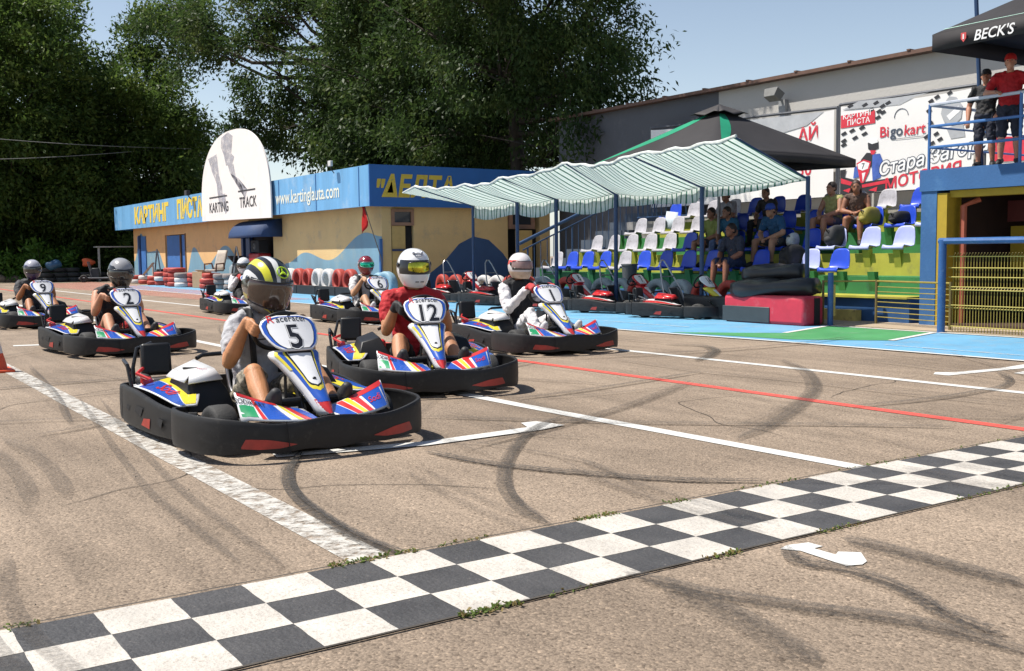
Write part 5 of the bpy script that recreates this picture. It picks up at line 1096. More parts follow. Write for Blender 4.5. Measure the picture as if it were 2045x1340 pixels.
def person(lab, J, loc, rz=0, skinm=None, shirt=None, sleeve=.55, pants=None, pleg=.85, shoes=None, gloves=None, s=1, voxel=.012, hat=None, hair=None, hairlen=0, helmet=None, hyaw=0, hpitch=0, hroll=0, grips=None, straps=None, socks=None, group=None, sc=1, vest=None):
    J = {k: Vector(v) for k, v in J.items()}; skinm = skinm or skin('b98a68'); hm = frame(J['head'], hyaw, hpitch, hroll)
    mb = MB(); torso(mb, J, -.004, s=s)
    cap(mb, J['neck'] - Vector((0, 0, .02)), J['neck'].lerp(J['head'], .62), .056 * s, .052 * s); head_mesh(mb, hm, s)
    hands = {}
    for sd in ('L', 'R'):
        sh, el, ha, hp, kn, an, to = [J[k + sd] for k in ('sh', 'el', 'ha', 'hip', 'kn', 'an', 'to')]
        hb = MB(); side = 1 if sd == 'R' else -1; d = (ha - el).normalized()
        if grips and sd in grips: G, t, b, n_ = grips[sd]; wr = hand_grip(hb, G, t, b, n_, s)
        else: wr = ha; hand_open(hb, ha - d * .01, d, (0, 0, 1), side, s, .9)
        J['ha' + sd] = wr; ha = wr; hands[sd] = hb; mb.add(hb.v, hb.f)
        limb(mb, [sh, sh.lerp(el, .3), sh.lerp(el, .75), el], [.058 * s, .059 * s, .050 * s, .044 * s]); limb(mb, [el, el.lerp(ha, .25), el.lerp(ha, .7), ha], [.045 * s, .053 * s, .039 * s, .030 * s])
        limb(mb, [hp, hp.lerp(kn, .35), hp.lerp(kn, .8), kn], [.092 * s, .090 * s, .070 * s, .060 * s]); mb.ell(kn + (kn - hp).normalized() * .008, (.050 * s,) * 3)
        calf = (kn - hp).normalized().cross(Vector((0, 0, 0))) ; back = ((hp - kn).normalized() + (an - kn).normalized()) * .012
        limb(mb, [kn, kn.lerp(an, .3) + back, kn.lerp(an, .65), an], [.056 * s, .062 * s, .046 * s, .036 * s]); foot(mb, an, to, s)
    body = organic('person', mb, skinm, voxel, 4)
    tag(body, lab, 'person', group); body.location = loc; body.rotation_euler = (0, 0, rz); body.scale = (sc,) * 3
    vx = max(voxel, .009)
    if shirt:
        mb = MB(); torso(mb, J, .008, s=s)
        for sd in ('L', 'R'):
            sh, el, ha = J['sh' + sd], J['el' + sd], J['ha' + sd]
            if sleeve > 0:
                e = sh.lerp(el, min(sleeve, 1)); limb(mb, [sh, sh.lerp(e, .5), e], [.072 * s, .070 * s, (.068 if sleeve < 1 else .058) * s])
                if sleeve > 1: limb(mb, [el, el.lerp(ha, .4), el.lerp(ha, .85)], [.057 * s, .058 * s, .043 * s])
        organic('shirt', mb, shirt, vx, 3, body)
    if vest:
        mb = MB(); J2 = dict(J); torso(mb, J2, .016, s=s); o = organic('vest', mb, vest, vx, 3, body)
    if pants:
        mb = MB()
        for sd in ('L', 'R'):
            hp, kn, an = J['hip' + sd], J['kn' + sd], J['an' + sd]; e = hp.lerp(kn, min(pleg, 1)); limb(mb, [hp, hp.lerp(e, .4), e], [.105 * s, .100 * s, (.080 if pleg < 1 else .070) * s])
            if pleg > 1: limb(mb, [kn, kn.lerp(an, .35), kn.lerp(an, .92)], [.068 * s, .066 * s, .050 * s])
        cap(mb, J['pel'] + Vector((-.06, 0, -.02)), J['pel'] + Vector((.06, 0, -.02)), .125 * s, .125 * s); organic('trousers' if pleg > 1 else 'shorts', mb, pants, vx, 3, body)
    if shoes:
        for sd in ('L', 'R'):
            mb = MB(); foot(mb, J['an' + sd], J['to' + sd], s * 1.05, .007)
            if socks: cap(mb, J['an' + sd], J['an' + sd].lerp(J['kn' + sd], .12), .044 * s, .043 * s)
            organic('shoe', mb, shoes, vx, 2, body)
    if gloves:
        for sd in ('L', 'R'):
            mb = MB(); 
            if grips and sd in grips: hand_grip(mb, *grips[sd], s, .003)
            else:
                d = (J['ha' + sd] - J['el' + sd]).normalized(); hand_open(mb, J['ha' + sd] - d * .01, d, (0, 0, 1), 1 if sd == 'R' else -1, s, .9, .003)
            cap(mb, J['ha' + sd], J['ha' + sd].lerp(J['el' + sd], .22), .034 * s, .038 * s); organic('glove', mb, gloves, min(vx, .008), 2, body)
    if straps:
        for sd in ('L', 'R'):
            a = J['neck'].lerp(J['sh' + sd], .62); f = Vector((0, -.135 * s, 0)); ch = J['chest']; mb = MB(); x = (a.x - ch.x)
            mb.tube([a + Vector((0, .12, -.06)), a + Vector((0, .04, .062)), a + Vector((0, -.06, .050)), Vector((ch.x + x * .95, ch.y - .150 * s, ch.z + .10)), Vector((ch.x + x * .85, ch.y - .150 * s, ch.z - .12))], .042, 8, flat=.5); mb.build('harness_strap', straps, body, angle=180)
    R3 = hm.to_3x3()
    if not helmet:
        mb = MB()
        for x in (-1, 1): mb.ell(hm @ (Vector((x * .031, -.083, .018)) * s), (.0115 * s, .008 * s, .007 * s), R3, 10, 6)
        mb.build('eyes', mat('dark_eyes', (.03, .02, .015), .2), body, angle=180)
    if hair:
        mb = MB(); mb.ell(hm @ (Vector((0, .022, .042)) * s), (.084 * s, .098 * s, .094 * s), R3, 20, 12)
        for x in (-1, 1): mb.ell(hm @ (Vector((x * .066, .03, -.005)) * s), (.02 * s, .05 * s, .05 * s), R3, 10, 8)
        if hairlen:
            for x in (-.05, 0, .05): limb(mb, [hm @ (Vector((x, .07, .03)) * s), hm @ (Vector((x * 1.3, .10, -.1)) * s), hm @ (Vector((x * 1.3, .085, -.1 - hairlen)) * s)], [.05 * s, .045 * s, .025 * s])
        else: mb.ell(hm @ (Vector((0, .07, .10)) * s), (.03 * s,) * 3, R3, 10, 8)
        organic('hair', mb, hair, .011, 2, body)
    if hat:
        mb = MB(); mb.lathe([(.0, .105), (.045, .10), (.078, .075), (.093, .035), (.096, .0), (.094, -.002)], 24, hm @ Matrix.Translation((0, .012, .035)) @ Matrix.Diagonal((s * .92, s * 1.08, s, 1)))
        h = mb.build('cap', hat, body, angle=60); mb = MB(); mb.grid(lambda u, v: hm @ (Vector((.075 * u, -.085 - .085 * v * math.sqrt(max(0, 1 - u * u * .75)) + .03 * u * u, .042 - .012 * v - .012 * u * u)) * s), frange(-1, 1, 9), [0, .35, .7, 1]); mb.build('cap_brim', hat, h, angle=180, solid=.005)
    if helmet: make_helmet(body, hm, s, **helmet)
    return body, J
def helm_pt(a, ph, k=1.0, grow=0):
    """a azimuth from the front (-Y), ph polar from the top"""
    r = math.sin(ph) ** (.86 if ph < PI / 2 else .50); z = .150 * math.cos(ph) + .02; low = smooth01((-z + .01) / .12); f = max(0, math.cos(a))
    x = .128 * r * math.sin(a) * (1 - .13 * low); y = -.160 * r * math.cos(a) * (1 - .06 * low)
    y -= .030 * low * f ** 2; x *= 1 + .06 * low * f
    if z < -.10: z = lerp(-.10, z, 1.0)
    v = Vector((x, y, z * 1.02 - .012 * f * low)); return v * k + v.normalized() * grow
def make_helmet(parent, hm, s, shell=None, visor=None, chin=None, vz=(60, 104), visor_z=None, trim=None, emblem=None, vents=None, scale=1.0, visor_len=78):
    o = bpy.data.objects.new('helmet', None)
    NA, NP = 64, 40; pmax = R(150); mb = MB(); v0, v1 = R(vz[0]), R(vz[1])
    for i in range(NP + 1):
        for j in range(NA): mb.v.append(tuple(helm_pt(2 * PI * j / NA, max(.02, pmax * i / NP), 1.0)))
    for i in range(NP):
        for j in range(NA):
            mb.f.append((i * NA + j, i * NA + (j + 1) % NA, (i + 1) * NA + (j + 1) % NA, (i + 1) * NA + j)); ph = pmax * (i + .5) / NP; a = (2 * PI * (j + .5) / NA + PI) % (2 * PI) - PI
            mb.m.append(1 if v0 < ph < v1 and abs(a) < R(76) else (2 if ph > R(112) and chin else 0))
    top = len(mb.v); mb.v.append(tuple(helm_pt(0, 0.0001, 1.0))); 
    for j in range(NA): mb.f.append((top, (j + 1) % NA, j)); mb.m.append(0)
    # rim turned inwards
    b0 = NP * NA; o2 = len(mb.v)
    for j in range(NA): p = helm_pt(2 * PI * j / NA, pmax, .86); mb.v.append((p.x, p.y, p.z + .03))
    for j in range(NA): mb.f.append((b0 + j, b0 + (j + 1) % NA, o2 + (j + 1) % NA, o2 + j)); mb.m.append(1)
    h = mb.build('helmet', [shell, SBK, chin or shell], None, angle=50); h.parent = parent; h.matrix_local = hm @ Matrix.Scale(s * scale, 4)
    if visor:
        a1 = R(visor_len); vzz = visor_z or (vz[0] + 3, vz[1] - 3); mb = MB(); mb.grid(lambda u, v: helm_pt(u * a1, lerp(R(vzz[0] + 5 * u * u), R(vzz[1] - 6 * u * u), v), 1, .008), frange(-1, 1, 33), frange(0, 1, 10)); vs_ = mb.build('visor', visor, h, angle=180, solid=.003)
        mb = MB(); e = [helm_pt(u * a1, R(vzz[0] + 5 * u * u), 1, .008) for u in frange(-1, 1, 25)] + [helm_pt(u * a1, R(vzz[1] - 6 * u * u), 1, .008) for u in frange(1, -1, 25)]; mb.tube(e, .0035, 6, closed=True); mb.build('visor_edge', trim or SBK, vs_, angle=180)
        mb = MB()
        for sgn in (-1, 1): p = helm_pt(sgn * R(86), R(80), 1, .004); mb.ell(p, (.008, .022, .022))
        mb.build('visor_pivot', trim or SBK, h, angle=180)
    if vents:
        mb = MB()
        for a, ph in ((-22, 40), (22, 40)): mb.ell(helm_pt(R(a), R(ph), 1, .002), (.010, .014, .016))
        mb.build('vent', vents, h, angle=180); mb = MB()
        for a in (-10, 10): mb.box(helm_pt(R(a), R(125), 1, .001), (.028, .006, .007))
        mb.build('chin_vent', SBK, h, angle=30)
    if emblem: emblem(h)
    return h
def stripe_mat(name, bands, zoff=.12, rough=.25, metal=0):
    m = bpy.data.materials.new(name); m.use_nodes = True; nt = m.node_tree; L = nt.links.new; b = nt.nodes['Principled BSDF']; b.inputs['Roughness'].default_value = rough; b.inputs['Coat Weight'].default_value = .6; b.inputs['Metallic'].default_value = metal
    tc = N(nt, 'ShaderNodeTexCoord'); sx = N(nt, 'ShaderNodeSeparateXYZ'); L(tc.outputs['Object'], sx.inputs[0])
    no = N(nt, 'ShaderNodeTexNoise'); no.inputs['Scale'].default_value = 7; L(tc.outputs['Object'], no.inputs['Vector'])
    xz = N(nt, 'ShaderNodeMath', operation='MULTIPLY_ADD'); L(no.outputs[0], xz.inputs[0]); xz.inputs[1].default_value = .022; L(sx.outputs[0], xz.inputs[2])
    zz = N(nt, 'ShaderNodeMath', operation='ADD'); L(sx.outputs[2], zz.inputs[0]); zz.inputs[1].default_value = zoff
    at = N(nt, 'ShaderNodeMath', operation='ARCTAN2'); L(xz.outputs[0], at.inputs[0]); L(zz.outputs[0], at.inputs[1])
    mr = N(nt, 'ShaderNodeMapRange'); mr.inputs[1].default_value = -1.5; mr.inputs[2].default_value = 1.5; L(at.outputs[0], mr.inputs[0])
    cr = N(nt, 'ShaderNodeValToRGB'); cr.color_ramp.interpolation = 'CONSTANT'; e = cr.color_ramp.elements; e[0].position = 0; e[0].color = (*bands[0][1], 1); e[1].position = bands[1][0]; e[1].color = (*bands[1][1], 1)
    for p, c in bands[2:]: k = e.new(p); k.color = (*c, 1)
    L(mr.outputs[0], cr.inputs[0]); L(cr.outputs[0], b.inputs['Base Color']); return m
def patch_mat(name, axis, bands, rough=.25, scale=6, wob=.05):
    """bands along one object axis, bent by noise"""
    m = bpy.data.materials.new(name); m.use_nodes = True; nt = m.node_tree; L = nt.links.new; b = nt.nodes['Principled BSDF']; b.inputs['Roughness'].default_value = rough; b.inputs['Coat Weight'].default_value = .5
    tc = N(nt, 'ShaderNodeTexCoord'); d = N(nt, 'ShaderNodeVectorMath', operation='DOT_PRODUCT'); L(tc.outputs['Object'], d.inputs[0]); d.inputs[1].default_value = axis
    no = N(nt, 'ShaderNodeTexNoise'); no.inputs['Scale'].default_value = scale; no.inputs['Detail'].default_value = 3; L(tc.outputs['Object'], no.inputs['Vector'])
    a = N(nt, 'ShaderNodeMath', operation='MULTIPLY_ADD'); L(no.outputs[0], a.inputs[0]); a.inputs[1].default_value = wob; L(d.outputs['Value'], a.inputs[2])
    mr = N(nt, 'ShaderNodeMapRange'); mr.inputs[1].default_value = -.2; mr.inputs[2].default_value = .2; L(a.outputs[0], mr.inputs[0])
    cr = N(nt, 'ShaderNodeValToRGB'); cr.color_ramp.interpolation = 'CONSTANT'; e = cr.color_ramp.elements; e[0].position = 0; e[0].color = (*bands[0][1], 1); e[1].position = bands[1][0]; e[1].color = (*bands[1][1], 1)
    for p, c in bands[2:]: k = e.new(p); k.color = (*c, 1)
    L(mr.outputs[0], cr.inputs[0]); L(cr.outputs[0], b.inputs['Base Color']); return m
Bk, Wt, Ye, Gy = (.012, .012, .013), (.62, .62, .62), (.62, .60, .03), (.16, .15, .14)
H5 = stripe_mat('black_white_yellow_striped_helmet', [(0, Gy), (.13, (.30, .27, .10)), (.17, Gy), (.24, Bk), (.29, Wt), (.345, Bk), (.385, Ye), (.435, Bk), (.47, Wt), (.51, Bk), (.57, Gy), (.62, Bk), (.66, Wt), (.69, Bk), (.73, Wt), (.755, Bk), (.80, (.45, .42, .1)), (.83, Gy)])
VSM = mat('smoked_brown_visor', (.055, .032, .024), .07, var=.05, coat=1); VIR = mat('yellow_green_mirror_visor', (.50, .46, .05), .10, metal=.9, var=.55, scale=14); VGR = mat('green_mirror_visor', (.03, .48, .30), .10, metal=.8, var=.4, scale=10); VDK = mat('dark_visor', (.02, .018, .02), .08, var=.05, coat=1); VCL = mat('pinkish_clear_visor', (.30, .20, .19), .12, var=.2)
HW = mat('gloss_white_helmet', (.76, .76, .77), .16, var=.01, coat=1); LIME = mat('lime_emblem', (.50, .75, .03), .35)
def star(h):
    c = helm_pt(R(5), R(50), 1, .007); nrm = (c - Vector((0, 0, .0))).normalized(); u = Vector((0, 0, 1)).cross(nrm).normalized(); w = nrm.cross(u); mb = MB()
    mb.tube([c + u * .034 * math.cos(2 * PI * i / 28) + w * .034 * math.sin(2 * PI * i / 28) for i in range(28)], .0035, 6, closed=True)
    for a in (90, 210, 330): mb.tube([c, c + u * .033 * math.cos(R(a)) + w * .033 * math.sin(R(a))], [.008, .0015], 6)
    mb.build('star_emblem', LIME, h, angle=180)
def oval(txt_):
    def f(h):
        c = helm_pt(0, R(47), 1, .004); nrm = c.normalized(); u = Vector((1, 0, 0)); w = nrm.cross(u) * -1; w = w if w.z > 0 else -w; mb = MB()
        P = lambda x, y, k=0: helm_pt(x / .13, R(47) - y / .155, 1, .004 + k)
        mb.tube([P(.038 * math.cos(2 * PI * i / 30), .019 * math.sin(2 * PI * i / 30)) for i in range(30)], .0025, 5, closed=True); text_on(mb, txt_, lambda a, b: P(a, b - .008, .001), .030, .002, shear=.15); mb.build('oval_logo', mat('navy_print', (.03, .04, .08)), h, angle=180)
    return f
def drive_pose(shift=(0, 0, 0), lean=0, head=(0, 0, 0), sw=.20, knee=.45, kx=.20, hand=25, foot_spread=.24, wide=1):
    sx, sy, sz = shift; C = Vector((0, -.23, .695)); up = Vector((0, -.42, .907)); a = R(hand)
    gl = C + Vector((-.172 * math.cos(a), 0, 0)) + up * .145 * math.sin(a); gr = C + Vector((.172 * math.cos(a), 0, 0)) + up * .145 * math.sin(a)
    tl = Vector((math.sin(a), 0, 0)) * .172 + up * .145 * math.cos(a); tr = Vector((-math.sin(a), 0, 0)) * .172 + up * .145 * math.cos(a)
    J = dict(pel=(0 + sx * .3, .19, .22), chest=(sx * .7, .25 + lean * .6 + sy * .7, .52), neck=(sx, .20 + lean + sy, .83 + sz), head=(head[0] + sx, .13 + lean + sy + head[1], .985 + sz + head[2]), shL=(sx - sw, .20 + lean + sy, .742 + sz), shR=(sx + sw, .20 + lean + sy, .742 + sz),
        elL=(-.285 + sx * .5, .02 + lean * .5 + sy * .6, .50), elR=(.285 + sx * .5, .02 + lean * .5 + sy * .6, .50), haL=gl + Vector((-.03, .09, -.02)), haR=gr + Vector((.03, .09, -.02)), hipL=(-.10, .14, .20), hipR=(.10, .14, .20), knL=(-kx, -.28, knee), knR=(kx, -.28, knee), anL=(-foot_spread, -.60, .20), anR=(foot_spread, -.60, .20), toL=(-foot_spread + .01, -.70, .36), toR=(foot_spread + .01, -.70, .36))
    grips = {'L': (gl, tl, Vector((-.35, .8, -.25)), Vector((-.5, -.2, .3))), 'R': (gr, tr, Vector((.35, .8, -.25)), Vector((.5, -.2, .3)))}
    return J, grips
GD = 'drivers sitting in the race karts'
def driver(n, lab, pose, **k):
    J, grips = pose; kt = KARTS[n]; return person(lab, J, kt.location, kt.rotation_euler.z, grips=grips, group=GD, **k)
GREYT = cloth('heather_grey_tshirt', (.42, .42, .44)); CAMO = mat('camouflage_shorts', (.30, .26, .20), .85, var=.3, scale=16, dirt=(.12, .11, .08), dscale=22, dlo=.5, dhi=.56, bump=.4); BLKT = cloth('black_cloth', (.018, .018, .02)); REDT = cloth('red_tshirt', (.42, .012, .018), var=.2); WSUIT = cloth('white_race_suit', (.66, .64, .65), dirt=(.30, .28, .30), dscale=9, dlo=.58, dhi=.72); TSH = cloth('white_tshirt', (.60, .60, .60)); STRP = mat('black_harness', (.02, .02, .022), .7); SHB = mat('black_shoe', (.02, .02, .022), .6); SHG = mat('white_trainer', (.5, .5, .5), .6); GLB = mat('black_glove', (.018, .018, .02), .7, bump=.3); GLR = mat('red_glove', (.40, .02, .02), .7); DKT = cloth('charcoal_tshirt', (.05, .05, .055)); ORG = mat('orange_patch', (.75, .16, .03), .7)
driver('5', 'driver in grey T-shirt and camouflage shorts wearing a black helmet with white and yellow stripes', drive_pose(shift=(.03, -.02, .0), lean=-.03, head=(.0, -.02, .0), sw=.185, knee=.45, kx=.205, hand=14), skinm=skin('b88058'), shirt=GREYT, sleeve=.62, pants=CAMO, pleg=.88, shoes=SHB, straps=STRP, vest=None, s=1.08, voxel=.0065, helmet=dict(shell=H5, visor=VSM, vz=(72, 120), visor_z=(72, 127), chin=stripe_mat('gold_black_chin', [(0, Gy), (.15, (.5, .45, .1)), (.2, Bk), (.3, (.4, .37, .1)), (.34, Bk), (.7, Bk), (.8, Gy)]), emblem=star, scale=1.13, visor_len=80), hyaw=7, hpitch=15, hroll=3)
driver('12', 'driver in red T-shirt with black gloves wearing a plain gloss white helmet', drive_pose(shift=(.0, 0, .05), lean=.0, head=(.0, 0, .015), sw=.225, knee=.44, kx=.22, hand=5, foot_spread=.27), skinm=skin('b07b58'), shirt=REDT, sleeve=.6, pants=BLKT, pleg=.7, shoes=SHB, gloves=GLB, s=1.12, voxel=.0085, helmet=dict(shell=HW, visor=VIR, vz=(63, 104), visor_z=(69, 101), visor_len=38, emblem=oval('Arai'), vents=SSV, scale=1.08), hyaw=6, hpitch=3)
driver('1', 'racer in white race suit with red gloves and a white, red and beige helmet', drive_pose(shift=(-.03, .10, .03), lean=.04, head=(.0, 0, .0), sw=.20, knee=.46, hand=35), skinm=skin('b07b58'), shirt=WSUIT, sleeve=1.5, pants=WSUIT, pleg=1.5, shoes=SHG, gloves=GLR, s=1.04, voxel=.011, helmet=dict(shell=patch_mat('white_red_beige_helmet', (.15, 0, 1), [(0, (.50, .36, .24)), (.40, (.62, .60, .6)), (.62, (.62, .05, .03)), (.73, (.66, .62, .62))]), visor=VCL, vz=(66, 104), chin=mat('beige_helmet_chin', (.55, .42, .30), .3, var=.2, scale=12), scale=1.08), hyaw=4, vest=BLKT)
driver('6', 'driver in white T-shirt and black harness wearing a dark red helmet with green visor', drive_pose(head=(.02, 0, .01)), skinm=skin('b58a6a'), shirt=TSH, sleeve=.6, pants=BLKT, pleg=.7, shoes=SHG, straps=STRP, s=1.06, voxel=.013, helmet=dict(shell=mat('metallic_dark_red_helmet', (.22, .012, .02), .2, coat=1, var=.3, scale=9), visor=VGR, trim=SSV, vz=(63, 102), scale=1.05, visor_len=60), hyaw=-9, hpitch=6)
driver('2', 'driver in black sleeveless top wearing a black and silver helmet', drive_pose(shift=(.03, 0, .0), head=(.07, -.02, .0), sw=.21, hand=0), skinm=skin('c08a6c'), shirt=BLKT, sleeve=0, pants=mat('red_shorts', (.35, .01, .015), .8), pleg=.6, shoes=SHB, s=1.10, voxel=.011, helmet=dict(shell=patch_mat('silver_black_red_helmet', (.5, 0, .85), [(0, Bk), (.52, (.06, .06, .065)), (.60, Bk), (.72, (.30, .30, .31))], wob=.12), visor=VDK, vz=(64, 106), scale=1.10), hyaw=-4, hpitch=14)
driver('3', 'driver in white and black racing clothes wearing a white helmet, far behind', drive_pose(head=(.02, -.02, 0)), skinm=skin('b58a6a'), shirt=WSUIT, sleeve=1.4, pants=BLKT, pleg=1.4, shoes=SHG, gloves=GLR, vest=BLKT, s=1.06, voxel=.016, helmet=dict(shell=HW, visor=VDK, vz=(66, 104), visor_len=70, scale=1.05), hyaw=-22, hpitch=8)
driver('9', 'driver in dark T-shirt wearing a purple and silver helmet at the left edge', drive_pose(shift=(-.03, 0, 0), sw=.215, hand=0), skinm=skin('a8714e'), shirt=DKT, sleeve=.65, pants=DKT, pleg=.7, shoes=SHB, s=1.08, voxel=.013, helmet=dict(shell=patch_mat('purple_silver_helmet', (.2, 0, 1), [(0, (.03, .012, .06)), (.45, (.05, .03, .09)), (.6, (.22, .20, .30)), (.72, (.08, .07, .16)), (.8, (.4, .4, .45))], wob=.1), visor=VDK, vz=(64, 106), scale=1.05), hyaw=-6, hpitch=10)
# spectators: local frame, sitting on z = 0, facing -Y
def sit_pose(lean=.0, elbows=.0, legs=.13, feet=-.40, handf=-.36, handz=.16, hx=0.06, hy=0):
    return dict(pel=(0, .02, .11), chest=(0, .05 - lean * .5, .36), neck=(0, .02 - lean, .585), head=(hx * 0, -.03 - lean * 1.25, .735 - lean * .12), shL=(-.185, .02 - lean, .535), shR=(.185, .02 - lean, .535), elL=(-.25 - elbows, -.10 - lean * .6, .27), elR=(.25 + elbows, -.10 - lean * .6, .27), haL=(-hx, handf, handz), haR=(hx + .02, handf + .02, handz + .01), hipL=(-.09, -.02, .09), hipR=(.09, -.02, .09), knL=(-legs, -.44, .11), knR=(legs, -.44, .11), anL=(-legs * 1.15, -.47, feet + .08), anR=(legs * 1.1, -.49, feet + .08), toL=(-legs * 1.3, -.61, feet + .035), toR=(legs * 1.3, -.63, feet + .035))
GS = 'spectators sitting in the stand'; HBR = mat('dark_brown_hair', (.02, .014, .01), .6, bump=.6, bscale=90)
dk = skin('8f6650'); md = skin('a87c60')
def sp(lab, x, y, z, J, rz=-90, **k): return person(lab, J, (x, y, z), R(rz), group=GS, voxel=.013, **k)
sp('man in white T-shirt with dark hair sitting high in the stand', 16.9, 16.55, 1.67, sit_pose(.05, handf=-.3, handz=.25), shirt=cloth('pale_grey_tshirt', (.26, .26, .29)), pants=BLKT, pleg=1.4, shoes=SHB, hair=HBR, skinm=dk, s=1.05)
sp('dark haired person in black sitting behind the man in the blue shirt', 16.9, 15.35, 1.67, sit_pose(.10), shirt=BLKT, pants=BLKT, pleg=1.4, shoes=SHB, hair=HBR, skinm=dk, hyaw=15, s=.98)
sp('person in lime green top sitting behind the man in the dark checked shirt', 16.1, 16.2, 1.27, sit_pose(.04), shirt=cloth('lime_tshirt', (.20, .24, .06)), pants=DKT, pleg=.8, shoes=SHB, hair=HBR, skinm=dk)
sp('man in dark navy checked shirt and navy shorts sitting in the front row', 15.28, 14.75, .88, sit_pose(.10, elbows=.03, legs=.16, feet=-.46, hx=.05, handf=-.40, handz=.10), shirt=mat('navy_checked_shirt', (.025, .03, .05), .8, var=.5, scale=30), sleeve=.7, pants=cloth('navy_shorts', (.02, .03, .07)), pleg=.9, shoes=SHB, hair=HBR, skinm=skin('8a5a44'), s=1.1, hyaw=-8)
sp('man in blue T-shirt and blue cap sitting in the second row', 16.05, 14.35, 1.27, sit_pose(.18, elbows=.05, legs=.22, handf=-.40, handz=.17), shirt=cloth('petrol_blue_tshirt', (.012, .07, .16)), sleeve=.6, pants=DKT, pleg=.7, shoes=SHB, hat=cloth('blue_cap', (.02, .06, .30)), hair=HBR, skinm=md, s=1.08, hyaw=12, hpitch=6)
sp('person in turquoise top half hidden behind the grey parasol pole', 16.05, 15.6, 1.27, sit_pose(.12), shirt=cloth('turquoise_top', (.01, .08, .15)), pants=cloth('denim_trousers', (.06, .09, .17)), pleg=1.4, shoes=SHB, hair=HBR, skinm=dk)
sp('woman in pale yellow halter top with hair tied up', 16.9, 13.72, 1.67, sit_pose(.03, handf=-.34, handz=.2), shirt=cloth('pale_yellow_top', (.30, .30, .11)), sleeve=0, pants=cloth('grey_shorts', (.10, .10, .10)), pleg=.5, shoes=SHB, hair=HBR, skinm=skin('9c7058'), s=1.05, hyaw=-10)
sp('long haired woman leaning over a phone beside the woman in yellow', 16.9, 13.15, 1.67, sit_pose(.10, handf=-.30, handz=.24), rz=-62, shirt=cloth('brown_top', (.10, .06, .045)), sleeve=0, pants=cloth('grey_shorts', (.10, .10, .10)), pleg=.6, shoes=SHB, hair=mat('auburn_hair', (.05, .02, .012), .6), hairlen=.18, skinm=skin('8f6048'), s=1.05, hyaw=10, hpitch=10)
# people on the balcony
def stand_pose(h=1.0, handL=(-.22, -.30, .98), handR=(.22, -.30, .98), elL=(-.30, -.02, 1.06), elR=(.30, -.02, 1.06), lean=0):
    return dict(pel=(0, 0, .92), chest=(0, .01 - lean * .5, 1.17), neck=(0, 0 - lean, 1.42), head=(0, -.04 - lean * 1.2, 1.575), shL=(-.19, 0 - lean, 1.36), shR=(.19, 0 - lean, 1.36), elL=elL, elR=elR, haL=handL, haR=handR, hipL=(-.09, 0, .88), hipR=(.09, 0, .88), knL=(-.11, -.02, .47), knR=(.11, -.02, .47), anL=(-.12, .03, .08), anR=(.12, .03, .08), toL=(-.15, -.11, .03), toR=(.15, -.11, .03))
GB = 'people standing on the balcony'
person('man in black T-shirt and black cap standing on the balcony', stand_pose(handL=(-.27, -.10, .82), handR=(.24, -.22, .90), elL=(-.29, .03, 1.08), elR=(.29, .02, 1.09)), (14.95, 9.32, 2.42), R(-72), shirt=BLKT, sleeve=.6, pants=cloth('dark_navy_shorts', (.018, .02, .035)), pleg=.95, shoes=SHB, hat=BLKT, hair=HBR, skinm=skin('a9755c'), s=1.0, sc=.86, voxel=.011, group=GB, hyaw=8)
person('man in red T-shirt and red cap leaning on the balcony rail', stand_pose(lean=.06, handL=(-.17, -.36, 1.10), handR=(.20, -.36, 1.10), elL=(-.34, -.08, 1.12), elR=(.34, -.08, 1.12)), (14.93, 8.93, 2.42), R(-62), shirt=cloth('bright_red_tshirt', (.42, .010, .016)), sleeve=.62, pants=cloth('dark_navy_shorts', (.018, .02, .035)), pleg=.95, shoes=SHB, hat=cloth('bright_red_cap', (.6, .02, .02)), hair=HBR, skinm=skin('c08a70'), s=1.0, sc=.95, voxel=.011, group=GB, hyaw=-4)
person('person in light blue top partly cut off at the right end of the balcony', stand_pose(), (14.95, 8.35, 2.42), R(-90), shirt=cloth('light_blue_top', (.10, .22, .42)), pants=DKT, pleg=1.4, shoes=SHB, hair=HBR, skinm=skin('a9755c'), sc=.86, voxel=.013, group=GB)
# ------------------------------------------------------------------ trees
def leafcol(c0, c1, c2):
    def f(nt, tc, no):
        cr = N(nt, 'ShaderNodeValToRGB'); e = cr.color_ramp.elements; e[0].position = .32; e[0].color = (*c0, 1); e[1].position = .72; e[1].color = (*c2, 1); k = e.new(.52); k.color = (*c1, 1)
        nt.links.new(no.outputs[0], cr.inputs[0]); return cr.outputs[0]
    return f
LEAF = thin('ash_leaves', None, .46, rough=.5, colnode=leafcol((.030, .056, .017), (.052, .092, .024), (.12, .15, .042)), scale=.9)
LEAF2 = thin('dense_leaves', None, .5, rough=.5, colnode=leafcol((.042, .078, .018), (.080, .135, .028), (.165, .215, .045)), scale=.8)
LEAF3 = thin('bush_leaves', None, .4, rough=.5, colnode=leafcol((.06, .13, .02), (.10, .20, .03), (.15, .27, .05)), scale=1.5)
BARK = mat('tree_bark', (.055, .045, .035), .9, var=.3, scale=3, bump=.8, bscale=8)
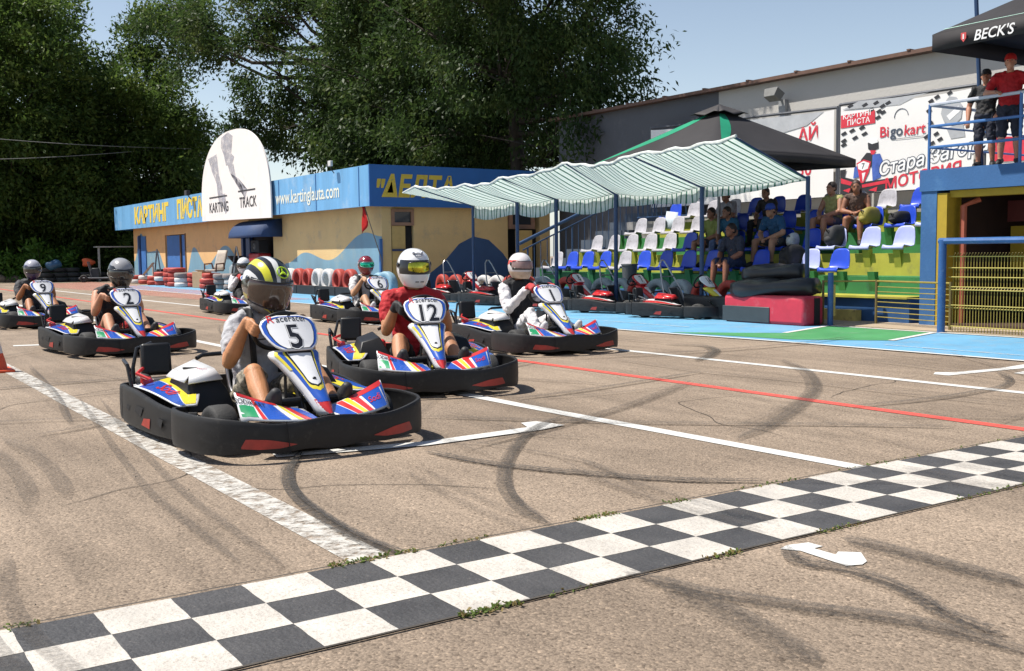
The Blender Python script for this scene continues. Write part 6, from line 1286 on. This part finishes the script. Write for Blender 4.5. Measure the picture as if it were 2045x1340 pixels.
def leaves(name, centers, spread, per, size, m, parent, seed, droop=.3, asp=.42):
    g = np.random.default_rng(seed); C = np.repeat(np.array(centers), per, axis=0); n = len(C)
    sp = np.repeat(np.array(spread), per) if not np.isscalar(spread) else spread
    P = C + np.clip(g.normal(size=(n, 3)), -1.9, 1.9) * (np.array([1, 1, .75]) * (sp[:, None] if not np.isscalar(sp) else sp))
    out_ = P - np.array(centers).mean(0); out_ /= np.linalg.norm(out_, axis=1)[:, None] + 1e-6
    d = g.normal(size=(n, 3)) * .7 + out_ * .6; d[:, 2] -= droop; d /= np.linalg.norm(d, axis=1)[:, None]
    r = g.normal(size=(n, 3)) + np.array([0, 0, .8]); r -= d * (r * d).sum(1)[:, None]; r /= np.linalg.norm(r, axis=1)[:, None]; s = np.cross(d, r)
    L = size * g.uniform(.6, 1.35, n)[:, None]; w = L * asp * .5
    V = np.stack([P, P + d * L * .45 + s * w, P + d * L - r * L * .08, P + d * L * .45 - s * w], 1).reshape(-1, 3)
    me = bpy.data.meshes.new(name); me.vertices.add(4 * n); me.vertices.foreach_set('co', V.ravel()); me.loops.add(4 * n); me.loops.foreach_set('vertex_index', np.arange(4 * n)); me.polygons.add(n); me.polygons.foreach_set('loop_start', np.arange(0, 4 * n, 4)); me.polygons.foreach_set('loop_total', np.full(n, 4)); me.materials.append(m); me.update(); me.validate()
    o = bpy.data.objects.new(name, me); COL.objects.link(o); o.parent = parent; return o
def tree(nm, lab, loc, trunk_h, zc, rad, nl, per, size, m, seed, tr=.3, spread=.42, group='tall trees behind the track', holes=.0, dens=5.0, extra=()):
    g = np.random.default_rng(seed); root = thing(nm, lab, 'tree', loc, 0, group); rx, ry, rz = rad
    mb = MB(); top = Vector((g.normal() * .3, g.normal() * .3, zc + rz * .4)); mid = Vector((g.normal() * .3, g.normal() * .3, trunk_h))
    mb.tube([(0, 0, -.1), (.02, .03, trunk_h * .5), mid, mid.lerp(top, .5) + Vector((g.normal() * .4, g.normal() * .4, 0)), top], [tr * 1.25, tr, tr * .85, tr * .5, tr * .12], 10)
    lobes = []
    for i in range(nl):
        z = 1 - 2 * (i + .5) / nl; a = i * 2.399 + g.normal() * .3; q = math.sqrt(1 - z * z); k = g.uniform(.55, .82); c = Vector((rx * q * math.cos(a) * k, ry * q * math.sin(a) * k, zc + rz * z * k)); lobes.append((c, g.uniform(.30, .46) * (rx + ry + rz) / 3))
    for c, r_ in extra: lobes.append((Vector(c), r_))
    cen = []; spr = []
    for c, r_ in lobes:
        b0 = mid.lerp(top, min(.95, max(0, (c.z - trunk_h) / max(.1, (top.z - trunk_h)) * .7))); m1 = b0.lerp(c, .5) + Vector((0, 0, -.1 * (c - b0).length)); mb.tube([b0, m1, c], [tr * .38, tr * .24, tr * .06], 6)
        for q in range(3): e = c + Vector(g.normal(size=3)) * r_ * .6; mb.tube([m1.lerp(c, .4), e], [tr * .12, tr * .03], 4)
        n = int(dens * r_ * r_ * 4); v = g.normal(size=(n, 3)); v /= np.linalg.norm(v, axis=1)[:, None]; v *= (r_ * g.uniform(.45, 1.05, n) ** .7)[:, None]; v[:, 2] *= .8
        for p in v: 
            pp = Vector(c) + Vector(p)
            if holes and noise.noise(pp * .55 + Vector((seed, 0, 0))) < holes: continue
            cen.append(tuple(pp)); spr.append(spread * g.uniform(.7, 1.2))
    mb.build('trunk', BARK, root, angle=60); leaves('crown', cen, spr, per, size, m, root, seed, droop=.35); return root
from mathutils import noise
tree('ash_tree', 'tall spreading ash tree above the right part of the low building, reaching over the hall', (20.9, 31.2, 0), 4, 9.4, (4.3, 4.5, 6.2), 17, 92, .18, LEAF, 11, tr=.32, spread=.36, holes=-.12, dens=4.6, extra=[((.2, -4.9, 8.6), 1.3), ((.8, -5.9, 7.6), .9), ((.5, -5.6, 9.6), 1.0), ((.2, -4.6, 6.0), 1.2), ((-4.4, -6.4, 12.8), 3.0), ((-3.4, -3.8, 12.2), 2.8), ((-2.8, -8.0, 12.9), 2.2), ((-5.2, -4.6, 13.4), 2.4), ((-.6, -4.6, 4.9), 1.5), ((.2, -5.2, 6.6), 1.6), ((-2, -5, 12), 2.2), ((.8, -3.2, 4.6), 1.5)])  # the high outlying lobes are unseen, added to shade the hall wall
tree('ash_tree', 'broad dark ash tree above the lettering on the side of the low building', (22.0, 38.5, 0), 4, 9.4, (5.6, 5.8, 6.6), 17, 84, .21, LEAF, 12, tr=.36, spread=.38, holes=-.10, dens=3.9, extra=[((-1.5, 3, 4.6), 2.2), ((0, -3, 4.8), 2.2), ((-1.5, 0, 5.2), 2.2), ((1.0, -5.5, 6.2), 2.2), ((1.0, -1.5, 4.4), 2.0)])
tree('ash_tree', 'loose tall ash tree behind the arched sign with sky showing through', (21.0, 46.6, 0), 4.5, 10.6, (4.6, 4.8, 6.4), 18, 78, .22, LEAF, 13, tr=.34, spread=.38, holes=.02, dens=3.3, extra=[((-3.0, 3.4, 12.4), 2.6), ((-4.6, 5.2, 11.6), 2.0), ((-5.2, 7.4, 13.6), 2.2), ((-1.5, 1.5, 13.5), 2.6), ((-3.0, 2.4, 7.0), 1.2), ((1, -3, 6.0), 2.0), ((-5.6, 6.2, 12.6), 1.8)])
tree('leafy_tree', 'dense dark tree reaching the ground left of the low building', (15.3, 62.4, 0), 2.0, 6.6, (5.2, 5.2, 7.0), 18, 84, .26, LEAF2, 14, tr=.3, spread=.46, holes=-.2, dens=3.9, extra=[((0, 0, 3), 2.5), ((-3, 0, 2.2), 2.2), ((2.5, -1, 3.2), 2.4), ((3.4, -1, 5), 1.6), ((-2, -2, 5), 2.5), ((1, -2, 8), 2.5), ((2.6, 0, 13.8), 2.4), ((4.6, 1.5, 15.4), 2.0)])
tree('leafy_tree', 'tall leafy tree at the left edge of the picture', (9.6, 63.5, 0), 2.2, 9.0, (5.4, 5.4, 8.0), 18, 84, .27, LEAF2, 15, tr=.32, spread=.46, holes=-.15, dens=3.4, extra=[((0, 0, 3), 2.5), ((3, 0, 2.4), 2.4), ((-3, 0, 3), 2.4), ((0, -2.5, 6), 2.6)])
tree('leafy_tree', 'tallest leafy tree farther back between the two left trees', (10.6, 74.0, 0), 3, 11.5, (5.2, 5.2, 9.0), 18, 54, .40, LEAF2, 16, tr=.36, spread=.55, holes=-.05, dens=2.9)
def bush(lab, loc, rx, ry, rz, seed, m=LEAF3, per=60, n=46, size=.26):
    g = np.random.default_rng(seed); root = thing('bush', lab, 'bush', loc, 0, 'bushes at the foot of the left trees'); v = g.normal(size=(n, 3)); v /= np.linalg.norm(v, axis=1)[:, None]; v[:, 2] = abs(v[:, 2]); v *= g.uniform(.5, 1, n)[:, None]; cen = v * np.array([rx, ry, rz]) + np.array([0, 0, .15])
    mb = MB()
    for c in cen[:16]: mb.tube([(0, 0, 0), (c[0] * .5, c[1] * .5, c[2] * .6), tuple(c)], [.03, .02, .008], 5)
    mb.build('stems', BARK, root); leaves('foliage', cen, .26, per, size, m, root, seed, droop=.1)
bush('bright green bush at the far left behind the low stone edging', (8.2, 59.5, 0), 2.6, 1.5, 1.7, 21)
bush('bright green bush behind the driver in the purple helmet', (10.5, 59.2, 0), 1.8, 1.3, 1.9, 22)
bush('dark bush in the shade beside the dense tree', (13.0, 60.5, 0), 2.2, 1.5, 2.2, 23, m=LEAF2)
bush('dark bush at the foot of the tallest left tree', (6.0, 62.5, 0), 2.6, 1.5, 3.0, 24, m=LEAF2, n=60)
bush('dark shrub in the shade between the dense tree and the building', (15.2, 58.2, 0), 1.6, 1.5, 3.2, 25, m=LEAF2, n=60)
bush('tall dark shrub behind the pile of old tyres', (12.2, 63.5, 0), 2.8, 1.5, 4.2, 26, m=LEAF2, n=80)
# dark wood far behind closing the gaps near the ground
g = np.random.default_rng(31); cen = np.stack([g.uniform(-25, 60, 700), g.uniform(86, 96, 700), np.abs(g.normal(size=700)) * 1.6 + .4], 1)
root = leaves('distant_wood', cen, 1.0, 40, .8, LEAF2, None, 31); tag(root, 'distant dark wood closing the view behind the trees', 'wood', kind='stuff')
# overhead wires
CBL = mat('grey_cable', (.22, .23, .22), .6)
for a, b, lab in (((3.0, 54.6, 7.05), (18.2, 58.6, 7.15), 'upper thin overhead cable crossing in front of the left trees'), ((3.0, 54.4, 5.6), (16.0, 58.8, 7.0), 'lower thin overhead cable rising in front of the left trees')):
    mb = MB(); mb.tube([Vector(a).lerp(Vector(b), i / 14) + Vector((0, 0, -.18 * math.sin(PI * i / 14))) for i in range(15)], .016, 5); tag(mb.build('overhead_cable', CBL, origin=a), lab, 'cable', 'overhead cables')
# ------------------------------------------------------------------ tyres
TP = {'r': mat('red_painted_tyre', (.40, .045, .03), .6, var=.2, scale=6, dirt=(.16, .05, .04), dscale=8, bump=.3, bscale=50), 'w': mat('white_painted_tyre', (.60, .58, .56), .6, var=.1, scale=6, dirt=(.30, .28, .27), dscale=9, dlo=.5, dhi=.72, bump=.3, bscale=50), 'g': mat('grey_blue_painted_tyre', (.25, .30, .33), .6, var=.15, scale=6, dirt=(.14, .16, .17), dscale=8, bump=.3, bscale=50), 'k': mat('old_black_tyre', (.035, .035, .035), .7, var=.3, bump=.3), 'b': mat('pale_blue_painted_tyre', (.22, .36, .45), .6, var=.15, bump=.3), 'd': mat('dusty_grey_tyre', (.22, .19, .18), .8, var=.2, bump=.4, bscale=40)}
TN = {'r': 'red', 'w': 'white', 'g': 'grey', 'k': 'black', 'b': 'pale blue', 'd': 'dusty grey'}
_ty = {}
def tyre(c, loc, R0=.31, w=.2, flat_=False, rz=0, lab='', tilt=0, group='painted tyres'):
    if c not in _ty:
        mb = MB(); h = .5; mb.lathe([(.56, -.34), (.66, -.48), (.84, -.5), (.95, -.42), (1, -.2), (.985, -.02), (1, .2), (.95, .42), (.84, .5), (.66, .48), (.56, .34), (.62, .1), (.62, -.1)], 30, Matrix.Identity(4), closed=True); _ty[c] = mb.build('tyre', TP[c], angle=50, recalc=True); o = _ty[c]
    else: o = copy_tree(_ty[c])
    o.scale = (R0, R0, w); o.location = loc; o.rotation_euler = Euler((0, 0, rz)) if flat_ else Euler((0, PI / 2 + tilt, rz))
    tag(o, lab, 'tyre', group); return o
OR2 = ORD + ['fifteenth', 'sixteenth', 'seventeenth', 'eighteenth', 'nineteenth', 'twentieth']
ys = [13.26, 13.95, 14.60, 15.27, 15.93, 16.48, 17.08, 17.69, 18.43, 19.0, 20.05, 20.7, 21.4, 22.0, 22.6, 23.3, 24.0, 24.7]; cs = 'grrggrgggrgrrwwrrr'
for k, (y, c) in enumerate(zip(ys, cs)): tyre(c, (14.3 + .0 * k + (0 if y < 20 else .1), y, .33), .335, .2, rz=R(random.uniform(-6, 6)), lab='upright %s tyre, %s from the right below the stand' % (TN[c], OR2[k]), group='upright tyres below the stand')
for k, c in enumerate('rwwrrwwrr'): tyre(c, (13.28, 34.2 - .76 * k, .44), .36, .26, rz=R(random.uniform(-4, 4)), lab='upright %s tyre, %s from the left along the cream wall' % (TN[c], OR2[k]), group='upright tyres along the building')
sk_ = thing('rubber_barrier', 'low black rubber barrier in front of the red and white tyres by the wall', 'barrier', (13.0, 31, 0))
for k in range(5): mb = MB(); mb.box((0, 2.6 - k * 1.45, .14), (.10, 1.42, .28)); mb.build('barrier_segment', BUMP, sk_, bevel=.02)
tyre('b', (13.0, 25.3, .38), .38, .25, rz=R(10), lab='upright pale blue tyre at the building corner'); tyre('b', (13.2, 26.1, .36), .36, .22, rz=R(-8), lab='second pale blue tyre leaning behind the first at the corner')
# stacks of flat tyres at the far end
st_ = [(50.0, 12.9, 'wr', 'leftmost stack'), (48.6, 12.9, 'rw', 'second stack from the left'), (46.6, 12.75, 'rr', 'stack under the leaning pole frame'), (45.5, 12.75, 'rwr', 'stack left of the blue double door'), (43.8, 12.65, 'rrrr', 'tall red stack at the blue double door'), (43.0, 12.6, 'rrrr', 'tall red stack right of the double door'), (42.0, 12.55, 'wwd', 'pale stack'), (41.5, 12.95, 'rrr', 'red stack beside the pale stack'), (40.9, 12.95, 'rwr', 'stack left of the cardboard box'), (39.6, 12.9, 'rwr', 'stack right of the cardboard box'), (38.9, 12.6, 'rr', 'low red stack'), (37.9, 12.8, 'ddd', 'dusty stack nearest the entrance'), (37.1, 12.9, 'dwd', 'last stack beside the entrance')]
LV = ['bottom', 'second', 'third', 'top']
for y, x, cc, nm in st_:
    for k, c in enumerate(cc): tyre(c, (x + random.uniform(-.03, .03), y + random.uniform(-.03, .03), .1 + .19 * k), .36, .19, flat_=True, lab='%s tyre, %s in the %s' % (TN[c], LV[k] if len(cc) > 2 or k == 0 else 'top', nm), group='stacked tyres by the building')
CBX = mat('brown_cardboard', (.42, .28, .16), .8, var=.1)
cb = thing('cardboard_box', 'open brown cardboard box standing among the tyre stacks', 'box', (12.75, 40.25, 0), R(20)); mb = MB(); mb.box((0, 0, .32), (.45, .6, .62)); mb.build('box_body', CBX, cb, bevel=.01); mb = MB(); mb.box((0, 0, .64), (.30, .5, .01), rot=Euler((0, R(20), 0)).to_matrix()); mb.build('flap', mat('box_inside', (.5, .38, .25), .8), cb)
ac = thing('armchair', 'old beige armchair frame lying on the tyre stacks', 'chair', (13.0, 39.2, .62), R(-60)); AB = mat('old_beige_plastic', (.42, .36, .30), .7, var=.2)
mb = MB(); mb.grid(lambda u, v: (u * .24 * (1 - .3 * max(0, v - .7)), .1 + .25 * v, .06 + .75 * v), frange(-1, 1, 7), frange(0, 1, 6)); mb.build('backrest', AB, ac, angle=180, solid=.05); mb = MB(); mb.box((0, -.15, .06), (.5, .5, .08)); mb.build('seat', AB, ac, bevel=.02); mb = MB()
for s in (-1, 1): mb.tube([(s * .27, .1, .1), (s * .29, .05, .32), (s * .29, -.35, .3), (s * .27, -.36, 0)], .03, 6)
mb.build('armrest', mat('dark_brown_wood', (.12, .05, .03), .6), ac)
# leaning frames and pole
for loc, h, lab in (((13.0, 47.2, .3), 1.25, 'black triangular kart stand above the tyres left of the double door'), ((13.0, 37.0, .55), 1.0, 'black leaning frame above the dusty tyres beside the entrance')):
    fr_ = thing('kart_stand', lab, 'stand', loc); mb = MB(); mb.tube([(0, .55, 0), (0, .0, h)], .03, 6); mb.tube([(0, 0, h), (0, -.45, .25)], .03, 6); mb.tube([(0, .4, .3), (0, -.45, .25)], .02, 6); mb.build('frame_tubes', STL, fr_); mb = MB(); mb.box((.05, -.2, .2), (.3, .4, .35), taper=.8); mb.build('base_block', BLK, fr_, bevel=.02)
pl = thing('wooden_plank', 'pale wooden plank leaning against the tyres left of the double door', 'plank', (12.7, 48.4, 0)); mb = MB(); mb.tube([(0, .5, .25), (.1, -1.3, .95)], .07, 4, flat=.4); mb.build('board', AB, pl); mb = MB(); mb.box((.1, -1.2, .6), (.05, .08, .5)); mb.build('prop', AB, pl)
pd = thing('pedestal', 'grey pedestal with a black bowl on top behind the dusty tyres', 'pedestal', (13.3, 38.0, .4)); mb = MB(); mb.lathe([(.0, 0), (.24, 0), (.22, .4), (.1, .55), (.0, .56)], 16); mb.build('column', TP['g'], pd); mb = MB(); mb.lathe([(.05, .55), (.12, .6), (.30, .82), (.27, .82), (.08, .64)], 16); mb.build('bowl', BLK, pd)
# ------------------------------------------------------------------ red barrier block with rolled black mats
PKR = mat('faded_pink_red_plastic', (.52, .03, .055), .5, var=.12, scale=5, dirt=(.52, .10, .12), dscale=4)
rb = thing('barrier_block', 'faded pink red barrier block with black lower panel at the end of the tyre wall', 'barrier', (13.3, 12.2, 0))
mb = MB(); mb.box((.0, -.18, .235), (.48, 1.75, .47)); mb.build('block', PKR, rb, bevel=.06, seg=3); mb = MB(); mb.box((-.245, .18, .15), (.02, 1.05, .26)); mb.build('lower_panel', mat('dark_slate_panel', (.04, .05, .055), .5), rb, bevel=.01)
mb = MB(); mb.box((.06, -1.062, .23), (.13, .012, .42)); mb.build('end_slot', DARK, rb)
mb = MB(); mb.box((.15, 1.3, .2), (.4, 1.2, .4)); mb.build('rear_block', BUMP, rb, bevel=.04)
MATB = mat('black_vinyl_mat', (.02, .02, .022), .35, var=.3, scale=4)
for k, (a, b, r0, z, lab) in enumerate((((13.2, 12.75), (13.6, 11.35), .24, .60, 'lower folded black vinyl mat lying on the red barrier block'), ((13.45, 12.75), (13.8, 11.75), .22, .84, 'upper folded black vinyl mat on top of the lower one'))):
    mb = MB(); rings = []
    for i in range(15):
        t = i / 14; c = Vector((lerp(a[0], b[0], t), lerp(a[1], b[1], t), z - .05 * (1 - t) ** 2)); d = Vector((b[0] - a[0], b[1] - a[1], 0)).normalized(); l = Vector((-d.y, d.x, 0)); kk = max(.45, (1 - abs(2 * t - 1) ** 7)) ** .5
        rings.append([c + l * (r0 * 1.25 * kk * math.copysign(abs(math.cos(q)) ** .6, math.cos(q))) + Vector((0, 0, r0 * .62 * (.6 + .4 * kk) * math.copysign(abs(math.sin(q)) ** .75, math.sin(q)) * (1 + .22 * math.sin(q * 3 + t * 9)))) for q in [2 * PI * j / 20 for j in range(20)]])
    mb.loft(rings); o = mb.build('rolled_mat', MATB, origin=(a[0], a[1], z), angle=180); tag(o, lab, 'mat', 'black mats on the barrier block')
# traffic cone
cn = thing('traffic_cone', 'orange red and white traffic cone at the left edge of the track', 'cone', (1.62, 12.32, 0)); CO = mat('cone_orange', (.70, .09, .03), .5, var=.1); mb = MB(); mb.prism([(-.2, -.2), (.2, -.2), (.2, .2), (-.2, .2)], 0, .03); mb.build('base', CO, cn, bevel=.01); mb = MB(); mb.lathe([(.155, .03), (.145, .08), (.115, .2)], 24); mb.lathe([(.082, .36), (.05, .52), (.03, .55), (.0, .55)], 24); mb.build('cone_body', CO, cn); mb = MB(); mb.lathe([(.116, .2), (.083, .36)], 24); mb.build('white_band', mat('cone_white', (.65, .62, .6), .5), cn)
# ------------------------------------------------------------------ clutter under the left trees
STN = mat('edging_stone', (.20, .15, .11), .9, var=.4, scale=2, bump=.6, bscale=12)
rs = random.Random(8)
for k in range(16):
    x = 5.6 + k * .42; y = 57.6 + .12 * k; r_ = rs.uniform(.2, .34); mb = MB(); mb.ell((0, 0, r_ * .5), (r_ * 1.1, r_, r_ * .8), nu=9, nv=6); mb.v = [(v[0] * (1 + .2 * math.sin(k + v[2] * 9)), v[1], max(0, v[2])) for v in mb.v]
    o = mb.build('edging_stone', STN, angle=30); o.location = (x, y, 0); tag(o, 'rough brown edging stone before the bushes, %s from the left' % (OR2[k]), 'stone', 'edging stones before the bushes')
lg = thing('timber_pile', 'low pile of brown timber at the far left behind the edging stones', 'timber', (6.2, 58.2, .3)); 
for k in range(5): mb = MB(); mb.box((.2 * (k % 2), .1 * k, .1 + .22 * (k // 2)), (2.4 - .3 * k, .3, .2), rz=.05 * k); mb.build('beam', mat('old_timber', (.30, .19, .10), .8, var=.3), lg)
BT = mat('blue_tarpaulin', (.03, .10, .20), .5, var=.3, scale=3)
for k in range(13):
    x = 10.2 + (k % 5) * .62; y = 56.6 + .3 * (k // 5); z = .12 + .24 * (k // 5); tyre('k', (x, y, z), .38, .22, flat_=True, lab='old black tyre, %s from the left, %s layer of the pile' % (ORD[k % 5], ['bottom', 'middle', 'top'][k // 5]), group='pile of old black tyres')
mb = MB(); mb.ell((0, 0, .12), (.40, .35, .24)); mb.v = [(v[0], v[1], v[2] + .05 * math.sin(v[0] * 9)) for v in mb.v]; o = mb.build('blue_tarpaulin', BT, angle=180); o.location = (10.4, 56.2, .75); tag(o, 'crumpled blue tarpaulin on the pile of old tyres', 'tarpaulin')
mb = MB(); mb.ell((0, 0, .12), (.32, .26, .22)); mb.v = [(v[0] + .08 * math.sin(v[2] * 14), v[1], v[2]) for v in mb.v]; o = mb.build('orange_jacket', mat('orange_cloth', (.75, .14, .05), .8, bump=.4), angle=180); o.location = (12.1, 56.6, .85); tag(o, 'bright orange jacket thrown over the pile of old tyres', 'jacket')
tb_ = thing('metal_table', 'white metal table frame standing in the shade under the trees', 'table', (13.6, 56.2, 0)); WM = mat('dull_white_metal', (.35, .36, .34), .5); mb = MB(); mb.box((0, 0, 1.75), (2.4, .8, .06)); mb.build('table_top', WM, tb_)
for x in (-1.1, 1.1): mb = MB(); mb.box((x, -.3, .87), (.09, .09, 1.7)); mb.build('leg', WM, tb_)
sc_ = [((14.3, 54.9, 0), 'dark stripped go-kart chassis parked in the shade left of the building'), ((12.2, 54.6, 0), 'second dark stripped go-kart chassis beside the old tyres')]
for k, (loc, lab) in enumerate(sc_):
    t_ = thing('kart_chassis', lab, 'go-kart', loc, R(30 + 40 * k), 'stripped karts under the trees'); mb = MB(); mb.tube([(-.5, -.9, .2), (-.4, .9, .2), (.4, .9, .2), (.5, -.9, .2)], .04, 6, closed=True); mb.tube([(-.3, .3, .2), (-.25, .5, 1.0), (.25, .5, 1.0), (.3, .3, .2)], .03, 6); mb.build('frame_tubes', STL, t_)
    mb = MB(); mb.box((0, .2, .45), (.5, .5, .5), taper=.7); mb.build('seat', GRP, t_, bevel=.04); mb = MB(); mb.box((0, -.6, .4), (.8, .4, .2)); mb.build('nose', WM, t_, bevel=.05)
    for sx, sy in ((-1, -1), (1, -1), (-1, 1), (1, 1)):
        mb = MB(); mb.lathe([(.08, -.09), (.16, -.1), (.19, 0), (.16, .1), (.08, .09)], 16, Matrix.Translation((sx * .6, sy * .65, .19)) @ Matrix.Rotation(PI / 2, 4, 'Y'), closed=True); mb.build('wheel', RUB, t_)
bx = thing('cardboard_box', 'small brown cardboard box beside the stripped karts on the left', 'box', (12.75, 52.2, 0)); mb = MB(); mb.box((0, 0, .35), (.5, .5, .7)); mb.build('box_body', CBX, bx, bevel=.01); mb = MB(); mb.box((-.2, 0, .72), (.25, .5, .01), rot=Euler((0, R(-25), 0)).to_matrix()); mb.build('flap', CBX, bx)
# bags in the stand
def bag(lab, loc, r, m, rz=0, kind='backpack'):
    t_ = thing('bag', lab, kind, loc, rz, 'bags left on the seats'); mb = MB(); mb.ell((0, 0, r[2] * .9), r, nu=20, nv=14); mb.v = [(r[0] * math.copysign(abs(v[0] / r[0]) ** .62, v[0]), r[1] * math.copysign(abs(v[1] / r[1]) ** .62, v[1]), v[2]) for v in mb.v]; mb.v = [(v[0], v[1], max(.0, v[2] * (1 + .06 * math.sin(v[0] * 22)))) for v in mb.v]; mb.build('bag_body', m, t_, angle=180); mb = MB(); mb.tube([(-r[0] * .9, -r[1] * .3, r[2]), (0, -r[1] * 1.1, r[2] * 1.6), (r[0] * .9, -r[1] * .3, r[2])], .014, 6); mb.build('strap', STRP, t_, angle=180)
    mb = MB(); mb.ell((0, -r[1] * .8, r[2] * .6), (r[0] * .6, r[1] * .4, r[2] * .4)); mb.build('pocket', m, t_, angle=180)
bag('large black backpack on a front row seat right of the man in blue', (15.3, 13.35, .88), (.16, .27, .22), mat('black_bag_cloth', (.012, .012, .014), .8, bump=.3), R(-90))
bag('black and grey backpack on the seat below the women in the stand', (16.1, 13.0, 1.27), (.15, .25, .20), mat('black_grey_bag', (.03, .03, .033), .8, var=.5, scale=5), R(-90))
bag('yellow shoulder bag beside the women in the stand', (16.75, 12.75, 1.67), (.13, .24, .17), mat('mustard_bag', (.26, .22, .04), .7, bump=.3), R(-90), 'bag')
bag('dark bag on the blue seat right of the women', (16.85, 12.15, 1.67), (.13, .26, .12), mat('black_bag_cloth', (.012, .012, .014), .8), R(-90))
bag('white plastic bag with printing beside the man in blue', (16.0, 13.95, 1.27), (.10, .13, .14), mat('white_bag_plastic', (.5, .52, .5), .5, var=.3, scale=12), R(-90), 'bag')
